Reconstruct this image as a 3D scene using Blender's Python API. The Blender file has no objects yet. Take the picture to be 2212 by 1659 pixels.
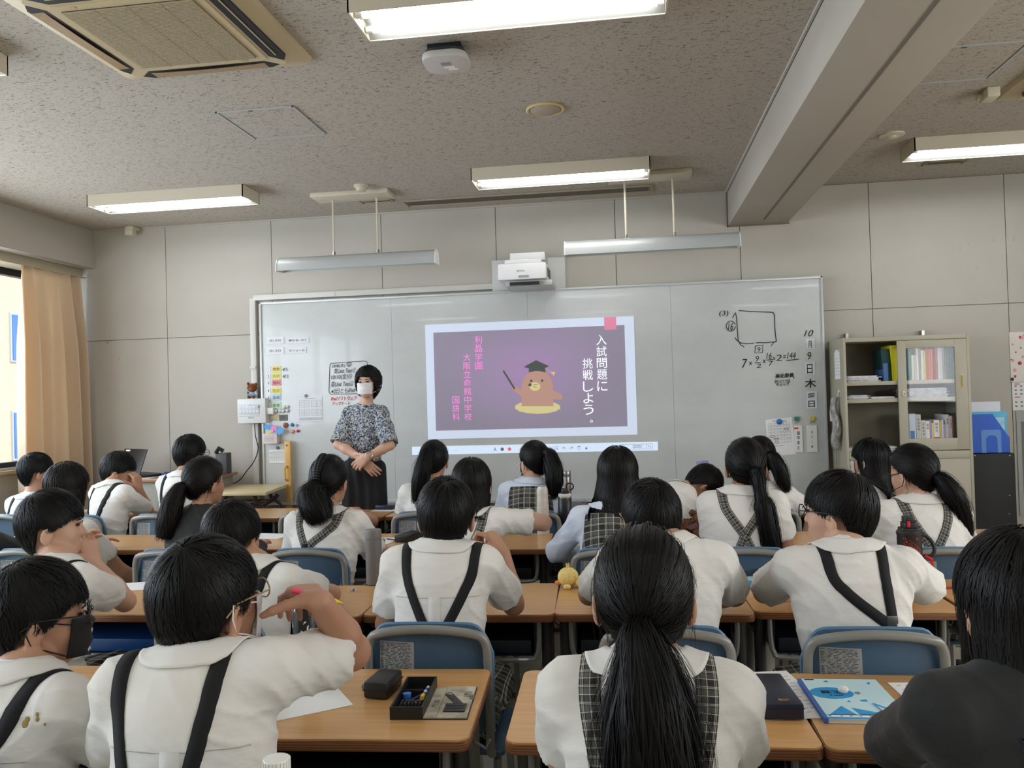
import bpy, bmesh, math, random
import numpy as np
from mathutils import Vector, Matrix
from mathutils.bvhtree import BVHTree
from math import pi, sin, cos, radians as rad

S = bpy.context.scene
COL = S.collection
random.seed(7); np.random.seed(7)

# ------------------------------------------------------------------ camera
F_PX, YAW, PITCH, ROLL, CZ = 1751.0, -.1404, .01537, -.02893, 1.40
_f = np.array([sin(YAW)*cos(PITCH), cos(YAW)*cos(PITCH), sin(PITCH)])
_r = np.array([cos(YAW), -sin(YAW), 0.])
_u = np.cross(_r, _f)
_r, _u = cos(ROLL)*_r+sin(ROLL)*_u, -sin(ROLL)*_r+cos(ROLL)*_u
cam = bpy.data.cameras.new('camera'); cam.sensor_fit = 'HORIZONTAL'; cam.sensor_width = 36
cam.lens = F_PX*36/2212; cam.clip_start = .05; cam.clip_end = 200
camo = bpy.data.objects.new('camera', cam); COL.objects.link(camo)
camo.matrix_world = Matrix(((_r[0], _u[0], -_f[0], 0), (_r[1], _u[1], -_f[1], 0), (_r[2], _u[2], -_f[2], CZ), (0, 0, 0, 1)))
S.camera = camo

# ------------------------------------------------------------------ world, light, exposure
S.view_settings.view_transform = 'Standard'; S.view_settings.look = 'None'
S.view_settings.exposure = 0.55; S.view_settings.gamma = 1; S.view_settings.use_curve_mapping = False
S.cycles.use_denoising = True
S.cycles.max_bounces = 7; S.cycles.diffuse_bounces = 4; S.cycles.glossy_bounces = 3; S.cycles.transmission_bounces = 4
S.cycles.caustics_reflective = False; S.cycles.caustics_refractive = False
S.cycles.sample_clamp_indirect = 4
wd = bpy.data.worlds.new('world'); S.world = wd; wd.use_nodes = True
_b = wd.node_tree.nodes['Background']
_b.inputs[0].default_value = (.62, .78, 1, 1); _b.inputs[1].default_value = 1.6
def area_light(name, loc, rot, sx, sy, power, color=(1, 1, 1)):
    l = bpy.data.lights.new(name, 'AREA'); l.shape = 'RECTANGLE'; l.size = sx; l.size_y = sy
    l.energy = power; l.color = color
    o = bpy.data.objects.new(name, l); COL.objects.link(o); o.location = loc; o.rotation_euler = rot
    return o
LAMP_W = 9.5
_sun = bpy.data.lights.new('sun', 'SUN'); _sun.energy = 2.6; _sun.angle = .01; _sun.color = (1, .93, .82)
_so = bpy.data.objects.new('sun', _sun); COL.objects.link(_so); _so.rotation_euler = (rad(48), rad(0), rad(68))
# daylight through the row of windows along the left wall (behind the photographer too)
area_light('window_daylight', (-4.78, 1.6, 1.75), (0, rad(-90), 0), 1.4, 7.4, 150, (.86, .93, 1))
area_light('right_fill_light', (4.5, .6, 1.75), (0, rad(90), 0), 1.2, 6.0, 125, (.97, .98, 1))  # added fill lamp outside the unseen right-hand windows, brightens the room

# ------------------------------------------------------------------ pixel -> world helpers
def ray(px, py): return _f+(px-1106)/F_PX*_r-(py-829.5)/F_PX*_u
def at(px, py, Y): d = ray(px, py); d = d*Y/d[1]; return Vector((d[0], d[1], d[2]+CZ))
def atz(px, py, Z): d = ray(px, py); d = d*(Z-CZ)/d[2]; return Vector((d[0], d[1], Z))

# ------------------------------------------------------------------ mesh helpers
def tag(o, label=None, cat=None, group=None, kind=None):
    if label: o['label'] = label
    if cat: o['category'] = cat
    if group: o['group'] = group
    if kind: o['kind'] = kind
    return o
def empty(name, loc=(0, 0, 0), rz=0, label=None, cat=None, group=None):
    o = bpy.data.objects.new(name, None); COL.objects.link(o); o.empty_display_size = .05
    o.location = loc; o.rotation_euler = (0, 0, rz)
    return tag(o, label, cat, group)
def link_mesh(name, me, mat, parent=None, smooth=False):
    if mat is not None:
        for m in (mat if isinstance(mat, (list, tuple)) else [mat]): me.materials.append(m)
    if smooth: me.shade_smooth()
    o = bpy.data.objects.new(name, me); COL.objects.link(o)
    if parent is not None: o.parent = parent
    return o
class MB:
    def __init__(s): s.v = []; s.f = []
    def add(s, v, f):
        n = len(s.v); s.v += [tuple(p) for p in v]; s.f += [tuple(i+n for i in q) for q in f]; return s
    def box(s, c, d, rz=0, M=None):
        x, y, z = d[0]/2, d[1]/2, d[2]/2
        v = [Vector((a*x, b*y, e*z)) for e in (-1, 1) for a, b in ((-1, -1), (1, -1), (1, 1), (-1, 1))]
        R = M if M is not None else Matrix.Rotation(rz, 3, 'Z')
        return s.add([R@p+Vector(c) for p in v], [(3, 2, 1, 0), (4, 5, 6, 7), (0, 1, 5, 4), (1, 2, 6, 5), (2, 3, 7, 6), (3, 0, 4, 7)])
    def b2(s, x0, x1, y0, y1, z0, z1): return s.box(((x0+x1)/2, (y0+y1)/2, (z0+z1)/2), (x1-x0, y1-y0, z1-z0))
    def tube(s, pts, r, n=8, cap=True, closed=False):
        pts = [Vector(p) for p in pts]; m = len(pts); rs = r if isinstance(r, (list, tuple)) else [r]*m
        ref = None; rings = []
        for i, p in enumerate(pts):
            t = (pts[(i+1) % m]-pts[i-1]) if closed else (pts[min(i+1, m-1)]-pts[max(i-1, 0)])
            t.normalize()
            if ref is None: ref = Vector((0, 0, 1)) if abs(t.z) < .9 else Vector((1, 0, 0))
            a = ref-t*ref.dot(t)
            if a.length < 1e-4: a = t.orthogonal()
            a.normalize(); b = t.cross(a); ref = a
            rings.append([p+(a*cos(2*pi*k/n)+b*sin(2*pi*k/n))*rs[i] for k in range(n)])
        f = []
        for i in range(m if closed else m-1):
            j = (i+1) % m
            for k in range(n): f.append((i*n+k, i*n+(k+1) % n, j*n+(k+1) % n, j*n+k))
        if cap and not closed: f += [tuple(range(n-1, -1, -1)), tuple((m-1)*n+k for k in range(n))]
        return s.add([p for r_ in rings for p in r_], f)
    def lathe(s, prof, c=(0, 0, 0), n=24, M=None):
        c = Vector(c); M = M or Matrix.Identity(3); v = []; f = []
        for r, z in prof:
            v += [M@Vector((r*cos(2*pi*k/n), r*sin(2*pi*k/n), z))+c for k in range(n)]
        for i in range(len(prof)-1):
            for k in range(n): f.append((i*n+k, i*n+(k+1) % n, (i+1)*n+(k+1) % n, (i+1)*n+k))
        f += [tuple(range(n-1, -1, -1)), tuple((len(prof)-1)*n+k for k in range(n))]
        return s.add(v, f)
    def prism(s, out, z0, z1, M=None, off=(0, 0, 0)):
        M = M or Matrix.Identity(3); off = Vector(off); n = len(out)
        v = [M@Vector((x, y, z0))+off for x, y in out]+[M@Vector((x, y, z1))+off for x, y in out]
        return s.add(v, [tuple(range(n-1, -1, -1)), tuple(range(n, 2*n))]+[(i, (i+1) % n, (i+1) % n+n, i+n) for i in range(n)])
    def grid(s, P):
        h, w = len(P), len(P[0])
        return s.add([p for r_ in P for p in r_], [(i*w+j, i*w+j+1, (i+1)*w+j+1, (i+1)*w+j) for i in range(h-1) for j in range(w-1)])
    def ball(s, c, r, n=16, m=10, R=None):
        r = r if hasattr(r, '__len__') else (r, r, r); R = R or Matrix.Identity(3); c = Vector(c)
        v = [c+R@Vector((0, 0, -r[2]))]; f = []
        for i in range(1, m):
            a = -pi/2+pi*i/m
            v += [c+R@Vector((r[0]*cos(a)*cos(2*pi*k/n), r[1]*cos(a)*sin(2*pi*k/n), r[2]*sin(a))) for k in range(n)]
        v.append(c+R@Vector((0, 0, r[2])))
        for k in range(n):
            f.append((0, 1+(k+1) % n, 1+k)); f.append((1+(m-2)*n+k, 1+(m-2)*n+(k+1) % n, len(v)-1))
        for i in range(m-2):
            for k in range(n): f.append((1+i*n+k, 1+i*n+(k+1) % n, 1+(i+1)*n+(k+1) % n, 1+(i+1)*n+k))
        return s.add(v, f)
    def mesh(s, name, bevel=0, seg=2):
        me = bpy.data.meshes.new(name); me.from_pydata(s.v, [], s.f)
        if bevel:
            bm = bmesh.new(); bm.from_mesh(me)
            es = [e for e in bm.edges if len(e.link_faces) == 2 and e.calc_face_angle(0) > .6]
            bmesh.ops.bevel(bm, geom=es, offset=bevel, segments=seg, profile=.6, affect='EDGES', clamp_overlap=True)
            bm.to_mesh(me); bm.free()
        me.update(); return me
    def build(s, name, mat, parent=None, smooth=False, bevel=0, seg=2):
        o = link_mesh(name, s.mesh(name, bevel, seg), mat, parent)
        if smooth or bevel:
            o.data.shade_smooth()
            o.data.set_sharp_from_angle(angle=rad(40)) if hasattr(o.data, 'set_sharp_from_angle') else None
        return o
def rrect(x0, x1, y0, y1, r, n=5):
    out = []
    for cx, cy, a0 in ((x1-r, y0+r, -90), (x1-r, y1-r, 0), (x0+r, y1-r, 90), (x0+r, y0+r, 180)):
        out += [(cx+r*cos(rad(a0+90*k/n)), cy+r*sin(rad(a0+90*k/n))) for k in range(n+1)]
    return out
def copy_tree(o, parent=None):
    c = o.copy(); COL.objects.link(c); c.parent = parent
    for ch in o.children: copy_tree(ch, c)
    return c

# ------------------------------------------------------------------ materials
MATS = {}
def srgb(r, g, b):
    t = []
    for c in (r, g, b):
        c /= 255; t.append(c/12.92 if c <= .04045 else ((c+.055)/1.055)**2.4)
    return (t[0], t[1], t[2], 1)
def mat(name, col, rough=.5, metal=0, spec=.5, emit=None, es=1, alpha=1, trans=0, coat=0, ior=None):
    if name in MATS: return MATS[name]
    m = bpy.data.materials.new(name); m.use_nodes = True; MATS[name] = m
    b = m.node_tree.nodes['Principled BSDF']
    b.inputs['Base Color'].default_value = srgb(*col); b.inputs['Roughness'].default_value = rough
    b.inputs['Metallic'].default_value = metal; b.inputs['Specular IOR Level'].default_value = spec
    if emit: b.inputs['Emission Color'].default_value = srgb(*emit); b.inputs['Emission Strength'].default_value = es
    if alpha < 1: b.inputs['Alpha'].default_value = alpha
    if trans: b.inputs['Transmission Weight'].default_value = trans
    if coat: b.inputs['Coat Weight'].default_value = coat
    if ior: b.inputs['IOR'].default_value = ior
    return m
class NT:
    def __init__(s, m): s.t = m.node_tree; s.b = s.t.nodes['Principled BSDF']
    def n(s, typ, **k):
        nd = s.t.nodes.new('ShaderNode'+typ)
        for a, v in k.items():
            if a.startswith('_'): setattr(nd, a[1:], v)
            else: nd.inputs[a.replace('__', ' ')].default_value = v
        return nd
    def l(s, a, b): s.t.links.new(a, b)
    def co(s, kind='Object', scale=(1, 1, 1), rot=(0, 0, 0)):
        c = s.n('TexCoord'); m = s.n('Mapping'); m.inputs['Scale'].default_value = scale; m.inputs['Rotation'].default_value = rot
        s.l(c.outputs[kind], m.inputs[0]); return m.outputs[0]
    def noise(s, vec, scale, detail=3, rough=.5, dist=0):
        n = s.n('TexNoise', Scale=scale, Detail=detail, Roughness=rough, Distortion=dist); s.l(vec, n.inputs['Vector']); return n.outputs['Fac']
    def ramp(s, fac, stops):
        r = s.n('ValToRGB'); e = r.color_ramp.elements
        while len(e) < len(stops): e.new(.5)
        for el, (p, c) in zip(e, stops): el.position = p; el.color = c if len(c) == 4 else srgb(*c)
        s.l(fac, r.inputs[0]); return r.outputs[0]
    def mth(s, op, a, b=None, c=None):
        n = s.n('Math', _operation=op)
        for i, x in enumerate((a, b, c)):
            if x is None: continue
            if hasattr(x, 'is_linked'): s.l(x, n.inputs[i])
            else: n.inputs[i].default_value = x
        return n.outputs[0]
    def mix(s, fac, a, b, mode='MIX'):
        n = s.n('MixRGB', _blend_type=mode)
        for i, x in enumerate((fac, a, b)):
            if hasattr(x, 'is_linked'): s.l(x, n.inputs[i])
            elif i == 0: n.inputs[0].default_value = x
            else: n.inputs[i].default_value = x if len(x) == 4 else srgb(*x)
        return n.outputs[0]
    def bump(s, h, strength, dist=.002):
        n = s.n('Bump', Strength=strength, Distance=dist); s.l(h, n.inputs['Height']); s.l(n.outputs[0], s.b.inputs['Normal'])
    def col(s, x): s.l(x, s.b.inputs['Base Color'])
def noisy(name, c1, c2, scale=3, rough=.6, bump=0, bscale=60, **k):
    if name in MATS: return MATS[name]
    m = mat(name, c1, rough, **k); t = NT(m); v = t.co()
    t.col(t.ramp(t.noise(v, scale, 5), [(.35, c1), (.65, c2)]))
    if bump: t.bump(t.noise(v, bscale, 3), bump)
    return m

wall_m = noisy('wall_paint', (188, 184, 173), (180, 175, 164), 1.3, .7, .08, 160)
trim_m = noisy('trim_paint', (176, 166, 142), (168, 158, 134), 2, .6)
groove_m = mat('joint_sealant', (146, 140, 136), .8)
beam_m = noisy('beam_paint', (182, 176, 164), (176, 169, 157), 1, .75, .05, 120)
def ceiling_mat():
    m = mat('rock_wool_ceiling', (190, 178, 163), .9); t = NT(m)
    def layer(rot, seed):
        v = t.co('Object', (38, 110, 1), (0, 0, rot))
        mp = t.n('VectorMath', _operation='ADD'); t.l(v, mp.inputs[0]); mp.inputs[1].default_value = (seed, seed*2, seed)
        n = t.noise(mp.outputs[0], 1.0, 2.2, .55, 1.1)
        return t.ramp(n, [(.64, (0, 0, 0, 1)), (.68, (1, 1, 1, 1))])
    a = layer(.3, 3); b = layer(1.3, 9); c = layer(-.6, 17)
    mx = t.n('Math', _operation='MAXIMUM'); t.l(a, mx.inputs[0]); t.l(b, mx.inputs[1])
    mx2 = t.n('Math', _operation='MAXIMUM'); t.l(mx.outputs[0], mx2.inputs[0]); t.l(c, mx2.inputs[1])
    t.col(t.mix(mx2.outputs[0], (184, 177, 166), (112, 104, 95)))
    inv = t.mth('MULTIPLY', mx2.outputs[0], -1.0); t.bump(inv, .5, .003)
    return m
ceil_m = ceiling_mat()
def floor_mat():
    m = mat('vinyl_floor', (196, 190, 168), .35); t = NT(m); v = t.co()
    t.col(t.ramp(t.noise(v, 14, 5), [(.3, (192, 185, 160)), (.7, (178, 170, 146))])); return m
floor_m = floor_mat()
def wood_mat(name, c1, c2, c3, rough=.32):
    m = mat(name, c1, rough, coat=.15); t = NT(m)
    v = t.co('Object', (1.2, 22, 6)); n = t.noise(v, 2.4, 6, .6, .4)
    v2 = t.co('Object', (6, 160, 20)); n2 = t.noise(v2, 1.6, 3)
    base = t.ramp(n, [(.3, c1), (.55, c2), (.75, c3)])
    t.col(t.mix(.25, base, t.ramp(n2, [(.35, c3), (.65, c1)]), 'MULTIPLY'))
    oi = t.n('ObjectInfo')
    hs = t.n('HueSaturation'); t.l(t.mth('MULTIPLY_ADD', oi.outputs['Random'], .22, .93), hs.inputs['Value'])
    src = t.b.inputs['Base Color'].links[0].from_socket
    t.l(src, hs.inputs['Color']); t.col(hs.outputs[0]); return m
wood_m = wood_mat('desk_laminate', (216, 174, 118), (206, 162, 104), (192, 147, 90))
edge_m = None
def edge_mat():
    m = mat('desk_plywood_edge', (130, 84, 50), .4); t = NT(m); v = t.co('Object', (1, 1, 300))
    sx = t.n('SeparateXYZ'); t.l(t.co(), sx.inputs[0])
    w = t.mth('SINE', t.mth('MULTIPLY', sx.outputs[2], 1150.))
    t.col(t.mix(t.mth('MULTIPLY_ADD', w, .5, .5), (146, 94, 56), (98, 60, 36))); return m
edge_m = edge_mat()
grey_metal = mat('grey_powder_coat', (128, 128, 122), .38, .0, coat=.2)
dark_metal = mat('charcoal_powder_coat', (62, 62, 60), .45)
tray_m = noisy('navy_plastic_tray', (20, 30, 44), (14, 20, 30), 6, .35)
blue_bin = mat('blue_plastic_bin', (10, 62, 118), .4)
chair_blue = noisy('blue_chair_plastic', (62, 92, 116), (56, 84, 108), 5, .5, .15, 300)
white_pl = mat('white_plastic', (222, 222, 216), .35)
offwhite_pl = mat('aged_white_plastic', (206, 198, 176), .45)
metal_m = mat('steel', (170, 168, 162), .28, .9)
black_m = mat('black_plastic', (15, 15, 16), .4)
paper_m = mat('white_paper', (232, 232, 230), .8)
ink_m = mat('black_ink', (26, 26, 30), .7)
grey_ink = mat('grey_print', (130, 130, 134), .8)
red_ink = mat('red_ink', (206, 52, 48), .7)
tube_m = mat('lit_tube', (255, 255, 255), .5, emit=(250, 252, 255), es=15.0)
# ------------------------------------------------------------------ room shell
XL, XR, YB, YF, ZC = -4.62, 4.3, -3.2, 6.14, 2.87
def struct(name, mb, m, parent=None, **k):
    o = mb.build(name, m, parent, **k)
    if parent is None: o['kind'] = 'structure'
    return o
# floor: backing + vinyl tiles in view
fl = struct('floor', MB().b2(XL-.2, XR+.2, YB-.2, YF+.2, -.12, -.004), mat('tile_joint', (120, 114, 98), .7))
_tm = MB().b2(-.2265, .2265, -.2265, .2265, -.004, 0).mesh('floor_tile')
_tm.materials.append(floor_m)
_k = 0
for i in range(-5, 7):
    for j in range(2, 14):
        o = bpy.data.objects.new('floor_tile', _tm); COL.objects.link(o); o.parent = fl
        o.location = (i*.455+.2, j*.455+.1, 0)
_rest = MB()
for x0, x1, y0, y1 in ((XL, -2.305, YB, YF), (3.159, XR, YB, YF), (-2.304, 3.158, YB, .782), (-2.304, 3.158, 6.243, 6.25)):
    _rest.b2(x0, x1, y0, y1, -.004, -.0005)
_rest.build('far_tiles', floor_m, fl)['kind'] = 'stuff'
ceiling = struct('ceiling', MB().b2(XL-.2, XR+.2, YB-.2, YF+.2, ZC, ZC+.15), ceil_m)
MB().b2(XL, .775, YF-.012, YF, ZC-.012, ZC).b2(.765, .775, YB, YF, ZC-.014, ZC).build('ceiling_edge_strip', wall_m, ceiling)
wf = struct('wall_front', MB().b2(XL-.2, XR+.2, YF+.015, YF+.2, 0, ZC), groove_m)
_js = [XL]+[-3.69+.91*i for i in range(9)]+[XR]
for a, b in zip(_js[:-1], _js[1:]):
    for z0, z1 in ((0.0, 1.956), (1.956, ZC)):
        MB().b2(a+.0024, b-.0024, YF, YF+.0149, z0+.0024, z1-.0024).build('wall_panel', wall_m, wf)
MB().box((-4.22, YF-.002, 1.86+.08), (.008, .003, .012)).box((-4.12, YF-.002, 1.80), (.006, .003, .005)).build('wall_stain', mat('rust_stain', (150, 110, 80), .8), wf)
_sm = MB(); 
for px, py, w, h in ((2147, 519, .006, .03), (2155, 487, .02, .006), (2190, 517, .008, .03), (2074, 535, .006, .05), (2110, 580, .02, .012), (1885, 557, .008, .01), (2092, 527, .008, .02)):
    p = at(px, py, YF); _sm.box((p.x, YF-.0008, p.z), (w, .0015, h))
_sm.build('scuff_mark', mat('scuff', (176, 170, 156), .8), wf)
struct('wall_right', MB().b2(XR, XR+.15, YB, YF, 0, 1.1).b2(XR, XR+.15, YB, YF, 2.35, ZC).b2(XR, XR+.15, YB, -2.5, 1.1, 2.35).b2(XR, XR+.15, 3.7, YF, 1.1, 2.35), wall_m)
struct('wall_back', MB().b2(XL-.2, XR+.2, YB-.15, YB, 0, ZC), wall_m)
# beams
bm_ = struct('trim_1', MB().b2(.779, 1.205, YB, YF, 2.613, ZC), beam_m, bevel=.006)
tag(bm_, 'painted concrete ceiling beam')
MB().b2(1.0, 1.018, YB, YF-.16, 2.6115, 2.614).build('beam_groove', mat('beam_groove', (118, 110, 100), .8), bm_)
MB().b2(.770, 1.213, YF-.012, YF-.001, 2.603, 2.613).b2(.769, .778, YF-.012, YF-.001, 2.603, ZC).build('sealant_line', mat('sealant', (122, 110, 96), .8), bm_)
lb = struct('trim_2', MB().b2(XL, -4.32, YB, YF, 2.555, ZC), beam_m, bevel=.004)
pel = struct('trim_3', MB().b2(XL, -4.44, YB, YF, 2.485, 2.554), trim_m)
# window wall
wl = struct('wall_left', MB().b2(XL-.2, XL, YB, YF, 0, .93).b2(XL-.2, XL, YB, YF, 2.50, ZC).b2(XL-.2, XL, 6.02, YF, .93, 2.5).b2(XL-.2, XL, YB, -2.6, .93, 2.5), wall_m)
struct('trim_4', MB().b2(XL-.05, XL+.06, -2.6, 6.02, .93, .955), mat('sill_wood', (176, 150, 112), .5), bevel=.003)
alu = mat('dark_window_frame', (44, 46, 52), .4, .4)
glass = bpy.data.materials.new('window_glass'); glass.use_nodes = True
_t = glass.node_tree; _t.nodes.clear()
_o = _t.nodes.new('ShaderNodeOutputMaterial'); _mx = _t.nodes.new('ShaderNodeMixShader'); _tr = _t.nodes.new('ShaderNodeBsdfTransparent'); _gl = _t.nodes.new('ShaderNodeBsdfGlossy')
_gl.inputs['Roughness'].default_value = .02; _mx.inputs[0].default_value = .06
_t.links.new(_tr.outputs[0], _mx.inputs[1]); _t.links.new(_gl.outputs[0], _mx.inputs[2]); _t.links.new(_mx.outputs[0], _o.inputs[0])
for i, (y0, y1) in enumerate(((-2.6, .25), (.25, 3.1), (3.1, 6.02))):
    w = struct('window_%d' % (i+1), MB().b2(XL-.1, XL-.04, y0, y1, 2.44, 2.5).b2(XL-.1, XL-.04, y0, y1, .955, 1.01).b2(XL-.1, XL-.04, y0, y0+.05, 1.01, 2.44).b2(XL-.1, XL-.04, y1-.05, y1, 1.01, 2.44).b2(XL-.1, XL-.04, (y0+y1)/2-.03, (y0+y1)/2+.03, 1.01, 2.44), alu)
    for a, b in ((y0+.05, (y0+y1)/2-.03), ((y0+y1)/2+.03, y1-.05)):
        MB().b2(XL-.073, XL-.069, a, b, 1.01, 2.44).build('pane', glass, w)
    MB().b2(XL-.04, XL-.01, y0, y1, .957, .972).build('rail', mat('rail_white', (190, 196, 205), .4), w)
cs_ = struct('sun_block_shell', MB().b2(XR+.1, XR+2.4, YB-2, YF+2, ZC, ZC+.15).b2(XR+2.4, XR+2.5, YB-2, YF+2, 0, ZC+.15).b2(XR+.15, XR+2.4, YB-2, YF+2, -.1, 0), wall_m)  # unseen slab, wall and floor added to block the sun from the right
for i, (y0, y1) in enumerate(((-2.5, .6), (.6, 3.7))):  # unseen right-wall windows, put in to pass the fill light
    w = struct('window_%d' % (i+4), MB().b2(XR+.02, XR+.08, y0, y1, 2.3, 2.35).b2(XR+.02, XR+.08, y0, y1, 1.1, 1.15).b2(XR+.02, XR+.08, y0, y0+.05, 1.15, 2.3).b2(XR+.02, XR+.08, y1-.05, y1, 1.15, 2.3), alu)
    MB().b2(XR+.048, XR+.052, y0+.05, y1-.05, 1.15, 2.3).build('pane', glass, w)
# building across the yard
bt = mat('tan_wall_tile', (205, 178, 145), .8); nt = NT(bt); _v = nt.co('Object', (1, 4, 9)); nt.col(nt.ramp(nt.noise(_v, 1.6, 5), [(.3, (212, 190, 160)), (.7, (200, 176, 146))]))
bd = empty('school_building', (-13, 12, -6)); tag(bd, 'sunlit tan tiled school building seen through the window', 'building')
MB().b2(-5, 0, 0, 40, 0, 19).build('wall', bt, bd)
gw = mat('building_window_glass', (60, 110, 170), .08, coat=.5)
for k in range(8):
    for zf in (6.35, 8.45):
        f = MB().b2(-.02, .04, k*4.2-.6, 2.0+k*4.2, zf, zf+1.05).build('window', mat('building_window_frame', (180, 186, 192), .5), bd)
        MB().b2(.04, .06, k*4.2-.56, 1.96+k*4.2, zf+.04, zf+1.01).build('pane', gw, f)
MB().tube([(.25, 2.2, 0), (.25, 2.2, 7.2)], .16, 10).tube([(.25, 12, 0), (.25, 12, 7.2)], .16, 10).build('column', mat('white_column', (238, 236, 230), .6), bd)
MB().b2(-9, 0, -15, 40, -.1, 0).build('yard', mat('yard_ground', (170, 160, 140), .9), None)
_y = bpy.data.objects['yard']; _y['kind'] = 'structure'; _y.location = (-4.8, 0, -6)
# a taller wing that closes the view down the yard
bd2 = MB().b2(-30, 3, 52, 56, -6, 14).build('exterior_wing', bt); bd2['kind'] = 'structure'

# ------------------------------------------------------------------ curtain
cur_m = mat('cream_curtain_cloth', (230, 214, 190), .85); nt = NT(cur_m)
nt.bump(nt.noise(nt.co('Object', (1, 1, 1)), 320, 2), .1)
_tl = nt.n('BsdfTranslucent'); _tl.inputs[0].default_value = srgb(232, 206, 168); _ms = nt.n('MixShader'); _ms.inputs[0].default_value = .45
nt.l(nt.b.outputs[0], _ms.inputs[1]); nt.l(_tl.outputs[0], _ms.inputs[2]); nt.l(_ms.outputs[0], [n for n in nt.t.nodes if n.type == 'OUTPUT_MATERIAL'][0].inputs[0])
def curtain_mesh(off=0):
    P = []
    for i in range(26):
        u = i/25; z = 2.474-u*1.75; row = []
        y0, y1 = 5.385-.03*u, 6.05+.075*u
        for j in range(181):
            v = j/180; am = .018+.028*min(1, u*3)
            ph = 2*pi*(5.6*v+.22*sin(6*v+1)+.06*sin(3*u+4*v)); x = -4.40+off+am*(1.1+.5*sin(9*v))*sin(ph)+.008*sin(2.3*ph+1+u*1.2)*min(1, u*2)+.012*sin(9*v*pi)*(1-u)**4
            row.append((x, y0+(y1-y0)*v+.008*cos(ph), z))
        P.append(row)
    return P
cm = MB().grid(curtain_mesh())
_me = cm.mesh('curtain'); cu = link_mesh('curtain', _me, cur_m, None, True)
_sd = cu.modifiers.new('s', 'SOLIDIFY'); _sd.thickness = .003
tag(cu, 'cream pleated curtain drawn to the window end beside the front wall', 'curtain')
MB().b2(-4.41, -4.39, 5.2, 6.12, 2.474, 2.484).build('curtain_rail', trim_m, cu)

# ------------------------------------------------------------------ ceiling lights
lum_m = mat('luminaire_enamel', (205, 196, 176), .45); ref_m = mat('luminaire_reflector', (140, 139, 134), .4)
sticker = mat('grey_sticker', (188, 190, 196), .6)
def luminaire(x, y, label):
    r = empty('ceiling_light', (x, y, ZC-.0008), 0, label, 'ceiling light', 'twin tube ceiling lights')
    L, Wd, h, t = 1.135, .25, .08, .006
    MB().b2(-L/2, L/2, -Wd/2, -Wd/2+t, -h, 0).b2(-L/2, L/2, Wd/2-t, Wd/2, -h, 0).b2(-L/2, -L/2+t, -Wd/2, Wd/2, -h, 0).b2(L/2-t, L/2, -Wd/2, Wd/2, -h, 0).b2(-L/2+t, L/2-t, -Wd/2+t, Wd/2-t, -.012, -.001).build('housing', lum_m, r)
    prof = [(-Wd/2+t, -h+.004), (-.07, -.034), (-.025, -.03), (0, -.05), (.025, -.03), (.07, -.034), (Wd/2-t, -h+.004)]
    MB().grid([[(sx*(L/2-t-.001), y_, z_) for y_, z_ in prof] for sx in (-1, 1)]).build('reflector', ref_m, r)
    for sy in (-1, 1):
        MB().tube([(-.53, sy*.06, -.062), (.53, sy*.06, -.062)], .0135, 12).build('lamp_tube', tube_m, r, smooth=True)
        MB().tube([(-.556, sy*.06, -.062), (-.53, sy*.06, -.062)], .0125, 10).tube([(.53, sy*.06, -.062), (.556, sy*.06, -.062)], .0125, 10).build('lamp_socket', white_pl, r)
    MB().box((.49, -.108, -.0705), (.075, .012, .0008), M=Matrix.Rotation(rad(-38), 3, 'X')).build('sticker', sticker, r)
for iy, (y, yl) in enumerate(((5.215, 'near the front wall'), (2.895, 'over the second row of desks'), (.58, 'above the photographer'), (-1.74, 'at the rear of the room'))):
    for ix, (x, xl) in enumerate(((-3.065, 'window side'), (-.38, 'middle'), (2.305, 'right of the beam'))):
        luminaire(x, y, 'white twin-tube ceiling light %s, %s' % ({'window side': 'on the window side', 'middle': 'in the middle bay', 'right of the beam': 'right of the beam'}[xl], yl))
# blackboard pendants (switched off)
alum = mat('satin_aluminium', (190, 194, 192), .38, .25)
def pendant(xc, z, label, xp0, xp1, rods):
    r = empty('board_light', (xc, 5.5, z), 0, label, 'lamp', 'pendant board lights')
    Lh = .575
    prof = []
    prof = [(.055, -.045), (.052, .0), (.036, .034), (.008, .050), (-.024, .048), (-.048, .030), (-.062, -.004), (-.070, -.05)]
    MB().grid([[(sx*Lh, y_, z_) for y_, z_ in prof] for sx in (-1, 1)]).grid([[(sx*Lh, y_*.97+.001, z_*.96) for y_, z_ in prof] for sx in (1, -1)]).build('hood', alum, r, smooth=True)
    MB().b2(-Lh, Lh, -.052, .048, -.024, -.021).build('diffuser', mat('board_light_diffuser', (214, 214, 208), .5), r)
    for sx in (-1, 1):
        MB().prism([(y_*1.06, z_*1.06) for y_, z_ in prof], -.004, .004, Matrix(((0, 0, 1), (1, 0, 0), (0, 1, 0))), (sx*Lh, 0, 0)).build('end_cap', white_pl, r)
    for xr in rods:
        MB().tube([(xr-xc, .05, .055), (xr-xc, .05, ZC-z-.03)], .0075, 8).build('rod', offwhite_pl, r)
        MB().tube([(xr-xc, .045, .035), (xr-xc, .05, .085)], .011, 8).tube([(xr-xc-.016, .048, .06), (xr-xc+.016, .048, .06)], .006, 8).build('swivel', metal_m, r)
    MB().b2(xp0-xc, xp1-xc, -.08, .11, ZC-z-.032, ZC-z-.0005).build('mounting_plate', lum_m, r, bevel=.003)
pendant(-1.855, 2.385, 'aluminium pendant board light hanging over the teacher, switched off', -2.16, -1.6, (-2.041, -1.717))
pendant(.19, 2.39, 'aluminium pendant board light hanging between the projector and the beam', -.08, .47, (.028, .349))

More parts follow.
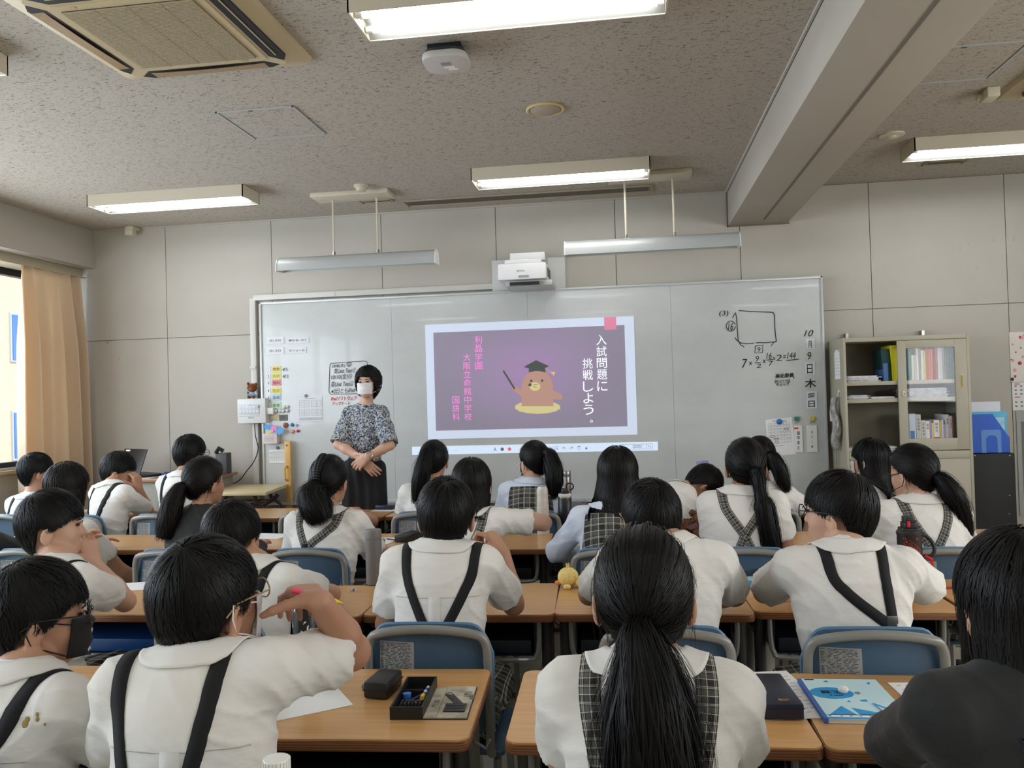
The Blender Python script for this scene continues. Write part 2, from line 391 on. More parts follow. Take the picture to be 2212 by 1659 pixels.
# ------------------------------------------------------------------ ceiling cassettes, grilles, detectors
ac_m = noisy('aged_ac_plastic', (200, 184, 150), (192, 176, 142), 3, .45)
acg_m = mat('ac_grille', (170, 156, 126), .6); dark_in = mat('dark_slot', (14, 17, 24), .6); flap_m = mat('ac_flap', (158, 132, 98), .5)
def cassette(x, y, label):
    r = empty('air_conditioner', (x, y, ZC), 0, label, 'air conditioner'); h = .43
    out = rrect(-h, h, -h, h, .03)
    n = len(out); v = [(a, b, 0) for a, b in out]+[(a*.985, b*.985, -.018) for a, b in out]+[(a*.80, b*.80, -.042) for a, b in out]
    MB().add(v, [(i, i+n, (i+1) % n+n, (i+1) % n) for i in range(n)]+[(i+n, i+2*n, (i+1) % n+2*n, (i+1) % n+n) for i in range(n)]+[tuple(range(2*n, 3*n))]).build('face_panel', ac_m, r, smooth=False)
    g = .25
    MB().prism(rrect(-.285, .285, -.285, .285, .02), -.046, -.040).build('grille_frame', ac_m, r)
    gb = MB().b2(-g, g, -g, g, -.0475, -.046).build('intake', mat('intake_dark', (70, 62, 50), .8), r)
    mb = MB()
    for k in range(54): mb.box((0, -g+.0046+k*.00926, -.05), (2*g, .0052, .004))
    for k in (-.125, 0, .125): mb.box((k, 0, -.0505), (.003, 2*g, .0045))
    o = mb.build('grille_slats', acg_m, r); o['kind'] = 'stuff'
    for k in range(4):
        M = Matrix.Rotation(k*pi/2, 3, 'Z')
        sl = MB(); pts = [(-.27, -.365), (.27, -.368), (.31, -.345), (.26, -.300), (-.26, -.300), (-.31, -.345)]
        sl.prism(pts, -.0428, -.0325, M); sl.build('air_slot', dark_in, r)
        P = [[M@Vector((-.255+.51*j/12, -.365+.05*i, -.0435-(.006 if i else 0)*(1-((j-6)/6)**2))) for j in range(13)] for i in range(2)]
        if k in (2, 3): MB().grid(P).grid([[p+Vector((0, 0, .003)) for p in q] for q in P]).build('flap', flap_m, r)
        else: MB().box(M@Vector((0, -.334, -.0435)), (.5, .004, .004), M=M).build('flap', ac_m, r)
    for s_ in (1, -1): MB().box((.19*s_, .27*s_, -.047), (.022, .012, .003)).build('latch', mat('latch_beige', (188, 168, 130), .5), r)
cassette(-1.715, 2.885, 'beige ceiling air conditioner with a square ribbed grille, left of the lights')
_c = atz(2141, 217, ZC-.01)
cassette(_c.x+.44, _c.y-.43, 'beige ceiling air conditioner cut by the frame, right of the beam')
def hatch(x0, x1, y0, y1, label):
    r = tag(MB().b2(x0+.012, x1-.012, y0+.012, y1-.012, ZC-.003, ZC-.0005).build('access_hatch', ceil_m), label, 'hatch')
    mb = MB()
    for a, b, c, d in ((x0, x1, y0, y0+.008), (x0, x1, y1-.008, y1), (x0, x0+.008, y0, y1), (x1-.008, x1, y0, y1)): mb.b2(a, b, c, d, ZC-.006, ZC-.0005)
    mb.build('frame', mat('hatch_aluminium', (186, 192, 192), .4, .3), r)
    MB().b2(x0+.17, x0+.19, y0+.008, y0+.02, ZC-.007, ZC-.003).build('latch', dark_metal, r)
hatch(-2.0, -1.59, 3.80, 4.24, 'square ceiling access hatch beyond the air conditioner')
_a, _b2 = atz(2135, 168, ZC), atz(2212, 95, ZC)
hatch(_a.x-.45, _a.x, _a.y-.43, _a.y, 'square ceiling access hatch right of the beam')
# ceiling speaker
r = tag(MB().lathe([(.078, -.0005), (.0785, -.008), (.06, -.018), (.03, -.022), (.001, -.023)], (0, 0, 0), 32).build('ceiling_speaker', mat('speaker_mesh', (172, 160, 146), .8), smooth=True), 'round flush ceiling speaker with a cream rim', 'speaker'); r.location = (-.37, 4.125, ZC)
MB().lathe([(.098, -.0005), (.1, -.006), (.092, -.012), (.082, -.008), (.0785, -.0005)], (0, 0, 0), 32).build('rim', mat('speaker_rim', (206, 190, 140), .4), r, smooth=True)
# wireless access point
r = tag(MB().prism(rrect(-.095, .095, -.095, .095, .06, 8), -.075, -.045).build('wireless_access_point', mat('ap_white', (196, 192, 188), .5), bevel=.008), 'white rounded wireless access point on the ceiling behind the middle light', 'router'); r.location = (-.705, 3.31, ZC)
MB().prism(rrect(-.082, .082, -.082, .082, .05, 8), -.045, -.03).build('back_shell', mat('ap_shell', (52, 54, 58), .5), r)
MB().b2(-.07, .07, -.05, .05, -.03, -.0005).build('bracket', mat('ap_bracket', (24, 28, 38), .5), r)
MB().b2(-.02, .02, -.03, .0, -.0765, -.0752).build('label_plate', mat('ap_plate', (140, 140, 142), .5), r)
MB().b2(-.015, .03, .012, .03, -.0765, -.0752).b2(-.0, .04, .035, .05, -.0765, -.0752).build('sticker', paper_m, r)
# sensors / detectors
r = tag(MB().lathe([(.05, -.0005), (.05, -.01), (.035, -.022), (.033, -.04), (.03, -.042)], (0, 0, 0), 20).build('heat_detector', offwhite_pl, smooth=True), 'small cream heat detector on the ceiling above the left board light', 'detector'); r.location = (-1.75, 5.315, ZC)
r = tag(MB().lathe([(.072, -.0005), (.07, -.008), (.03, -.014), (.028, -.02), (.012, -.026)], (0, 0, 0), 24).build('smoke_detector', offwhite_pl, smooth=True), 'round cream detector on the ceiling right of the beam', 'detector'); r.location = (1.583, 5.0, ZC)
r = tag(MB().b2(-.035, .035, -.1, 0, -.03, 0).box((.0, -.075, -.05), (.07, .06, .05)).build('motion_sensor', offwhite_pl, bevel=.008), 'small cream sensor box in the angle of wall and ceiling', 'sensor'); r.location = (-3.945, YF-.001, ZC-.0005)
r = tag(MB().box((0, 0, 0), (.06, .1, .05)).tube([(-.05, .03, 0), (.0, .03, 0)], .02, 10).build('ceiling_sensor', offwhite_pl, bevel=.006), 'small cream sensor beside the right air conditioner', 'sensor'); _p = atz(2147, 204, ZC-.026); r.location = (_p.x-.02, _p.y, ZC-.026)
def vent(x0, x1, y0, y1, label, fm):
    r = tag(MB().b2(x0, x1, y0, y1, ZC-.004, ZC-.0005).build('air_vent', fm), label, 'vent')
    MB().b2(x0+.025, x1-.025, y0+.025, y1-.025, ZC-.0055, ZC-.004).build('slot', mat('vent_dark', (96, 90, 82), .8), r)
    mb = MB(); w = .008
    for a, b, c, d in ((x0, x1, y0, y0+w), (x0, x1, y1-w, y1), (x0, x0+w, y0, y1), (x1-w, x1, y0, y1), (x0+.02, x1-.02, y0+.02, y0+.026), (x0+.02, x1-.02, y1-.026, y1-.02)): mb.b2(a, b, c, d, ZC-.01, ZC-.004)
    mb.build('frame', trim_m, r)
vent(-1.60, .225, 5.79, 5.98, 'long slot air diffuser in the ceiling above the projector', mat('vent_face', (140, 132, 120), .8))
vent(-1.9, -1.66, 5.70, 5.80, 'small rectangular vent behind the left board light mounting', mat('vent_face', (140, 132, 120), .8))
vent(2.0, 2.26, 5.63, 5.75, 'small rectangular vent behind the right-hand ceiling light', mat('vent_face', (140, 132, 120), .8))
# ------------------------------------------------------------------ lettering
_gc = {}
def glyph_geo(s, bold=0):
    if (s, bold) in _gc: return _gc[(s, bold)]
    c = bpy.data.curves.new('g', 'FONT'); c.body = s; c.resolution_u = 3; c.offset = bold
    o = bpy.data.objects.new('g', c); COL.objects.link(o)
    me = bpy.data.meshes.new_from_object(o.evaluated_get(bpy.context.evaluated_depsgraph_get()))
    v = [(p.co.x, p.co.y) for p in me.vertices]; f = [tuple(p.vertices) for p in me.polygons]
    COL.objects.unlink(o); bpy.data.objects.remove(o); bpy.data.curves.remove(c); bpy.data.meshes.remove(me)
    if v:
        xs = [p[0] for p in v]; ys = [p[1] for p in v]; x0, x1, y0, y1 = min(xs), max(xs), min(ys), max(ys)
        v = [((a-x0)/max(x1-x0, 1e-3), (b-y0)/max(y1-y0, 1e-3)) for a, b in v]
    _gc[(s, bold)] = (v, f); return v, f
def lettering(mb, s, x0, x1, z0, z1, y, rot=0, shear=0, bold=0, xf=None):
    if s in ('I', '1', 'l', '|'): x0, x1 = x0+(x1-x0)*.38, x1-(x1-x0)*.38
    v, f = glyph_geo(s, bold); cx, cz = (x0+x1)/2, (z0+z1)/2; w, h = x1-x0, z1-z0; P = []
    for a, b in v:
        p, q = (a-.5)*w+shear*(b-.5)*h, (b-.5)*h
        p, q = p*cos(rot)-q*sin(rot), p*sin(rot)+q*cos(rot)
        P.append(xf(cx+p, cz+q) if xf else (cx+p, y, cz+q))
    mb.add(P, f); return mb
def pline(mb, pts, y, w=.006, closed=False):
    """flat marker stroke on an XZ plane"""
    pts = [Vector((a, b)) for a, b in pts]
    if closed: pts.append(pts[0])
    L = []; R_ = []
    for i, p in enumerate(pts):
        t = pts[min(i+1, len(pts)-1)]-pts[max(i-1, 0)]
        if t.length < 1e-6: t = Vector((1, 0))
        t.normalize(); n = Vector((-t.y, t.x))*w/2
        L.append((p.x+n.x, y, p.y+n.y)); R_.append((p.x-n.x, y, p.y-n.y))
    return mb.grid([L, R_])

# ------------------------------------------------------------------ whiteboard
YW_ = 6.06
wb_m = mat('whiteboard_enamel', (196, 199, 196), .22, coat=.25); nt = NT(wb_m)
_n = nt.noise(nt.co('Object', (1, 1, 1.6)), 2.6, 5, .6); nt.col(nt.ramp(_n, [(.3, (188, 192, 190)), (.7, (200, 203, 200))]))
frame_al = mat('board_frame_aluminium', (196, 198, 196), .35, .3)
board = empty('whiteboard', (-.72, YW_, .62), 0, 'wide grey-white enamel whiteboard across the front wall', 'whiteboard')
bx0, bx1, bz0, bz1 = -2.855, 1.411, .62, 2.20
for i in range(4):
    a = bx0+.012+i*(bx1-bx0-.024)/4; b = a+(bx1-bx0-.024)/4
    MB().b2(a+.0007+.72, b-.0007+.72, 0, .02, .012, bz1-bz0-.012).build('board_panel', wb_m, board)
MB().b2(bx0+.013+.72, bx1-.013+.72, .004, .05, .013, bz1-bz0-.013).build('backing', mat('board_backing', (120, 122, 120), .7), board)
fr = MB()
for a, b, c, d in ((bx0, bx1, bz1-.016, bz1), (bx0, bx1, bz0, bz0+.016), (bx0, bx0+.016, bz0, bz1), (bx1-.016, bx1, bz0, bz1)): fr.b2(a+.72, b+.72, -.012, .075, c-bz0, d-bz0)
fr.build('frame', frame_al, board, bevel=.003)
MB().b2(bx0+.3, bx1+.72-.3, -.08, .0, -.01, .01).build('pen_tray', frame_al, board)
# conduit
cd_m = mat('cable_duct', (206, 204, 196), .4)
cd = tag(MB().b2(-2.962, -2.91, 6.10, YF-.001, .3, 2.245).b2(-2.93, -.98, 6.10, YF-.001, 2.222, 2.27).build('cable_duct', cd_m, bevel=.012), 'off-white cable duct running round the top left board corner', 'duct')
MB().box((-2.936, 6.09, 1.69), (.05, .014, .018)).b2(-2.25, -2.246, 6.097, 6.099, 2.22, 2.272).build('joint_clip', cd_m, cd)

# ------------------------------------------------------------------ projected picture
def glow(name, col, s): return mat(name, tuple(int(c*.5) for c in col), .3, emit=col, es=s)
YS = YW_-.004
def sl(zx, zy, y=YS): p = at(900+zx/3.771, 660+zy/3.771, YW_); return (p.x, p.z)
def quad(mb, c, y): return mb.add([(a, y, b) for a, b in c], [(0, 1, 2, 3)])
sx0, sx1, sz0, sz1 = -1.517, .068, 1.092, 1.968
slide_white = glow('projected_pale_blue', (214, 226, 246), .52)
slide_in = mat('projected_violet', (100, 92, 110), .3); nt = NT(slide_in)
_g = nt.n('TexCoord'); _sx = nt.n('SeparateXYZ'); nt.l(_g.outputs['Object'], _sx.inputs[0])
_dx = nt.mth('MULTIPLY', _sx.outputs[0], 1.5); _dz = nt.mth('MULTIPLY', nt.mth('SUBTRACT', _sx.outputs[2], .06), 2.3)
_d2 = nt.mth('SQRT', nt.mth('ADD', nt.mth('MULTIPLY', _dx, _dx), nt.mth('MULTIPLY', _dz, _dz)))
_cr = nt.ramp(_d2, [(0, (186, 140, 196)), (.45, (168, 146, 180)), (1, (148, 142, 156))])
nt.l(_cr, nt.b.inputs['Emission Color']); nt.b.inputs['Emission Strength'].default_value = .40
pic = tag(MB().b2(sx0, sx1, YS, YS+.003, sz0, sz1).build('projected_slide', slide_white), 'projected presentation slide with pale frame, violet field and vertical Japanese text', 'projection')
cxs, czs = (sx0+sx1)/2, (sz0+sz1)/2
ix0, iz1 = sl(157, 222); ix1, iz0 = sl(1714, 1000); ix0 = -1.452; ix1 = -.003; iz0 = 1.155; iz1 = 1.905
inner = MB().b2(ix0-cxs, ix1-cxs, 0, .002, iz0-czs, iz1-czs).build('violet_field', slide_in, pic); inner.location = (cxs, YS-.003, czs)
MB().b2(sl(1524, 0)[0], sl(1621, 0)[0], YS-.006, YS-.004, sl(0, 260)[1], sz1).build('pink_tab', glow('projected_pink', (232, 140, 170), .5), pic)
def vtext(chars, zx, zy0, step, w, h, m, name, small=()):
    mb = MB()
    for i, ch in enumerate(chars):
        a = zx+i*2.0*step/96; y = zy0+i*step
        ww, hh = (w*.28, h*.28) if ch == '。' else ((w*.92, h*.9) if ch in small else (w, h))
        x0, z1 = sl(a-ww/2, y-hh/2); x1, z0 = sl(a+ww/2, y+hh/2)
        if ch == '。': x0 += .02; x1 += .02
        lettering(mb, ch, x0, x1, z0, z1, YS-.0065, bold=0)
    return mb.build(name, m, pic)
gw_ = glow('projected_white', (240, 250, 255), .75); gp_ = glow('projected_magenta', (250, 140, 220), .62)
vtext('入試問題に', 1505, 280, 94, 84, 80, gw_, 'title_lettering')
vtext('挑戦しよう。', 1393, 472, 94, 84, 80, gw_, 'title_lettering')
vtext('利晶学園', 504, 280, 70, 60, 58, gp_, 'caption_lettering')
vtext('大阪立命館中学校', 411, 422, 69, 60, 58, gp_, 'caption_lettering')
vtext('国語科', 321, 770, 68, 60, 58, gp_, 'caption_lettering')
# generic picture of an animal teacher on the slide
def blob(pts, m, name, dy):
    mb = MB(); P = [sl(a, b) for a, b in pts]; n = len(P)
    mb.add([(a, YS-dy, b) for a, b in P], [tuple(range(n))]); return mb.build(name, m, pic)
def ell(cx, cy, rx, ry, n=28, a0=0, a1=360): return [(cx+rx*cos(rad(a0+(a1-a0)*k/n)), cy+ry*sin(rad(a0+(a1-a0)*k/n))) for k in range(n)]
gbrown = glow('projected_brown', (206, 162, 144), .42); gsand = glow('projected_sand', (236, 224, 160), .42); gdark = glow('projected_slate', (90, 100, 98), .3); gyel = glow('projected_yellow', (244, 206, 120), .45)
mound = []
for k in range(40):
    a = 2*pi*k/40; rr = 1+.05*abs(sin(a*7)); mound.append((987+180*rr*cos(a), 828+52*rr*sin(a)))
blob(mound, gsand, 'slide_drawing', .0062)
body_ = [(856, 820)]+ell(984, 660, 128, 130, 24, 180, 360)+[(1112, 690), (1116, 820)]
blob(body_, gbrown, 'slide_drawing', .0066)
blob([(862, 690), (815, 662), (782, 660), (778, 678), (800, 700), (862, 745)], gbrown, 'slide_drawing', .0067)
blob([(1105, 690), (1180, 722), (1195, 748), (1178, 768), (1108, 762)], gbrown, 'slide_drawing', .0067)
blob(ell(965, 660, 44, 35), gsand, 'slide_drawing', .007)
blob(ell(935, 614, 10, 10), gdark, 'slide_drawing', .0072); blob(ell(1024, 612, 10, 10), gdark, 'slide_drawing', .0072); blob(ell(925, 646, 13, 12), gdark, 'slide_drawing', .0074)
_m = MB(); pline(_m, [sl(952, 645), sl(985, 643)], YS-.0074, .0035); pline(_m, [sl(952, 657), sl(978, 668)], YS-.0074, .0035); _m.build('slide_drawing', gdark, pic)
blob([(915, 545), (915, 515), (980, 500), (1050, 515), (1050, 545), (985, 530)], gdark, 'slide_drawing', .0070)
blob([(874, 500), (974, 446), (1080, 494), (990, 536)], gdark, 'slide_drawing', .0073)
blob([(702, 533), (714, 528), (806, 676), (794, 684)], gdark, 'slide_drawing', .0074)
_m = MB(); pline(_m, [sl(1056, 512), sl(1095, 545)], YS-.0076, .003); _m.build('slide_drawing', gyel, pic)
blob([(1088, 540), (1133, 542), (1118, 572)], gyel, 'slide_drawing', .0076)
# toolbar strip
tb0, tb1 = at(891, 966, YW_), at(1421, 972, YW_)
tbar = tag(MB().b2(-1.645, .214, YS, YS+.003, .973, 1.036).build('projected_toolbar', glow('projected_toolbar_white', (214, 230, 250), .6)), 'projected pale toolbar strip with small tool icons below the slide', 'projection')
ti = MB(); tg = glow('projected_icon_grey', (120, 124, 140), .35)
def tbx(zx): return sl(zx, 1150)[0]
zc = 1.004
def ring(cx, cz, r, w=.003, n=20, yy=YS-.001): return [(cx+r*cos(2*pi*k/n), cz+r*sin(2*pi*k/n)) for k in range(n)]
for zx in (306, 319, 332): ti.box((tbx(zx), YS-.0006, zc-.004), (.004, .001, .004))
for zx, kind in ((1060, 'd'), (1140, 's'), (1203, 'u'), (1260, 'r'), (1323, 't')):
    x = tbx(zx); k = .012
    if kind == 'd': pline(ti, [(x-k, zc), (x, zc+k), (x+k, zc), (x, zc-k)], YS-.001, .0025, True)
    if kind == 's': pline(ti, [(x-k, zc-k), (x-k, zc+k), (x+k, zc+k), (x+k, zc)], YS-.001, .0025); pline(ti, [(x-.002, zc+.002), (x+k, zc-k)], YS-.001, .004)
    if kind == 'u': pline(ti, [(x-k, zc), (x, zc+.006), (x+k, zc-.008)], YS-.001, .003); pline(ti, [(x-k+.008, zc+.01), (x-k, zc), (x-k+.01, zc-.006)], YS-.001, .0025)
    if kind == 'r': pline(ti, [(x+k, zc), (x, zc+.006), (x-k, zc-.008)], YS-.001, .003); pline(ti, [(x+k-.008, zc+.01), (x+k, zc), (x+k-.01, zc-.006)], YS-.001, .0025)
    if kind == 't': pline(ti, [(x-.008, zc+.008), (x-.007, zc-.012), (x+.007, zc-.012), (x+.008, zc+.008)], YS-.001, .0025, True); pline(ti, [(x-.011, zc+.011), (x+.011, zc+.011)], YS-.001, .003)
x = tbx(1800); pline(ti, [(x-.028, zc+.008), (x+.026, zc+.008), (x+.033, zc), (x+.026, zc-.008), (x-.028, zc-.008), (x-.035, zc)], YS-.001, .0025, True)
pline(ti, ring(x-.024, zc, .01), YS-.0012, .0025, True); lettering(ti, 'OFF', x-.008, x+.022, zc-.005, zc+.006, YS-.0012)
x = tbx(1760); pline(ti, [(x-.085, zc+.017), (x+.09, zc+.017), (x+.09, zc-.018), (x-.085, zc-.018)], YS-.001, .002, True)
x = tbx(1897); pline(ti, [(x-.022, zc+.018), (x+.022, zc+.018), (x+.022, zc-.018), (x-.022, zc-.018)], YS-.001, .0022, True); lettering(ti, '↑↓', x-.013, x+.013, zc-.011, zc+.011, YS-.001)
ti.build('tool_icons', tg, tbar)
_m = MB(); lettering(_m, 'A', tbx(626), tbx(652), zc-.014, zc+.014, YS-.001); pline(_m, ring(tbx(1382), zc-.006, .005), YS-.001, .006, True); _m.build('blue_icon', glow('projected_blue', (90, 110, 220), .4), tbar)
_m = MB(); _m.add([(a, YS-.001, b) for a, b in ring(tbx(697), zc, .013)], [tuple(range(20))]); _m.build('grey_dot', tg, tbar)
_m = MB(); _m.add([(a, YS-.001, b) for a, b in ring(tbx(757), zc, .013)], [tuple(range(20))]); _m.build('red_dot', glow('projected_red', (240, 110, 100), .5), tbar)

# ------------------------------------------------------------------ things stuck to the board
def bp(px, py): p = at(px, py, YW_); return p.x, p.z
def z5(a, b): return bp(500+a/3.318, 620+b/3.318)      # crop scale of the left part
def z7(a, b): return bp(1400+a/3.456, 620+b/3.456)     # right part
YI = YW_-.0035
def card(name, corners, m, label, cat, group=None, th=.0025, yo=0):
    (x0, z1), (x1, z0) = corners
    o = tag(MB().b2(x0, x1, YW_-th-yo-.001, YW_-.0008, z0, z1).build(name, m), label, cat, group); return o
clear = mat('laminated_paper', (214, 216, 220), .3)
for a0, b0, a1, b1, txt, lx0, lx1, lab in ((250, 362, 378, 404, '8:20', 275, 356, 'laminated time strip reading 8:20, upper of two'), (392, 362, 556, 400, '朝の会  SAT', 412, 540, 'laminated strip reading 朝の会 beside the 8:20 strip'),
                                  (250, 434, 378, 480, '8:30', 275, 356, 'laminated time strip reading 8:30, lower of two'), (392, 434, 540, 474, 'モジュール', 413, 528, 'laminated strip with katakana reading モジュール, second schedule line')):
    c = card('name_strip', (z5(a0, b0), z5(a1, b1)), clear, lab, 'sign', 'schedule strips')
    x0, z0 = z5(lx0, (b0+b1)/2+10); x1, z1 = z5(lx1, (b0+b1)/2-10); m_ = MB(); lettering(m_, txt, x0, x1, z0, z1, YW_-.0042, bold=.01); m_.build('lettering', ink_m if a0 > 300 else grey_ink, c)
for i, (txt, col, yy) in enumerate((('算数', (226, 206, 104), 588), ('国語', (224, 216, 100), 638), ('理科', (224, 132, 130), 686), ('国語', (224, 216, 100), 743), ('音楽', (176, 196, 216), 791), ('体育', (184, 216, 178), 848))):
    c = card('subject_magnet', (z5(291, yy-20), z5(356, yy+20)), mat('magnet_%d' % i, col, .4), '%s subject magnet reading %s in timetable row %s' % (('yellow', 'yellow', 'red', 'yellow', 'pale blue', 'pale green')[i], txt, ('one', 'two', 'three', 'four', 'five', 'six')[i]), 'magnet', 'subject magnets', .003)
    x0, z0 = z5(298, yy+13); x1, z1 = z5(348, yy-12); m_ = MB(); lettering(m_, txt, x0, x1, z0, z1, YW_-.0045); m_.build('lettering', ink_m if i != 3 and i != 1 else mat('gold_ink', (150, 130, 50), .7), c)
    c = card('number_magnet', (z5(255, yy-18), z5(282, yy+20)), clear, 'small white number magnet left of the %s subject magnet' % ('top yellow', 'second yellow', 'red', 'lowest yellow', 'pale blue', 'pale green')[i], 'magnet', 'number magnets', .002)
    x0, z0 = z5(262 if i else 265, yy+10); x1, z1 = z5(271 if i else 267.5, yy-8); m_ = MB(); lettering(m_, str(i+1), x0, x1, z0, z1, YW_-.004); m_.build('lettering', ink_m, c)
wr = MB()
for txt, a0, b0, a1, b1 in (('ゼミ', 366, 578, 405, 602), ('ゼミ', 368, 628, 412, 652)): 
    x0, z1 = z5(a0, b0); x1, z0 = z5(a1, b1); lettering(wr, txt, x0, x1, z0, z1, YI, bold=.02)
bx = [z5(*q) for q in ((712, 548), (840, 538), (950, 530), (972, 536), (976, 560), (974, 650), (978, 745), (972, 762), (860, 766), (712, 768), (700, 755), (702, 660), (706, 560), (716, 545))]
pline(wr, bx, YI, .004)
for txt, a0, b0, a1, b1 in (('10/8(水)', 722, 552, 816, 580), ('英Unit Test①', 735, 582, 892, 616), ('10/10(金)⑤', 716, 625, 866, 664), ('英Unit Test②', 714, 676, 876, 712), ('※2日ともiPad', 716, 728, 886, 758)):
    x0, z1 = z5(a0, b0); x1, z0 = z5(a1, b1); lettering(wr, txt, x0, x1, z0, z1, YI, shear=.22, rot=.03)
x0, z1 = z5(830, 536); x1, z0 = z5(856, 570); pline(wr, ring((x0+x1)/2, (z0+z1)/2, .017), YI, .004, True); lettering(wr, '5', x0+.01, x1-.01, z0+.006, z1-.006, YI, bold=.02)
# arithmetic on the right
def flush(nm):
    o = wr.build(nm, ink_m, board); o.location = (-board.location.x, -board.location.y, -board.location.z)
flush('schedule_writing'); wr = MB()
pline(wr, [z7(*q) for q in ((676, 176), (780, 184), (915, 188), (935, 192), (944, 212), (945, 300), (950, 350), (957, 408))], YI, .006)
pline(wr, [z7(*q) for q in ((630, 232), (640, 210), (652, 190), (660, 230), (672, 400))], YI, .0055)
pline(wr, [z7(*q) for q in ((646, 376), (665, 400), (690, 418), (740, 424), (790, 419))], YI, .0055); pline(wr, [z7(*q) for q in ((805, 416), (880, 416), (957, 408))], YI, .0055)
pline(wr, [z7(*q) for q in ((672, 400), (690, 430), (717, 448))], YI, .005); pline(wr, [z7(*q) for q in ((957, 408), (935, 415), (916, 442))], YI, .005)
def z7t(txt, a0, b0, a1, b1, sh=.15, bold=.0, rot=0):
    x0, z1 = z7(a0, b0); x1, z0 = z7(a1, b1); lettering(wr, txt, x0, x1, z0, z1, YI, shear=sh, bold=bold, rot=rot)
z7t('(3)', 530, 178, 600, 222)
pline(wr, [(a, b) for a, b in [z7(617+34*cos(t*.3), 292+38*sin(t*.3)) for t in range(21)]], YI, .005); z7t('16', 598, 268, 636, 322)
pline(wr, [z7(*q) for q in ((800, 440), (856, 433), (854, 490), (797, 493), (800, 440))], YI, .005); z7t('9', 815, 450, 838, 485)
flush('geometry_sketch'); wr = MB(); z7t('7', 700, 538, 738, 604); z7t('×', 753, 556, 776, 582); z7t('9', 801, 515, 826, 556); pline(wr, [z7(796, 567), z7(842, 562)], YI, .005); z7t('2', 808, 572, 846, 602)
z7t('×', 856, 540, 876, 570); z7t('16', 884, 490, 924, 536); pline(wr, [z7(884, 546), z7(928, 540)], YI, .005); z7t('7', 900, 552, 930, 588); z7t('×', 931, 522, 949, 546)
z7t('2', 956, 505, 1000, 550); z7t('=', 1008, 508, 1028, 528); z7t('144', 1040, 488, 1102, 534); pline(wr, [z7(1032, 548), z7(1080, 544), z7(1126, 538)], YI, .006)
flush('equation_writing'); wr = MB(); z7t('美化委員', 948, 646, 1090, 676, .05, .03, .05); z7t('ゆいとくつは', 944, 690, 1060, 716, 0, .02, .03); z7t('チェック', 954, 716, 1052, 738, 0, .02, .03); z7t('と', 1080, 668, 1094, 684, 0, .02)
flush('duty_note_writing'); wr = MB(); z7t('10', 1170, 322, 1232, 368, .35); z7t('9', 1186, 486, 1218, 542)
def kanji(ch, a0, b0, a1, b1): z7t(ch, a0, b0, a1, b1, 0, .015)
kanji('木', 1168, 686, 1254, 752)
flush('date_writing')
wr2 = MB()
for txt, a0, b0, a1, b1 in (('iPadソフトウェア', 714, 786, 900, 810), ('アップデート', 722, 824, 850, 846)):
    x0, z1 = z5(a0, b0); x1, z0 = z5(a1, b1); lettering(wr2, txt, x0, x1, z0, z1, YI, shear=.1, bold=.012)
o = wr2.build('red_writing', red_ink, board); o.location = (-board.location.x, -board.location.y, -board.location.z)
for ch, a0, b0, a1, b1, g in (('月', 1177, 388, 1243, 460, .2), ('日', 1170, 562, 1248, 652, .2), ('曜日', 1181, 780, 1264, 906, .15)):
    c = card('date_card', (z7(a0, b0), z7(a1, b1)), clear, 'clear date card with the %s sign on the right of the whiteboard' % {'月': 'month', '日': 'single day', '曜日': 'tall weekday'}[ch], 'sign', 'date cards')
    m_ = MB(); n = len(ch)
    for i, q in enumerate(ch):
        h = (b1-b0)/n; x0, z1 = z7(a0+14, b0+i*(h-8)+14); x1, z0 = z7(a1-20, b0+(i+1)*h-6-(0 if n == 1 else 4)); lettering(m_, q, x0, x1, z0, z1, YW_-.0042, bold=.01)
    m_.build('lettering', ink_m, c)
def dome(name, px, py, r, m, label, group='round magnets', cat='magnet', yo=.0):
    p = at(px, py, YW_); o = tag(MB().lathe([(r, 0), (r*1.0, .008), (r*.8, .015), (r*.4, .019), (.0005, .02)], (0, 0, 0), 16, Matrix.Rotation(rad(90), 3, 'X')).build(name, m, smooth=True), label, cat, group); o.location = (p.x, YW_-.001-yo, p.z); return o
# papers
def ruled(o_mb, x0, x1, z0, z1, y, rows, cols=1, w=.0014):
    for i in range(rows+1): pline(o_mb, [(x0, z0+(z1-z0)*i/rows), (x1, z0+(z1-z0)*i/rows)], y, w)
    for j in range(cols+1): pline(o_mb, [(x0+(x1-x0)*j/cols, z0), (x0+(x1-x0)*j/cols, z1)], y, w)
def words(mb, x0, x1, z, h, y, n, rnd=random):
    x = x0
    while x < x1-.004:
        w = rnd.uniform(.004, .012)*n; mb.b2(x, min(x+w, x1), y, y+.0003, z, z+h); x += w+.003*n
c = card('timetable_sheet', (z5(418, 786), z5(655, 962)), clear, 'white timetable sheet in a clear sleeve left of the teacher', 'paper')
m_ = MB(); x0, z1 = z5(486, 800); x1, z0 = z5(650, 950)
for ax, bx_, az, bz in ((0, .45, .1, .4), (.55, 1, .1, .4), (0, .45, .5, .8), (.55, 1, .5, .8), (0, 1, .9, 1)):
    ruled(m_, x0+(x1-x0)*ax, x0+(x1-x0)*bx_, z1-(z1-z0)*bz, z1-(z1-z0)*az, YW_-.0042, 4, 2)
words(m_, x0+.05, x1-.05, z1-.004, .004, YW_-.0042, 1); m_.build('print', grey_ink, c)
dome('round_magnet', 661, 855, .013, mat('magnet_grey', (160, 166, 178), .3), 'grey round magnet holding the timetable sheet')
for i, (a, b, w) in enumerate(((292, 893, 22), (322, 890, 22), (352, 886, 26), (382, 862, 24), (406, 858, 20), (404, 886, 24), (374, 890, 22), (310, 892, 12))):
    dome('pebble_magnet', 500+a/3.318, 620+b/3.318, w/3.318/290/1.6, mat('magnet_clear', (206, 208, 206), .15), 'small clear pebble magnet in the cluster under the timetable rows', 'clear pebble magnets')
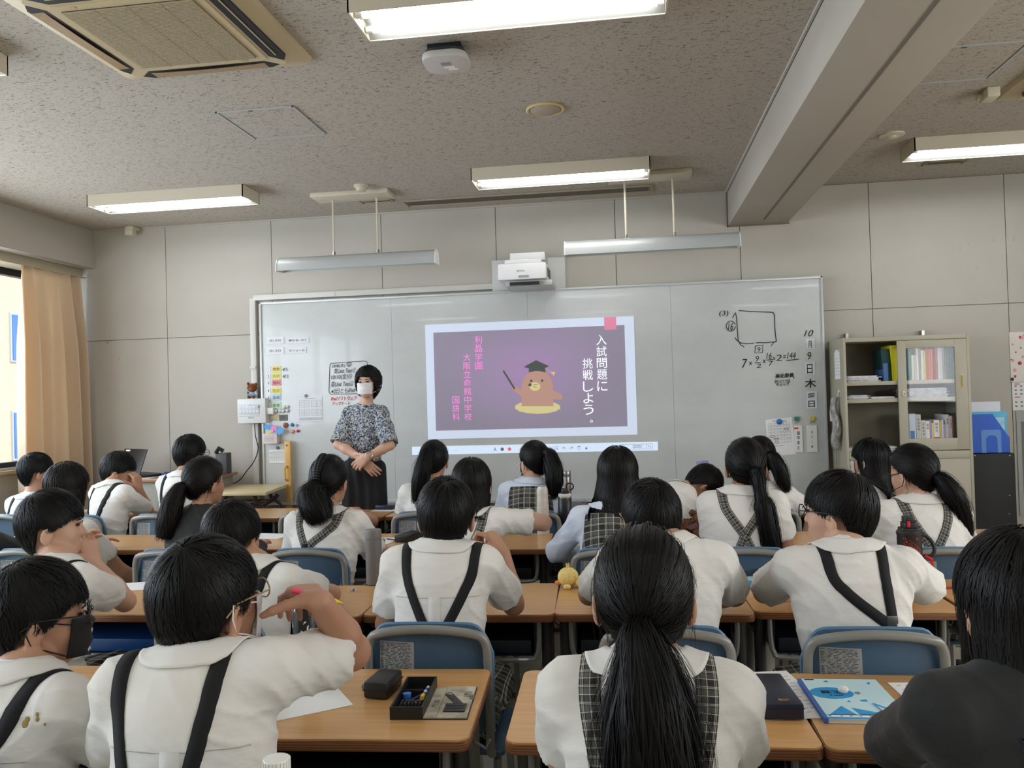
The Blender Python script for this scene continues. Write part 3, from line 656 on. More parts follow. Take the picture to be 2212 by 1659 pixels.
for nm, a0, b0, a1, b1, cc, lab in (('photo', 282, 914, 342, 956, (150, 140, 106), 'small greenish photo card at the board edge'), ('photo', 345, 916, 404, 958, (58, 56, 52), 'small dark photo card at the board edge')):
    c = card(nm, (z5(a0, b0), z5(a1, b1)), noisy(nm+str(a0), cc, tuple(min(255, int(q*1.5)) for q in cc), 40, .4), lab, 'photo')
for i, (a, b, r_, cc, nm, lab) in enumerate(((437, 988, .014, (48, 130, 200), 'round_magnet', 'blue round magnet below the photo cards'), (466, 990, .012, (196, 206, 214), 'round_magnet', 'pale round magnet right of the blue one'), (440, 1036, .015, (206, 170, 120), 'round_magnet', 'tan round magnet low on the left'), (478, 1032, .012, (206, 40, 110), 'round_magnet', 'pink round magnet low on the left'))):
    dome(nm, 500+a/3.318, 620+b/3.318, r_, mat('mag_c%d' % i, cc, .3), lab)
p = z5(390, 990); o = tag(MB().lathe([(.022, 0), (.022, .008), (.001, .012)], (0, 0, 0), 8, Matrix.Rotation(rad(90), 3, 'X')).build('painted_magnet', noisy('mag_paint', (170, 70, 40), (50, 80, 50), 60, .5)), 'octagonal painted magnet in brown and green', 'magnet'); o.location = (p[0], YW_-.001, p[1])
# little basket with paper tags
p0 = z5(250, 1050); p1 = z5(350, 1120)
bk = tag(MB().b2(p0[0], p1[0], YW_-.06, YW_-.0005, p1[1], p0[1]).build('magnetic_basket', mat('basket_pink', (214, 200, 200), .5), bevel=.004), 'pale pink magnetic basket holding coloured paper tags', 'basket')
m_ = MB()
for k in range(6): words(m_, p0[0]+.01, p1[0]-.02, p0[1]-.012-k*.009, .003, YW_-.0606, 1)
m_.build('print', grey_ink, bk)
for i, (a, b, w, h, cc, rot) in enumerate(((272, 1002, 48, 34, (60, 160, 226), .4), (322, 1018, 44, 50, (226, 130, 210), .05), (366, 1030, 50, 44, (70, 170, 232), -.7), (296, 1038, 60, 12, (214, 210, 90), -.3))):
    q = z5(a, b); o = tag(MB().box((0, 0, 0), (w/3.318/290, .004, h/3.318/290), M=Matrix.Rotation(rot, 3, 'Y')).build('paper_tag', mat('tag%d' % i, cc, .5)), '%s paper tag sticking out of the pink basket' % ('left blue', 'pink', 'right blue', 'thin yellow')[i], 'tag', 'paper tags'); o.location = (q[0], YW_-.04-i*.006, q[1])
c = card('calendar_sheet', (z5(268, 1166), z5(398, 1260)), paper_m, 'small monthly calendar sheet pinned low on the board left end', 'calendar'); m_ = MB(); x0, z1 = z5(274, 1192); x1, z0 = z5(392, 1240); ruled(m_, x0, x1, z0, z1, YW_-.0042, 5, 7, .001); words(m_, x0, x1, z1+.008, .003, YW_-.0042, 1); m_.build('print', grey_ink, c)
dome('round_magnet', 500+331/3.318, 620+1152/3.318, .013, mat('magnet_slate', (124, 138, 158), .3), 'slate round magnet above the small calendar sheet')
dome('round_magnet', 500+540/3.318, 620+1440/3.318, .013, mat('magnet_rose', (222, 150, 160), .3), 'rose round magnet near the bottom of the board')
# right: calendar and hanging name cards
def z7card(name, pts, m, label, cat, group=None, yo=.0):
    q = [z7(*p) for p in pts]; v = [(a, YW_-.001-yo, b) for a, b in q]+[(a, YW_-.003-yo, b) for a, b in q]
    return tag(MB().add(v, [(3, 2, 1, 0), (4, 5, 6, 7), (0, 1, 5, 4), (1, 2, 6, 5), (2, 3, 7, 6), (3, 0, 4, 7)][::1]).build(name, m), label, cat, group)
c = z7card('calendar_sheet', [(875, 992), (1072, 972), (1104, 1248), (898, 1264)], paper_m, 'large monthly calendar sheet under a blue magnet on the board', 'calendar')
def z7p(u, v):
    a = (875+u*(1072-875)*1.0+v*26, 992-u*18+v*272); return z7(*a)
m_ = MB()
for i in range(7): pline(m_, [z7p(.08, .12+i*.09), z7p(.9, .12+i*.09)], YW_-.0038, .0012)
for j in range(8): pline(m_, [z7p(.08+j*.117, .12), z7p(.08+j*.117, .66)], YW_-.0038, .0012)
x0, z = z7p(.25, .06); words(m_, x0, x0+.1, z, .005, YW_-.0038, 1)
for i in range(5):
    for j in range(7): x0, z = z7p(.11+j*.117, .18+i*.09); m_.b2(x0, x0+.012, YW_-.004, YW_-.0037, z, z+.003)
m_.build('print', grey_ink, c)
m_ = MB()
for a, b in ((1033, 1059), (926, 1116), (959, 1135), (960, 1160)): pline(m_, [z7(a-16, b-4), z7(a+2, b-8), z7(a+17, b-3), z7(a+10, b+7), z7(a-14, b+8)], YW_-.0042, .003, True)
pline(m_, [z7(912, 1190), z7(1010, 1182)], YW_-.0042, .002); m_.build('pen_marks', ink_m, c)
dome('round_magnet', 1400+979/3.456, 620+1005/3.456, .02, mat('magnet_blue', (30, 110, 180), .3), 'large blue round magnet holding the board calendar', yo=.003)
for i, (a0, a1, cc, gx, txt, lab) in enumerate(((1086, 1154, (26, 120, 104), 1110, '畠中実土', 'narrow white name card with red mark hanging from a green clip'), (1182, 1264, (214, 190, 60), 1225, 'SOIM', 'narrow white name card hanging from a yellow clip'))):
    c = card('name_card', (z7(a0, 1034), z7(a1, 1230)), paper_m, lab, 'card', 'hanging name cards', .004, .004)
    m_ = MB()
    for k, ch in enumerate(txt):
        x0, z1 = z7((a0+a1)/2-(12 if i == 0 else 6), 1075+k*36-(0 if i == 0 else 0)); x1, z0 = z7((a0+a1)/2+(12 if i == 0 else 6), 1075+k*36+(28 if i == 0 else 16)); lettering(m_, ch, x0, x1, z0, z1, YW_-.0095, bold=.01)
    m_.build('lettering', ink_m, c)
    if i == 0: m_ = MB(); x0, z1 = z7(1088, 1048); x1, z0 = z7(1120, 1060); m_.b2(x0, x1, YW_-.0098, YW_-.0093, z0, z1); m_.build('red_mark', red_ink, c)
    q0 = z7(gx-19, 968); q1 = z7(gx+19, 998); o = tag(MB().b2(q0[0], q1[0], YW_-.014, YW_-.001, q1[1], q0[1]).build('magnet_clip', mat('clip%d' % i, cc, .4), bevel=.003), '%s square magnet clip with a wire hook' % ('green', 'yellow')[i], 'clip', 'magnet clips')
    q2 = z7(gx, 1000); MB().tube([(q2[0]-.014, YW_-.009, q2[1]-.018), (q2[0], YW_-.009, q2[1]+.004), (q2[0]+.014, YW_-.009, q2[1]-.018)], .0018, 5).tube([(q2[0], YW_-.009, q2[1]), (q2[0]-.002, YW_-.012, q2[1]-.03)], .0012, 5).build('wire_hook', metal_m, o)
# wooden ruler standing at the left end
rl = tag(MB().b2(-2.65, -2.602, 6.0, 6.03, .10, 1.104).build('board_ruler', noisy('ruler_wood', (214, 172, 98), (200, 156, 84), 8, .5), bevel=.003), 'long wooden board ruler with a handle, leaning at the board left end', 'ruler')
MB().tube([(-2.637, 5.998, .80), (-2.637, 5.965, .815), (-2.637, 5.965, .895), (-2.637, 5.998, .91)], .009, 8).build('handle', mat('ruler_handle', (216, 176, 96), .4), rl, smooth=True)
MB().tube([(-2.63, 5.997, 1.07), (-2.63, 6.0, 1.07)], .006, 8).build('hole', ink_m, rl)
# control box on the wall left of the board
cb = empty('projector_control_box', (-2.915, 6.09, 1.345), 0, 'white wall-mounted projector control box left of the board', 'control box')
MB().b2(-.118, .118, -.09, .0, -.098, .098).build('case', mat('control_white', (214, 216, 214), .35), cb, bevel=.012)
MB().b2(-.104, .068, -.094, -.0895, -.026, .052).build('button_panel', mat('control_panel_grey', (196, 202, 206), .4), cb, bevel=.002)
m_ = MB()
for r_ in range(2):
    for k in range(6): m_.lathe([(.0085, 0), (.0085, .002), (.001, .003)], (-.088+k*.028, -.0935, .03-r_*.034), 10, Matrix.Rotation(rad(90), 3, 'X'))
m_.build('buttons', mat('button_white', (226, 228, 228), .35), cb)['kind'] = 'stuff'
MB().lathe([(.012, 0), (.012, .012), (.001, .013)], (.055, -.0935, .036), 14, Matrix.Rotation(rad(90), 3, 'X')).build('volume_knob', mat('knob_grey', (186, 188, 188), .3), cb, smooth=True)
MB().lathe([(.006, 0), (.006, .002), (.001, .003)], (-.01, -.0935, .048), 10, Matrix.Rotation(rad(90), 3, 'X')).build('power_light', mat('led_blue', (60, 150, 230), .3, emit=(60, 150, 240), es=1), cb)
m_ = MB(); lettering(m_, 'EPSON', -.025, .02, -.058, -.048, -.0905); m_.build('lettering', ink_m, cb)
MB().b2(-.104, .07, -.0915, -.0895, -.0405, -.0385).build('seam', grey_ink, cb)
MB().b2(.10, .17, -.07, -.02, -.03, .02).build('cable_outlet', white_pl, cb, bevel=.004)
p0 = Vector((-2.915+.01, 6.03, 1.247)); pts = [(p0.x, p0.y, p0.z), (-2.90, 6.03, 1.15), (-2.885, 6.04, 1.05), (-2.93, 6.06, .95), (-3.0, 6.07, .87), (-3.06, 6.07, .80), (-3.12, 6.06, .775), (-3.2, 5.98, .775), (-3.28, 5.93, .80)]
def spline(pts, n=6):
    P = [Vector(p) for p in pts]; out = []
    for i in range(len(P)-1):
        a, b, c, d = P[max(i-1, 0)], P[i], P[i+1], P[min(i+2, len(P)-1)]
        for k in range(n):
            t = k/n; out.append(.5*((2*b)+(c-a)*t+(2*a-5*b+4*c-d)*t*t+(3*b-a-3*c+d)*t**3))
    return out+[P[-1]]
tag(MB().tube(spline(pts), .004, 6).build('projector_cable', mat('navy_cable', (26, 30, 48), .5), smooth=True), 'dark cable hanging from the control box', 'cable')
# bear soft toy
tb_ = empty('bear_toy', (-2.925, 6.045, 1.443), 0, 'small brown bear soft toy with blue and white top on the control box', 'soft toy')
plush = noisy('brown_plush', (138, 78, 40), (112, 62, 32), 90, .95, .6, 500)
MB().ball((0, 0, .085), (.04, .034, .035)).ball((-.032, 0, .118), .012, 10, 6).ball((.032, 0, .112), .012, 10, 6).build('head', plush, tb_, smooth=True)
MB().ball((0, -.03, .077), (.014, .01, .011), 10, 6).build('muzzle', mat('plush_tan', (176, 120, 72), .9), tb_, smooth=True)
MB().ball((0, -.04, .081), .004, 8, 5).ball((-.014, -.031, .093), .003, 8, 5).ball((.014, -.031, .093), .003, 8, 5).build('face_beads', ink_m, tb_, smooth=True)
MB().ball((0, 0, .034), (.03, .024, .026)).ball((-.034, -.004, .038), (.014, .012, .02), 10, 6).ball((.034, -.004, .038), (.014, .012, .02), 10, 6).build('jersey', noisy('jersey', (190, 214, 226), (60, 90, 130), 60, .8), tb_, smooth=True)
MB().ball((-.018, -.018, .012), (.014, .022, .012), 10, 6).ball((.018, -.018, .012), (.014, .022, .012), 10, 6).build('legs', plush, tb_, smooth=True)

# ------------------------------------------------------------------ projector above the board
pj_m = mat('projector_white', (222, 222, 220), .35)
wp = tag(MB().b2(-.99, -.43, 6.085, YF-.001, 2.205, 2.44).build('projector_wall_plate', mat('plate_white', (200, 202, 200), .45), bevel=.004), 'white steel mounting plate on the wall behind the projector', 'bracket')
pj = empty('projector', (-.69, 5.85, 2.27), 0, 'white short-throw projector on a wall arm above the board', 'projector')
MB().b2(-.195, .155, -.17, .17, -.045, .075).build('body', pj_m, pj, bevel=.018)
MB().b2(-.15, .19, -.12, .18, -.085, -.044).build('lens_housing', mat('projector_grey', (190, 190, 188), .4), pj, bevel=.012)
MB().b2(-.11, .1, -.16, -.06, -.084, -.06).build('lens_window', mat('lens_black', (40, 42, 46), .1), pj)
MB().b2(-.16, .11, -.05, .234, .075, .12).build('arm_cover', pj_m, pj, bevel=.01)
MB().b2(-.13, .13, .02, .234, .12, .18).build('arm', pj_m, pj, bevel=.008)
MB().b2(-.045, .03, -.172, -.169, -.03, -.014).build('sensor_window', mat('sensor_grey', (150, 152, 154), .3), pj)
m_ = MB()
for k in range(9): m_.b2(.152, .1565, -.1+k*.026, -.09+k*.026, -.02, .05)
m_.build('side_vents', mat('vent_shadow', (90, 92, 94), .7), pj)['kind'] = 'stuff'
m_ = MB(); lettering(m_, 'EPSON', -.055, .0, .012, .023, -.1712); m_.build('lettering', ink_m, pj)
# ------------------------------------------------------------------ steel cabinet and its contents
def c8(a, b, Y): return at(1760+a/2.962, 640+b/2.962, Y)
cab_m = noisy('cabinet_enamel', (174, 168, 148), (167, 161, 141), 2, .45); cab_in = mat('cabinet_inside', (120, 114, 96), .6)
cab = empty('cabinet', (1.84, 5.9, 0), 0, 'beige steel cabinet with a sliding glass door beside the whiteboard', 'cabinet')
X0, X1, Y0, Y1, ZT, ZM = 1.445, 2.24, 5.70, 6.10, 1.728, .93
def cb2(mb, a, b, c, d, e, f): return mb.b2(a-1.84, b-1.84, c-5.9, d-5.9, e, f)
m_ = MB(); t = .018
for a in ((X0, X0+t, Y0, Y1, .0, ZT), (X1-t, X1, Y0, Y1, .0, ZT), (X0+t, X1-t, Y0, Y1, ZT-.03, ZT), (X0+t, X1-t, Y0, Y1, ZM-.02, ZM+.03), (X0+t, X1-t, Y0, Y1, 0, .06)): cb2(m_, *a)
m_.build('body', cab_m, cab, bevel=.003)
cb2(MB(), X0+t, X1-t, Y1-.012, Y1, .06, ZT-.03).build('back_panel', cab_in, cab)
zs1 = c8(360, 545, Y0).z; zs2 = c8(360, 657, Y0).z
for z in (zs1, zs2): cb2(MB(), X0+t, X1-t, Y0+.025, Y1-.012, z-.026, z).build('shelf', cab_m, cab, bevel=.002)
cab_glass = glass.copy(); cab_glass.name = 'cabinet_glass'
for nd in cab_glass.node_tree.nodes:
    if nd.type == 'MIX_SHADER': nd.inputs[0].default_value = .018
dx0 = c8(537, 600, Y0).x; dx1 = X1-t; gx0 = c8(592, 600, Y0).x; gx1 = c8(905, 600, Y0).x; gz1 = c8(750, 328, Y0).z; gz0 = c8(750, 910, Y0).z
d = MB()
for a in ((dx0, gx0, ZM+.035, ZT-.032), (gx1, dx1, ZM+.035, ZT-.032), (gx0, gx1, gz1, ZT-.032), (gx0, gx1, ZM+.035, gz0)): cb2(d, a[0], a[1], Y0+.002, Y0+.018, a[2], a[3])
dr = d.build('door', cab_m, cab, bevel=.0015)
cb2(MB(), gx0-.004, gx1+.004, Y0+.009, Y0+.012, gz0-.004, gz1+.004).build('glass', cab_glass, dr)
hx = c8(941, 540, Y0); MB().box((hx.x-1.84, Y0-5.9+.001, hx.z), (.022, .003, .088)).build('recessed_handle', mat('handle_brass', (196, 176, 110), .4), dr, bevel=.001)
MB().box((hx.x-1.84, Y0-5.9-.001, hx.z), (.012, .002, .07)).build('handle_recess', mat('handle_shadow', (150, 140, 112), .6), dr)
kx = c8(570, 622, Y0); MB().box((kx.x-1.84, Y0-5.9-.003, kx.z), (.022, .01, .036)).build('lock', offwhite_pl, dr, bevel=.004); MB().box((kx.x-1.84, Y0-5.9-.009, kx.z-.003), (.004, .003, .009)).build('keyhole', ink_m, dr)
for a, b in ((X0+t, (X0+X1)/2+.01), ((X0+X1)/2-.01, X1-t)):
    f = cb2(MB(), a, b, Y0+(.02 if a < 1.6 else .004), Y0+(.034 if a < 1.6 else .018), .065, ZM-.022).build('lower_door', cab_m, cab, bevel=.0015)
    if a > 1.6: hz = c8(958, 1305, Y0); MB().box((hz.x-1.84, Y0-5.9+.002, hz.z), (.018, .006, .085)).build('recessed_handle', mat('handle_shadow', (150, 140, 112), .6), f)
for a in (1.573, 2.087): tag(MB().b2(a-.009, a+.009, 6.08, YF-.001, ZT, ZT+.055).build('wall_bracket', metal_m), 'steel bracket fixing the cabinet %s top corner to the wall' % ('left' if a < 1.8 else 'right'), 'bracket')
def book(x, w, h, y, z, col, label, group, lean=0, label_col=None, dpt=.2):
    o = tag(MB().b2(0, w, 0, dpt, 0, h).build('book', mat('bk_%d_%d_%d' % col, col, .6), bevel=.0015), label, 'book', group); o.location = (x, y, z); o.rotation_euler = (0, lean, 0)
    if label_col: MB().b2(w*.2, w*.8, -.0008, 0, h*.15, h*.45).build('spine_label', mat('bl_%d_%d_%d' % label_col, label_col, .7), o)
    return o
cols = [(60, 120, 96), (226, 224, 214), (200, 196, 180), (226, 226, 220), (150, 146, 140), (230, 230, 226), (214, 196, 70), (180, 96, 60), (206, 98, 56), (214, 104, 60), (120, 60, 40), (200, 84, 60), (226, 228, 230), (232, 234, 236), (186, 178, 160), (150, 160, 150), (110, 150, 140), (96, 146, 140), (84, 140, 140), (110, 170, 190)]
ORD = 'first second third fourth fifth sixth seventh eighth ninth tenth eleventh twelfth thirteenth fourteenth fifteenth sixteenth seventeenth eighteenth nineteenth twentieth'.split()
random.seed(3); x = c8(600, 400, Y0+.1).x; xe = c8(905, 400, Y0+.1).x; n = len(cols); names = ['green', 'white', 'cream', 'white', 'grey', 'white', 'yellow', 'rust', 'orange', 'orange', 'brown', 'red-orange', 'white', 'white', 'beige', 'grey-green', 'teal', 'teal', 'teal', 'pale blue']
xtop = x
for i, c in enumerate(cols):
    w = (xe-x)/n; h = .2+random.uniform(-.0, .03)
    book(x+i*w, w*.94, h if i not in (1, 2) else .17, Y0+.09, zs1, c, '%s folder on the upper shelf behind glass, %s from the door post' % (names[i], ORD[i]), 'folders behind the cabinet glass, upper shelf', .0, None)
cols2 = [((212, 222, 236), .0415), ((206, 204, 196), .032), ((214, 212, 206), .028), ((236, 236, 232), .026), ((180, 150, 190), .012), ((226, 206, 120), .014), ((232, 232, 230), .036), ((214, 190, 90), .012), ((226, 220, 236), .014), ((186, 176, 206), .013), ((230, 230, 232), .022), ((228, 228, 226), .020), ((180, 60, 60), .01), ((40, 60, 54), .045), ((140, 44, 56), .03)]
nm2 = ['pale blue filing case', 'grey book', 'white book', 'white book', 'lilac book', 'yellow book', 'white and red book', 'mustard book', 'pale lilac book', 'violet book', 'white book', 'off-white book', 'thin red book', 'dark green binder', 'crimson book']
x = c8(603, 800, Y0+.1).x; z0 = ZM+.03
for i, (c, w) in enumerate(cols2):
    h = (.245, .24, .20, .195, .2, .18, .2, .19, .2, .17, .235, .225, .22, .24, .2)[i]
    o = book(x, w*.96, h, Y0+.09, z0, c, '%s on the lower shelf behind glass, %s from the door post' % (nm2[i], ORD[i]), 'books behind the cabinet glass, lower shelf', 0, None)
    if i in (1, 2, 3, 6, 10, 11):
        m_ = MB(); 
        for k, ch in enumerate(('社会科用', '学級経営', '国語', '国語科', '道徳', '生活科')[(1, 2, 3, 6, 10, 11).index(i)]): lettering(m_, ch, w*.25, w*.7, h*.82-k*.022, h*.82-k*.022+.016, -.0008)
        m_.build('lettering', ink_m, o)
    if i == 6: MB().b2(0, w*.96, -.0006, 0, 0, .085).build('red_band', red_ink, o)
    if i == 0: MB().b2(.004, .03, -.0012, 0, .02, .13).build('thumb_window', mat('case_window', (70, 120, 180), .4), o)
    x += w
book(c8(430, 400, Y0+.1).x, .05, .215, Y0+.08, zs1, (20, 66, 66), 'dark teal filing case leaning in the open cabinet half', 'binders in the open cabinet half', -.06)
_fb = book(c8(486, 400, Y0+.1).x, .042, .24, Y0+.08, zs1, (222, 214, 40), 'bright yellow binder in the open cabinet half', 'binders in the open cabinet half', -.04)
_f2 = book(c8(440, 480, Y0+.06).x, .03, .12, Y0+.06, zs1, (70, 110, 160), 'slate blue case front with an arched window in the open cabinet half', 'binders in the open cabinet half', 0)
random.seed(5)
def paper_stack(x0, x1, y0, z, n, label, group='paper stacks in the cabinet', dep=.24):
    m_ = MB()
    for k in range(n): m_.box(((x0+x1)/2+random.uniform(-.012, .012), y0+dep/2+random.uniform(-.01, .01), z+.002+k*.0045), (x1-x0-random.uniform(0, .05), dep, .004), rz=random.uniform(-.06, .06))
    return tag(m_.build('paper_stack', noisy('stack_paper', (222, 222, 222), (190, 192, 198), 30, .8)), label, 'paper', group)
paper_stack(c8(196, 520, Y0).x, c8(432, 520, Y0).x, Y0+.04, zs1, 9, 'stack of papers on the upper left cabinet shelf')
paper_stack(c8(200, 640, Y0).x+.01, c8(370, 640, Y0).x, Y0+.04, zs2, 6, 'thicker stack of papers on the middle left cabinet shelf')
paper_stack(c8(372, 640, Y0).x, c8(534, 640, Y0).x, Y0+.04, zs2, 3, 'thin spread of papers on the middle left cabinet shelf')
paper_stack(c8(205, 950, Y0).x, c8(330, 950, Y0).x, Y0+.04, ZM+.03, 5, 'papers lying at the bottom left of the open cabinet half')
paper_stack(c8(350, 950, Y0).x, c8(540, 950, Y0).x, Y0+.04, ZM+.03, 7, 'papers lying beside the door post on the cabinet floor')
paper_stack(c8(606, 640, Y0).x, c8(890, 640, Y0).x, Y0+.06, zs2, 14, 'tall stack of papers behind the cabinet glass')
# things on the cabinet's left side
p = at(1799, 777, 5.88)
o = tag(MB().b2(-.003, 0, -.07, .07, -.1, .1).build('calendar_sheet', paper_m), 'small calendar sheet clipped to the cabinet side', 'calendar'); o.location = (X0-.0005, 5.85, 1.555)
m_ = MB()
for i in range(6): m_.b2(-.0036, -.003, -.055, .055, .04-i*.022, .0415-i*.022)
m_.b2(-.006, -.003, -.065, -.052, .088, .098); m_.b2(-.006, -.003, .052, .065, .088, .098); m_.build('print', grey_ink, o)
hkp = (X0, 5.83, 1.37)
o = tag(MB().lathe([(.012, 0), (.012, .006), (.005, .01)], (0, 0, 0), 12, Matrix.Rotation(rad(-90), 3, 'Y')).tube([(-.006, 0, -.01), (-.012, 0, -.04), (-.022, 0, -.03)], .003, 6).build('magnet_hook', white_pl), 'white magnet hook on the cabinet side', 'hook'); o.location = hkp
def cloth_hang():
    P = []
    for i in range(22):
        u = i/21; row = []
        wid = .03+.10*min(1, u*1.8)*(1 if u < .75 else 1-(u-.75)*2.6)
        for j in range(25):
            v = j/24-.5; a = v*2*pi*2.2+u*2
            row.append((-.03-.018*sin(a)-.01*sin(u*9), v*wid+.012*sin(u*7), -.33*u-.02*abs(v)*u+.03*sin(v*8)*u))
        P.append(row)
    return MB().grid(P)
o = cloth_hang().build('cleaning_cloth', noisy('grey_cloth', (190, 188, 186), (140, 138, 138), 30, .95, .5, 200), smooth=True); tag(o, 'grey-white cleaning cloth hanging from the cabinet side hook', 'cloth'); o.location = (hkp[0], hkp[1], hkp[2]-.04)
sd = o.modifiers.new('s', 'SOLIDIFY'); sd.thickness = .003
o = tag(MB().tube([(0, 0, 0), (0, 0, -.34)], .004, 6).tube([(0, 0, .05), (0, 0, 0)], .009, 8).build('pointer_stick', mat('pointer_grey', (150, 150, 150), .4)), 'thin grey pointer hanging beside the cloth', 'stick'); o.location = (X0-.02, 5.90, 1.06)
o = tag(MB().b2(-.03, 0, -.02, .02, -.0, .08).tube([(-.015, 0, .08), (-.015, 0, .15)], .011, 8).build('marker_holder', white_pl, bevel=.002), 'white magnetic marker holder on the cabinet side', 'holder'); o.location = (X0-.001, 5.97, 1.16)
MB().tube([(-.015, 0, .15), (-.015, 0, .165)], .009, 8).build('cap', metal_m, o)
o = tag(MB().b2(0, .028, -.05, .05, -.13, .13).build('document_pocket', mat('clear_sleeve', (214, 214, 210), .25), bevel=.004), 'clear plastic document pocket on the cabinet right side', 'pocket'); o.location = (X1+.001, 5.93, 1.52)
# black box cabinet + filing boxes
blk = mat('black_board', (13, 13, 15), .6)
bb = tag(MB().b2(2.272, 2.535, 5.8, 6.11, 0, .927).build('black_storage_box', blk, bevel=.003), 'tall black storage box at the right of the cabinet', 'box')
m_ = MB()
for px, py in ((2181, 984), (2181, 1070), (2106, 984), (2180, 1110)): q = at(px, py, 5.8); m_.box((q.x, 5.799, q.z), (.008, .004, .005))
m_.build('rivet', metal_m, bb)
fx0, fx1 = at(2097, 930, 5.82).x, at(2180, 930, 5.82).x
M90 = Matrix(((1, 0, 0), (0, 0, 1), (0, 1, 0)))
def filebox(y, label, gr):
    a = [(fx0, .929), (fx1, .929), (fx1, 1.03), (fx1-.10, 1.19), (fx0, 1.19)]
    o = tag(MB().prism(a, 0, .002, M90, (0, y, 0)).prism([(fx0, .929), (fx1, .929), (fx1, 1.2), (fx0, 1.2)], 0, .002, M90, (0, y+.085, 0)).b2(fx0, fx0+.002, y, y+.087, .929, 1.19).b2(fx0, fx1, y, y+.087, .929, .932).b2(fx1-.002, fx1, y, y+.087, .929, 1.03).build('file_box', mat('royal_blue_board', (20, 88, 196), .5)), label, 'file box', gr)
    arch = []
    cx_ = (fx0+fx1)/2+.008
    out = [(cx_-.065, .931), (cx_-.065, 1.075)]+[(cx_-.055+.0, 1.085), (cx_+.05, 1.085), (cx_+.06, 1.075), (cx_+.06, .931), (cx_+.035, .931), (cx_+.035, 1.02)]+[(cx_+.0+.035*cos(rad(k*18)), 1.02+.028*sin(rad(k*18))) for k in range(1, 10)]+[(cx_-.035, 1.02), (cx_-.035, .931)]
    MB().prism(out, -.0015, 0, M90, (0, y-.0002, 0)).build('arch_print', mat('arch_blue', (90, 140, 210), .5), o)
    return o
f1 = filebox(5.82, 'royal blue cardboard file box on the black storage box', None)
o = tag(MB().b2(fx0+.01, fx1-.004, 5.84, 5.865, .933, 1.205).build('clear_file', mat('sky_blue_file', (70, 176, 214), .4)), 'sky blue clear file standing in the blue file box', 'file')
MB().b2(fx0+.13, fx1-.02, 5.838, 5.8395, .98, 1.165).build('cover_picture', noisy('cover_pic', (110, 186, 220), (230, 240, 240), 6, .4), o)
o = tag(MB().b2(fx0+.004, fx1-.03, 5.868, 5.885, .933, 1.272).build('paper_bundle', mat('bundle_white', (226, 226, 234), .7)), 'white papers sticking up from the blue file box', 'paper')
# wall calendar (right edge)
wc = empty('wall_calendar', (2.76, YF-.001, 1.2), 0, 'wall calendar with red floral picture at the right edge of the photo', 'calendar')
MB().b2(-.085, .2, -.006, 0, .2, .55).build('picture_page', mat('calendar_cream', (228, 222, 212), .6), wc)
rng = random.Random(4); m1, m2, m3 = MB(), MB(), MB()
for k in range(46):
    a = rng.uniform(-.08, .19); b = rng.choice((rng.uniform(.5, .545), rng.uniform(.21, .29), rng.uniform(.3, .48))); r_ = rng.uniform(.005, .014)
    (m1, m2, m3)[k % 3].add([(a+r_*cos(t*pi/4), -.0066-.0001*k/10, b+r_*sin(t*pi/4)) for t in range(8)], [tuple(range(8))])
m1.build('red_print', mat('cal_red', (190, 36, 44), .6), wc)['kind'] = 'stuff'; m2.build('dark_print', mat('cal_dark', (70, 50, 44), .6), wc)['kind'] = 'stuff'; m3.build('pink_print', mat('cal_pink', (232, 160, 170), .6), wc)['kind'] = 'stuff'
MB().b2(-.08, .2, -.007, 0, -.03+.03, .195).build('date_page', paper_m, wc)
m_ = MB()
for i in range(6):
    for j in range(7): 
        if i != 3: m_.b2(-.065+j*.036, -.05+j*.036, -.0078, -.007, .165-i*.028, .175-i*.028)
m_.build('date_print', grey_ink, wc); MB().b2(-.065, -.03, -.0082, -.007, .182, .187).b2(-.065, -.03, -.0082, -.007, .09, .095).build('red_bar', red_ink, wc)
wp2 = tag(MB().b2(2.70, 2.95, YF-.008, YF-.0005, .46, 1.19).build('notice_sheet', mat('notice_grey', (176, 176, 172), .7)), 'grey framed notice hanging under the wall calendar', 'notice')
MB().b2(2.73, 2.93, YF-.01, YF-.008, .62, 1.12).build('print', mat('notice_print', (120, 122, 124), .7), wp2)

# ------------------------------------------------------------------ desk with laptop, folding table, chair at the front left
ld = empty('teacher_desk', (-3.42, 5.78, 0), 0, 'grey steel-sided desk with a wooden top in the front left corner', 'desk')
MB().b2(-.46, .36, -.24, .26, .846, .87).build('top', wood_mat('old_desk_top', (180, 140, 104), (170, 130, 96), (160, 120, 86)), ld, bevel=.004)
MB().b2(-.42, .33, -.21, .24, 0, .846).build('body', mat('desk_side_grey', (150, 148, 138), .6), ld, bevel=.004)
MB().b2(-.46, -.1, -.2, .25, .87, .873).build('desk_mat', mat('mat_white', (214, 214, 212), .6), ld)
lp = empty('laptop', (-3.70, 5.76, .873), rad(-28), 'black laptop with its lid up on the front left desk', 'laptop')
MB().b2(-.16, .16, -.11, .11, 0, .018).build('base', black_m, lp, bevel=.004)
_L = Matrix.Rotation(rad(-20), 3, 'X')
MB().box(_L@Vector((0, 0, .105))+Vector((0, -.11, .012)), (.32, .008, .21), M=_L).build('lid', black_m, lp, bevel=.003)
MB().box(_L@Vector((-.10, -.005, .195))+Vector((0, -.11, .012)), (.06, .002, .012), M=_L).build('sticker', paper_m, lp)
def thing(mb, name, m, label, cat, loc, rz=0, group=None, **k):
    o = tag(mb.build(name, m, **k), label, cat, group); o.location = loc; o.rotation_euler = (0, 0, rz); return o
thing(MB().b2(-.07, .07, -.06, .06, 0, .14), 'speaker_box', black_m, 'black box speaker beside the laptop', 'speaker', (-3.36, 5.86, .873), bevel=.006)
_p = at(480, 985, 5.85)
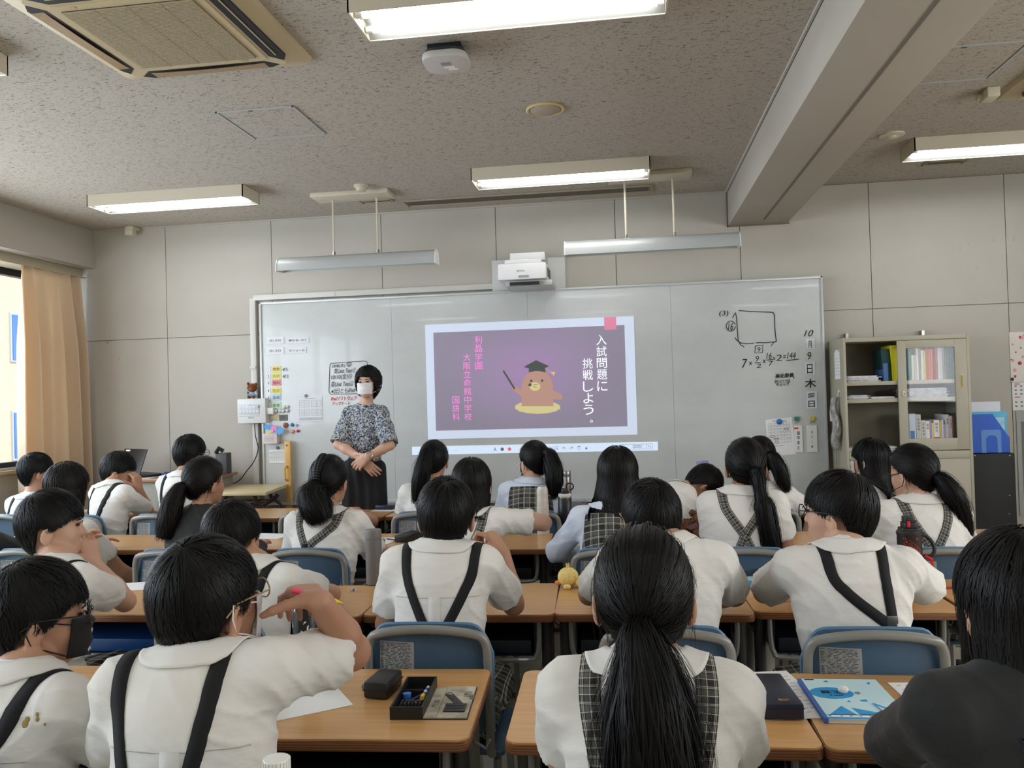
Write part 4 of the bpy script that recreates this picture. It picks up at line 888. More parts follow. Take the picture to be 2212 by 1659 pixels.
sb = thing(MB().b2(-.04, .05, -.04, .04, 0, .16), 'pen_stand', mat('pen_stand_grey', (60, 58, 60), .5), 'dark pen stand at the right end of the front left desk', 'pen stand', (_p.x+.0, 5.86, .8715), bevel=.004)
MB().tube([(-.03, -.045, .165), (0, -.06, .2), (.03, -.045, .175)], .016, 8).build('headset_pad', black_m, sb, smooth=True)
thing(MB().ball((0, 0, .016), (.045, .06, .02)), 'computer_mouse', mat('mouse_blue', (24, 50, 120), .3), 'dark blue computer mouse on the front left desk', 'mouse', (-3.43, 5.68, .8735), 1.2, smooth=True)
thing(MB().b2(-.09, .09, -.06, .06, 0, .012), 'papers', paper_m, 'white papers on the right of the front left desk', 'paper', (-3.22, 5.66, .8705), .3)
ft = empty('folding_table', (-2.95, 5.62, 0), 0, 'cream-topped folding table with brown steel legs before the board left end', 'table')
_c0, _c1 = atz(575, 1063, .77), atz(622, 1045, .77)
out = [(_c0.x-.42, _c0.y), (_c0.x, _c0.y), (_c1.x, _c1.y), (_c1.x-.55, _c1.y)]
MB().prism([(a+2.95, b-5.62) for a, b in out], .745, .77).build('top', mat('cream_laminate', (208, 190, 146), .4), ft, bevel=.006)
brn = mat('brown_steel', (70, 48, 42), .4)
for sx in (-.2, .2):
    MB().tube([(sx, .05, .74), (sx+.02, .05, .68), (sx+.1, .05, .62), (sx+.1, .05, .0)], .014, 8).tube([(sx, .3, .74), (sx+.02, .3, .68), (sx+.1, .3, .62), (sx+.1, .3, .0)], .014, 8).tube([(sx-.1, .05, .66), (sx+.05, .05, .645), (sx+.16, .05, .70), (sx+.19, .05, .735)], .016, 8).build('folding_leg', brn, ft, smooth=True)
mb = MB()
for k in range(8): mb.tube([(-.27+k*.07, .02, .66), (-.27+k*.07, .3, .66)], .003, 5)
mb.tube([(-.28, .02, .66), (.26, .02, .66)], .004, 5).tube([(-.28, .3, .66), (.26, .3, .66)], .004, 5); mb.build('wire_shelf', brn, ft)['kind'] = 'stuff'
fc = empty('folding_chair', (-2.98, 5.2, 0), 0, 'chair with a pale wooden curved backrest at the folding table', 'chair')
MB().prism([(-.19, .60), (.10, .60), (.15, .63), (.17, .72), (.13, .775), (.06, .77), (0, .745), (-.1, .74), (-.19, .77)], -.008, .008, M90).build('backrest', mat('pale_beech', (206, 192, 150), .45), fc, bevel=.005)
MB().tube([(.19, .0, .74), (.18, .0, .45), (.2, -.1, 0)], .013, 8).tube([(-.19, .0, .74), (-.18, .0, .45), (-.2, -.1, 0)], .013, 8).tube([(.18, .0, .45), (.18, .35, .43), (.2, .4, 0)], .013, 8).tube([(-.18, .0, .45), (-.18, .35, .43), (-.2, .4, 0)], .013, 8).build('frame', brn, fc, smooth=True)
MB().b2(-.19, .19, 0, .38, .43, .45).build('seat', mat('pale_beech', (206, 192, 150), .45), fc, bevel=.006)

# ------------------------------------------------------------------ school desks
DZ = .68
def make_desk():
    r = empty('school_desk')
    o = rrect(0, .65, 0, .45, .028)
    tp = MB().prism(rrect(.003, .647, .003, .447, .027), DZ-.004, DZ).build('desk_top', wood_m, r)
    MB().prism(o, DZ-.026, DZ-.0042).build('edge_band', edge_m, r, bevel=.004)
    # book tray
    m_ = MB().b2(.07, .58, .05, .40, DZ-.15, DZ-.146).b2(.07, .074, .05, .40, DZ-.15, DZ-.035).b2(.576, .58, .05, .40, DZ-.15, DZ-.035).b2(.07, .58, .396, .40, DZ-.15, DZ-.035)
    m_.build('book_tray', tray_m, r)
    MB().b2(.085, .565, .056, .39, DZ-.145, DZ-.1).build('storage_box', mat('dark_box', (16, 24, 34), .5), r, bevel=.004)
    MB().tube(spline([(.055, .035, DZ-.027), (.057, .035, DZ-.10), (.066, .035, DZ-.142), (.10, .035, DZ-.158), (.325, .035, DZ-.158), (.55, .035, DZ-.158), (.584, .035, DZ-.142), (.593, .035, DZ-.10), (.595, .035, DZ-.027)], 4), .0085, 8).build('tray_rail', grey_metal, r, smooth=True)
    for x in (.035, .615):
        MB().tube([(x, .30, DZ-.027), (x, .30, .06)], .0165, 10).build('leg', grey_metal, r, smooth=True)
        MB().tube([(x, .10, DZ-.027), (x, .11, DZ-.09), (x, .12, .06)], [.021, .019, .0165], 10).build('leg', dark_metal, r, smooth=True)
        MB().tube([(x, .02, .035), (x, .05, .045), (x, .40, .045), (x, .43, .035)], .0165, 8).build('foot', dark_metal, r, smooth=True)
        MB().lathe([(.018, 0), (.022, .012), (.022, .03), (.015, .034)], (x, .03, 0), 10).build('foot_cap', black_m, r)
        MB().lathe([(.018, 0), (.022, .012), (.022, .03), (.015, .034)], (x, .42, 0), 10).build('foot_cap', black_m, r)
        MB().tube([(x, .12, DZ-.12), (x, .30, DZ-.12)], .008, 6).build('side_bar', grey_metal, r)
    MB().tube([(.035, .30, .16), (.615, .30, .16)], .011, 8).build('cross_bar', grey_metal, r)
    MB().tube([(.628, .16, DZ-.03), (.64, .16, DZ-.07), (.665, .16, DZ-.085), (.675, .16, DZ-.065)], .004, 6).build('bag_hook', grey_metal, r)
    return r
desk0 = make_desk(); _used = [False]
_bluebox = [c for c in desk0.children if c.name.startswith('storage_box')][0].data.copy(); _bluebox.materials.clear(); _bluebox.materials.append(blue_bin)
def desk(x, y, rz, label):
    d = desk0 if not _used[0] else copy_tree(desk0); _used[0] = True
    d.location = (x, y, 0); d.rotation_euler = (0, 0, rz); tag(d, label, 'desk', 'wood-topped school desks')
    if 'fourth-row' in label or 'joined hands' in label:
        for c in d.children:
            if c.name.startswith('storage_box'): c.data = _bluebox
    return d
# ------------------------------------------------------------------ chairs
lab_m = mat('chair_sticker', (150, 152, 150), .7)
def make_chair():
    r = empty('school_chair')
    # backrest: curved panel
    def panel(u, v, off): 
        x = (u-.5)*.345; z = .50+v*.285; w = 1
        y = -.205-.03*(1-(2*u-1)**2)+.02*(v-.5)+off
        return x, y, z
    N, M_ = 26, 14; P0 = []; P1 = []
    for i in range(M_+1):
        v = i/M_; r0, r1 = [], []
        for j in range(N+1):
            u = j/N; zt = .285; e = abs(2*u-1)
            top = 1-.13*max(0, (e-.6)/.4)**3*2.0-.04*e*e
            x, y, z = panel(u, v*top, 0); r0.append((x, y+.006, z)); r1.append((x, y-.006, z))
        P0.append(r0); P1.append(r1)
    m_ = MB(); m_.grid(P0); m_.grid([list(reversed(q)) for q in P1])
    rim = P0[0]+[q[-1] for q in P0[1:]]+list(reversed(P0[-1]))[1:]+[q[0] for q in reversed(P0[:-1])][0:-1]
    rim2 = P1[0]+[q[-1] for q in P1[1:]]+list(reversed(P1[-1]))[1:]+[q[0] for q in reversed(P1[:-1])][0:-1]
    m_.add(rim+rim2, [(i, (i+1) % len(rim), (i+1) % len(rim)+len(rim), i+len(rim)) for i in range(len(rim))])
    m_.build('backrest', chair_blue, r, smooth=True)
    lip = [Vector(p)+Vector((0, 0, .001)) for p in ([q[0] for q in P0]+list(P0[-1])[1:-1]+[q[-1] for q in reversed(P0)])]
    MB().tube(lip, .007, 6).build('backrest_rim', mat('chair_blue_lit_rim', (84, 118, 148), .4), r, smooth=True)  # paler blue than the panel: light on the edge is in the colour
    # tube frame behind the panel
    pts = [(-.162, -.03, .40), (-.162, -.12, .405), (-.162, -.19, .43), (-.166, -.222, .50), (-.166, -.226, .67), (-.159, -.230, .742), (-.12, -.244, .768), (0, -.252, .780), (.12, -.244, .768), (.159, -.230, .742), (.166, -.226, .67), (.166, -.222, .50), (.162, -.19, .43), (.162, -.12, .405), (.162, -.03, .40)]
    MB().tube(spline(pts, 4), .0125, 10).build('back_frame', grey_metal, r, smooth=True)
    for sx in (-1, 1):
        MB().tube([(sx*.162, .14, .40), (sx*.162, -.04, .40), (sx*.165, -.1, .37), (sx*.17, -.17, .02)], .012, 8).build('leg', grey_metal, r, smooth=True)
        MB().tube([(sx*.162, .1, .40), (sx*.165, .15, .36), (sx*.17, .17, .02)], .012, 8).build('leg', grey_metal, r, smooth=True)
        MB().tube([(sx*.17, -.19, .014), (sx*.17, .19, .014)], .0125, 8).build('foot_bar', grey_metal, r, smooth=True)
        MB().box((sx*.146, -.219, .62), (.012, .004, .09)).build('frame_clip', chair_blue, r)
        for z in (.60, .64): MB().ball((sx*.146, -.223, z), .004, 8, 5).build('rivet', metal_m, r, smooth=True)
    P = [[((j/14-.5)*.38, -.17+.36*i/10, .425-.012*sin(pi*j/14)*sin(pi*i/10)-(.02*((i-8)/2)**2 if i > 8 else 0)) for j in range(15)] for i in range(11)]
    m_ = MB().grid(P).grid([[Vector(p)-Vector((0, 0, .012)) for p in reversed(q)] for q in P]); m_.build('seat', chair_blue, r, smooth=True)
    MB().tube([Vector(p)-Vector((0, 0, .006)) for p in P[0]], .007, 6).tube([Vector(q[0])-Vector((0, 0, .006)) for q in P], .007, 6).tube([Vector(q[-1])-Vector((0, 0, .006)) for q in P], .007, 6).build('seat_edge', chair_blue, r, smooth=True)
    st = MB(); G = []
    for i in range(5):
        G.append([(-.135+.10*j/6, -.205-.03*(1-(2*((-.135+.10*j/6)/.345+.5)-1)**2)+.02*((.59+.15*i/4-.50)/.285-.5)-.0068, .59+.15*i/4) for j in range(7)])
    st.grid(G); s = st.build('instruction_sticker', lab_m, r)
    rg = random.Random(2); m_ = MB()
    for row in range(38):
        z = .594+row*.0038; x = -.132+(.0 if row % 9 else .02)
        while x < -.04:
            w = rg.uniform(.002, .016)
            if x+w > -.04: break
            y = -.205-.03*(1-(2*((x+w/2)/.345+.5)-1)**2)+.02*((z-.50)/.285-.5)-.0075
            m_.add([(x, y, z), (x+w, y, z), (x+w, y, z+.0019), (x, y, z+.0019)], [(0, 1, 2, 3)]); x += w+rg.choice((.0015, .0015, .006))
    m_.build('print', mat('sticker_print', (74, 76, 78), .8), r)['kind'] = 'stuff'
    return r
chair0 = make_chair(); _cused = [False]
def chair(x, y, rz, label):
    d = chair0 if not _cused[0] else copy_tree(chair0); _cused[0] = True
    d.location = (x, y, 0); d.rotation_euler = (0, 0, rz); tag(d, label, 'chair', 'blue school chairs'); return d
# rows of desks : (x of near-left corner, y, turn)
R1 = [(-1.65, 1.64, .03, 'school desk in the front row of the photo at the left edge'), (-1.0, 1.645, .055, 'school desk holding the open pencil box'), (-.277, 1.675, .03, 'school desk before the girl with the long ponytail'), (.372, 1.69, .0, 'school desk with the blue textbook'), (-.92, .57, 0, 'school desk closest to the photographer, under the white bottle')]
R2 = [(-2.21, 2.60, .02, 'school desk where the boy with joined hands leans'), (-1.556, 2.60, .02, 'school desk with the grey flask'), (-.905, 2.628, .05, 'school desk of the boy seen straight from behind in black braces'), (-.262, 2.665, .03, 'school desk with the yellow chick toy'), (.385, 2.72, .02, 'school desk of the boy in black braces with glasses on the right'), (1.045, 2.745, .0, 'school desk with the red and blue pencil at the right edge')]
R3 = [(-3.0, 3.80, 0, 'third-row school desk nearest the window'), (-2.345, 3.80, 0, 'third-row school desk of the girl in the dark cardigan'), (-1.69, 3.80, .0, 'third-row school desk of the girl with braided hair'), (-1.037, 3.775, .03, 'third-row school desk with the white flask'), (-.37, 3.79, .02, 'third-row school desk of the girl with long loose hair'), (.29, 3.80, .0, 'third-row school desk of the girl with the very long ponytail'), (.945, 3.82, 0, 'third-row school desk of the masked girl on the right'), (1.6, 3.84, 0, 'third-row school desk at the right edge')]
R4 = [(-4.05, 4.84, 0, 'fourth-row school desk by the curtain'), (-3.38, 4.84, 0, 'fourth-row school desk of the boy leaning on his hand'), (-2.83, 4.84, 0, 'fourth-row school desk before the boy in glasses at the back'), (-2.17, 4.84, 0, 'fourth-row school desk hidden behind the braided girl'), (-1.51, 4.86, .0, 'fourth-row school desk with the navy pencil case before the teacher'), (-.85, 4.86, 0, 'fourth-row school desk of the girl in the plaid waistcoat'), (-.19, 4.86, 0, 'fourth-row school desk behind the flasks'), (.47, 4.86, 0, 'fourth-row school desk where a pupil bends down'), (1.13, 4.86, 0, 'fourth-row school desk of the long-haired girl before the cabinet')]
for row in (R1, R2, R3, R4):
    for d in row: desk(*d)
# ------------------------------------------------------------------ implicit surfaces (bodies and clothes)
def V3(p): return np.array([p[0], p[1], p[2]], float)
def unit(v): v = np.array(v, float); return v/max(np.linalg.norm(v), 1e-9)
class Fld:
    def __init__(s, lo, hi, h):
        s.lo = np.array(lo, float); s.h = h; s.n = np.ceil((np.array(hi)-s.lo)/h).astype(int)+1
        s.a = np.full(s.n, .3, np.float32)
    def reg(s, lo, hi):
        i0 = np.clip(np.floor((lo-s.lo)/s.h).astype(int), 0, s.n); i1 = np.clip(np.ceil((hi-s.lo)/s.h).astype(int)+1, 0, s.n)
        if (i1 <= i0).any(): return None
        sl_ = tuple(slice(a, b) for a, b in zip(i0, i1))
        g = [(s.lo[k]+s.h*np.arange(i0[k], i1[k])).astype(np.float32) for k in range(3)]
        return sl_, g[0][:, None, None], g[1][None, :, None], g[2][None, None, :]
    def prim(s, p):
        kind, k = p[0], p[1]
        if kind in ('cap', 'capcut'):
            a, b, ra, rb = p[2:6]; m = max(ra, rb)+max(k, 0)+3*s.h
            R_ = s.reg(np.minimum(a, b)-m, np.maximum(a, b)+m)
            if R_ is None: return
            q, X, Y, Z = R_; d = b-a; L2 = max(float(d@d), 1e-9)
            t = np.clip(((X-a[0])*d[0]+(Y-a[1])*d[1]+(Z-a[2])*d[2])/L2, 0, 1)
            D = np.sqrt((X-a[0]-t*d[0])**2+(Y-a[1]-t*d[1])**2+(Z-a[2]-t*d[2])**2)-(ra+(rb-ra)*t)
            if kind == 'capcut':
                for c, n in p[6]: D = np.maximum(D, (X-c[0])*n[0]+(Y-c[1])*n[1]+(Z-c[2])*n[2])
        elif kind in ('ell', 'sub'):
            c, R, r = p[2:5]; m = max(r)+max(k, 0)+3*s.h; R_ = s.reg(c-m, c+m)
            if R_ is None: return
            q, X, Y, Z = R_; x, y, z = X-c[0], Y-c[1], Z-c[2]
            u = [(x*R[0, i]+y*R[1, i]+z*R[2, i]) for i in range(3)]
            k0 = np.sqrt(sum((u[i]/r[i])**2 for i in range(3))); k1 = np.sqrt(sum((u[i]/r[i]**2)**2 for i in range(3)))+1e-6
            D = k0*(k0-1)/k1
        A = s.a[q]
        if kind == 'sub': B = -D; h = np.maximum(k-np.abs(A-B), 0)/k; s.a[q] = np.maximum(A, B)+h*h*k*.25
        elif k > 0: h = np.maximum(k-np.abs(A-D), 0)/k; s.a[q] = np.minimum(A, D)-h*h*k*.25
        else: s.a[q] = np.minimum(A, D)
    def cut(s, c, n):
        q, X, Y, Z = s.reg(s.lo-1, s.lo+s.n*s.h+1); s.a = np.maximum(s.a, ((X-c[0])*n[0]+(Y-c[1])*n[1]+(Z-c[2])*n[2]).astype(np.float32))
    def disp(s, fn, band=.03):
        I = np.nonzero(np.abs(s.a) < band)
        P = s.lo+s.h*np.stack(I, 1); s.a[I] += fn(P).astype(np.float32)
    def mesh(s):
        a = s.a; ins = a < 0
        idx = {}; nx, ny, nz = a.shape
        cells = []; quads = []
        def key(i, j, k): return (i*ny+j)*nz+k
        Es = []
        for ax in range(3):
            A = [slice(None)]*3; B = [slice(None)]*3; A[ax] = slice(0, -1); B[ax] = slice(1, None)
            I = np.nonzero(ins[tuple(A)] != ins[tuple(B)]); I = np.stack(I, 1)
            J = I.copy(); J[:, ax] += 1
            va = a[I[:, 0], I[:, 1], I[:, 2]]; vb = a[J[:, 0], J[:, 1], J[:, 2]]
            t = va/(va-vb); P = I.astype(float); P[:, ax] += t
            o1, o2 = [(1, 2), (2, 0), (0, 1)][ax]
            ok = (I[:, o1] > 0) & (I[:, o2] > 0); I, P, va = I[ok], P[ok], va[ok]
            C = []
            for d1, d2 in ((-1, -1), (0, -1), (0, 0), (-1, 0)):
                q = I.copy(); q[:, o1] += d1; q[:, o2] += d2; C.append(key(q[:, 0], q[:, 1], q[:, 2]))
            C = np.stack(C, 1); fl_ = va > 0
            Q = C.copy(); Q[fl_] = Q[fl_][:, ::-1]
            quads.append(Q); Es.append((C, P))
        allc = np.concatenate([C.ravel() for C, P in Es]); allp = np.concatenate([np.repeat(P, 4, 0) for C, P in Es])
        u, inv = np.unique(allc, return_inverse=True)
        cnt = np.bincount(inv); V = np.stack([np.bincount(inv, allp[:, k]) for k in range(3)], 1)/cnt[:, None]
        Q = np.searchsorted(u, np.concatenate(quads))
        return s.lo+V*s.h, Q
def npobj(name, V, Q, m, parent, smooth=True, uv=None):
    me = bpy.data.meshes.new(name); off = np.array(parent['_loc']) if parent is not None else np.zeros(3)
    V = np.asarray(V, float)-off; Q = np.asarray(Q)
    me.vertices.add(len(V)); me.vertices.foreach_set('co', V.ravel().astype(np.float32))
    me.loops.add(Q.size); me.loops.foreach_set('vertex_index', Q.ravel().astype(np.int32))
    me.polygons.add(len(Q)); me.polygons.foreach_set('loop_start', np.arange(0, Q.size, Q.shape[1], dtype=np.int32))
    me.update(calc_edges=True)
    if uv is not None:
        l = me.uv_layers.new(name='UV'); l.data.foreach_set('uv', np.asarray(uv)[Q.ravel()].ravel().astype(np.float32))
    return link_mesh(name, me, m, parent, smooth)

# ------------------------------------------------------------------ cloth, skin and hair materials
def skin_mat(name, c):
    m = mat(name, c, .5); t = NT(m); t.b.inputs['Subsurface Weight'].default_value = .05; t.b.inputs['Subsurface Radius'].default_value = (.01, .004, .002)
    t.bump(t.noise(t.co(), 180, 2), .06); return m
skin_m = skin_mat('skin', (188, 142, 114)); skin2 = skin_mat('skin_pale', (206, 164, 140)); skin3 = skin_mat('skin_tan', (178, 132, 106))
def shirt_mat(name, c1, c2):
    m = mat(name, c1, .8); t = NT(m); v = t.co()
    t.col(t.ramp(t.noise(v, 5, 3), [(.3, c1), (.7, c2)]))
    n = t.n('Math', _operation='ADD'); t.l(t.noise(t.co('Object', (1, 1, 1.9)), 11, 3, .45), n.inputs[0]); t.l(t.mth('MULTIPLY', t.noise(v, 700, 1), .02), n.inputs[1])
    t.bump(n.outputs[0], .5, .016)
    t.b.inputs['Sheen Weight'].default_value = .1
    return m
shirt_w = shirt_mat('white_cotton', (228, 226, 220), (220, 217, 210)); shirt_b = shirt_mat('blue_white_cotton', (214, 222, 236), (206, 214, 230))
cardi = shirt_mat('charcoal_knit', (27, 29, 29), (21, 23, 23))
black_el = mat('black_elastic', (11, 11, 13), .85)
def plaid(m, U, Vv, per, t):
    def lines(x, spec):
        f = t.mth('FRACT', t.mth('MULTIPLY', x, 1/per)); acc = None
        for c, w in spec:
            l_ = t.mth('LESS_THAN', t.mth('ABSOLUTE', t.mth('SUBTRACT', f, c)), w)
            acc = l_ if acc is None else t.mth('MAXIMUM', acc, l_)
        return acc
    thin = [(.16, .022), (.25, .022), (.70, .03)]; a, b = lines(U, thin), lines(Vv, thin)
    band = [(.5, .14)]; c, d = lines(U, band), lines(Vv, band)
    g = t.mth('MULTIPLY', t.mth('ADD', c, d), .5)
    col = t.mix(g, (24, 25, 30), (84, 84, 84)); w = t.mth('MULTIPLY', t.mth('ADD', a, b), .48)
    t.col(t.mix(w, col, (206, 202, 178)))
def plaid_uv():
    m = mat('plaid_strap_cloth', (30, 30, 34), .8); t = NT(m); tc = t.n('TexCoord'); s = t.n('SeparateXYZ'); t.l(tc.outputs['UV'], s.inputs[0]); plaid(m, s.outputs[0], s.outputs[1], .026, t); return m
def plaid_obj(name, per, rot=0):
    m = mat(name, (30, 30, 34), .8); t = NT(m); s = t.n('SeparateXYZ'); t.l(t.co('Object', (1, 1, 1), (0, 0, rot)), s.inputs[0])
    U = t.mth('ADD', s.outputs[0], 5.0); W_ = t.mth('ADD', t.mth('ADD', s.outputs[2], t.mth('MULTIPLY', s.outputs[1], .7)), 5.0); plaid(m, U, W_, per, t)
    t.bump(t.noise(t.co(), 12, 3), .3, .006); return m
plaid_s = plaid_uv(); plaid_v = plaid_obj('plaid_waistcoat_cloth', .062); plaid_k = plaid_obj('plaid_skirt_cloth', .05)
def hair_mat(name, c, r=.46):
    m = mat(name, c, r, spec=.22); t = NT(m)
    t.b.inputs['Anisotropic'].default_value = .0
    
    oi = t.noise(t.co('Object', (60, 60, 12)), 1, 2); t.col(t.ramp(oi, [(.3, c), (.8, tuple(min(255, int(x*1.4+2)) for x in c))])); return m
hair_m = hair_mat('black_hair', (7, 6, 7)); hair_br = hair_mat('brown_black_hair', (13, 10, 9))
mask_w = mat('white_mask_cloth', (226, 224, 224), .8); mask_k = mat('black_mask_cloth', (22, 22, 24), .8)
sock_w = mat('white_sock', (214, 212, 206), .9); sock_k = mat('black_sock', (24, 24, 26), .9)

# ------------------------------------------------------------------ hair
def ribbons(C, Lt, U, W):
    """C centres (n,m,3), Lt lateral, U up, W widths (n,m) -> raised two-sided locks"""
    n, m = C.shape[:2]; w = W[..., None]
    V = np.stack([C-Lt*w/2, C+U*w*.16, C+Lt*w/2], 2).reshape(-1, 3)
    i = (np.arange(n)[:, None, None]*m+np.arange(m-1)[None, :, None])*3+np.arange(2)[None, None, :]
    i = i.ravel(); return V, np.stack([i, i+1, i+4, i+3], 1)
class Scalp:
    C0 = np.array([0, -.010, .022]); R = np.array([.081, .097, .096])
    def __init__(s, H, Rh, centre, bound, fall=None, sc=1., Nz=None, wave=0):
        s.H, s.Rh, s.sc, s.fall, s.Nz = H, Rh, sc, fall, Nz; s.c = unit(centre)
        s.a = unit(np.cross(s.c, [1, 0, 0] if abs(s.c[0]) < .8 else [0, 1, 0])); s.b = np.cross(s.c, s.a)
        s.bx, s.bz = bound; s.K = 128; ph = np.arange(s.K)*2*pi/s.K; ts = np.linspace(.05, 3.05, 140)
        D = s.dir(ph[:, None]+0*ts, ts[None, :]+0*ph[:, None]); P = s.ell(D); az = np.degrees(np.abs(np.arctan2(D[..., 0], D[..., 1])))
        out = P[..., 2] < np.interp(az, s.bx, s.bz)
        # the flow centre may lie outside the hair region's lower bound: start looking once inside
        seen = np.maximum.accumulate(~out, 1); ok = out & seen; first = np.where(ok.any(1), ok.argmax(1), len(ts)-1)
        s.T = ts[first]; s.dirT = None
        k = np.array([1, 2, 1])/4.; T3 = np.concatenate([s.T[-1:], s.T, s.T[:1]]); s.T = np.convolve(T3, k, 'valid')
        DT = s.dir(ph, s.T); s.azT = np.degrees(np.abs(np.arctan2(DT[..., 0], DT[..., 1])))
    def dir(s, ph, t): return s.c*np.cos(t)[..., None]+(s.a*np.cos(ph)[..., None]+s.b*np.sin(ph)[..., None])*np.sin(t)[..., None]
    def ell(s, D, lift=0):
        r = s.R*np.ones(D.shape); r[..., 2] = np.where(D[..., 2] < 0, .125, r[..., 2])
        L = np.asarray(lift); L = L[..., None] if L.ndim else L
        return s.C0+D*(r+L)
    def Tof(s, ph): x = (np.asarray(ph)/(2*pi)*s.K) % s.K; i = x.astype(int) % s.K; f = x-np.floor(x); return s.T[i]*(1-f)+s.T[(i+1) % s.K]*f
    def fallof(s, ph):
        x = ((np.asarray(ph)/(2*pi)*s.K) % s.K).astype(int) % s.K; az = s.azT[x]; return np.clip((az-s.fall[1])/18., 0, 1) if s.fall else 0*az
    def pt(s, ph, t, lift=0):
        """t beyond T falls straight down (t-T in metres*10)"""
        T = s.Tof(ph); tt = np.minimum(t, T); D = s.dir(ph, tt); P = s.ell(D, lift); ex = np.maximum(t-T, 0)*.1
        if s.fall:
            drop = ex; P = P.copy(); u = np.clip(drop/.12, 0, 1); back = np.clip(-P[..., 1]/.06, 0, 1)
            sh = s.fall[2]; P[..., 0] *= 1-(sh*u); 
            zrel = P[..., 2]-drop
            low = np.clip((-.09-zrel)/.07, 0, 1); low = low*low*(3-2*low)
            yb = -.128-(.012)*np.cos(P[..., 0]*16); P[..., 1] = P[..., 1]*(1-low)+low*np.minimum(P[..., 1], yb)-low*(lift if np.ndim(lift) == 0 else lift)
            P[..., 1] -= u*.018*(1-back)
            P[..., 2] = zrel
        else: P = P.copy(); P[..., 2] -= ex*.8
        return s.H+(P*s.sc)@s.Rh.T
    def locks(s, n, seg=7, L=(.6, 1.1), w=(.004, .008), inward=False, seed=0, wob=.06, lift=.005, flen=None, wave=0., over=.10, curl=0):
        r = np.random.RandomState(seed); ph = r.rand(n)*2*pi; T = s.Tof(ph)
        u = r.rand(n); t0 = np.arccos(1-u*(1-np.cos(np.minimum(T*.97, pi)))); Ln = r.uniform(L[0], L[1], n)
        fo = s.fallof(ph) if s.fall else np.zeros(n)
        q = np.linspace(0, 1, seg)[None, :]
        if s.fall:
            FL = s.fall[0]*10*(fo*r.uniform(.9, 1.03, n)+(1-fo)*.0); full = T+FL
            t1 = np.where(r.rand(n) < .75, full, np.minimum(t0+Ln, full)); tt = t0[:, None]+(t1-t0)[:, None]*q
        else:
            t1 = np.minimum(t0+Ln, T+r.uniform(-.02, over, n)); tt = t0[:, None]+(t1-t0)[:, None]*q
        phw = ph[:, None]+wob*r.randn(n, 1)*q+.02*r.randn(n, seg)*(q > .2)+wave*np.sin(q*14+r.rand(n, 1)*6)
        lf = lift*r.rand(n, 1)+.003*q+.0005+curl*np.sin(q*15+r.rand(n, 1)*6)+curl*.6
        if inward: lf = lift*r.rand(n, 1)*(np.minimum(1, tt/.5))+.0005
        C = s.pt(phw, tt, lf); Tn = np.gradient(C, axis=1); Tn /= np.linalg.norm(Tn, axis=2, keepdims=True)+1e-9
        cen = s.H+(s.C0*s.sc)@s.Rh.T; U = C-cen; U[..., 2] *= (.3 if s.fall else 1); U -= (U*Tn).sum(2, keepdims=True)*Tn; U /= np.linalg.norm(U, axis=2, keepdims=True)+1e-9
        Lt = np.cross(Tn, U); W = r.uniform(w[0], w[1], (n, 1))*(np.sin(np.clip(q*1.02+.12, 0, 1)*pi)*.55+.5)*np.clip((1.02-q)*4, .12, 1)
        if inward: W = r.uniform(w[0], w[1], (n, 1))*np.clip(tt/.6, .3, 1)
        return ribbons(C, Lt, U, W)
    def cap(s, off=-.0025, rings=26, nph=72):
        ph = np.arange(nph)*2*pi/nph; T = s.Tof(ph); q = np.linspace(0.0, 1, rings)[:, None]
        if s.fall:
            full = T+s.fall[0]*10*.93*s.fallof(ph); tt = q*full[None, :]
        else: tt = q*T[None, :]
        P = s.pt(ph[None, :]+0*tt, tt+1e-4, off)
        cen = s.H+(s.C0*s.sc)@s.Rh.T; last = P[-1].copy(); inn = last.copy(); inn[:, :2] = cen[:2]+(last[:, :2]-cen[:2])*.8; inn[:, 2] += .004
        P = np.concatenate([P, inn[None]], 0); R_ = P.shape[0]
        V = P.reshape(-1, 3); i = (np.arange(R_-1)[:, None]*nph+np.arange(nph)[None, :]); j = (np.arange(R_-1)[:, None]*nph+(np.arange(nph)[None, :]+1) % nph)
        return V, np.stack([i.ravel(), i.ravel()+nph, j.ravel()+nph, j.ravel()], 1)
def join(*VQ):
    Vs, Qs, o = [], [], 0
    for V, Q in VQ: Vs.append(V); Qs.append(Q+o); o += len(V)
    return np.concatenate(Vs), np.concatenate(Qs)
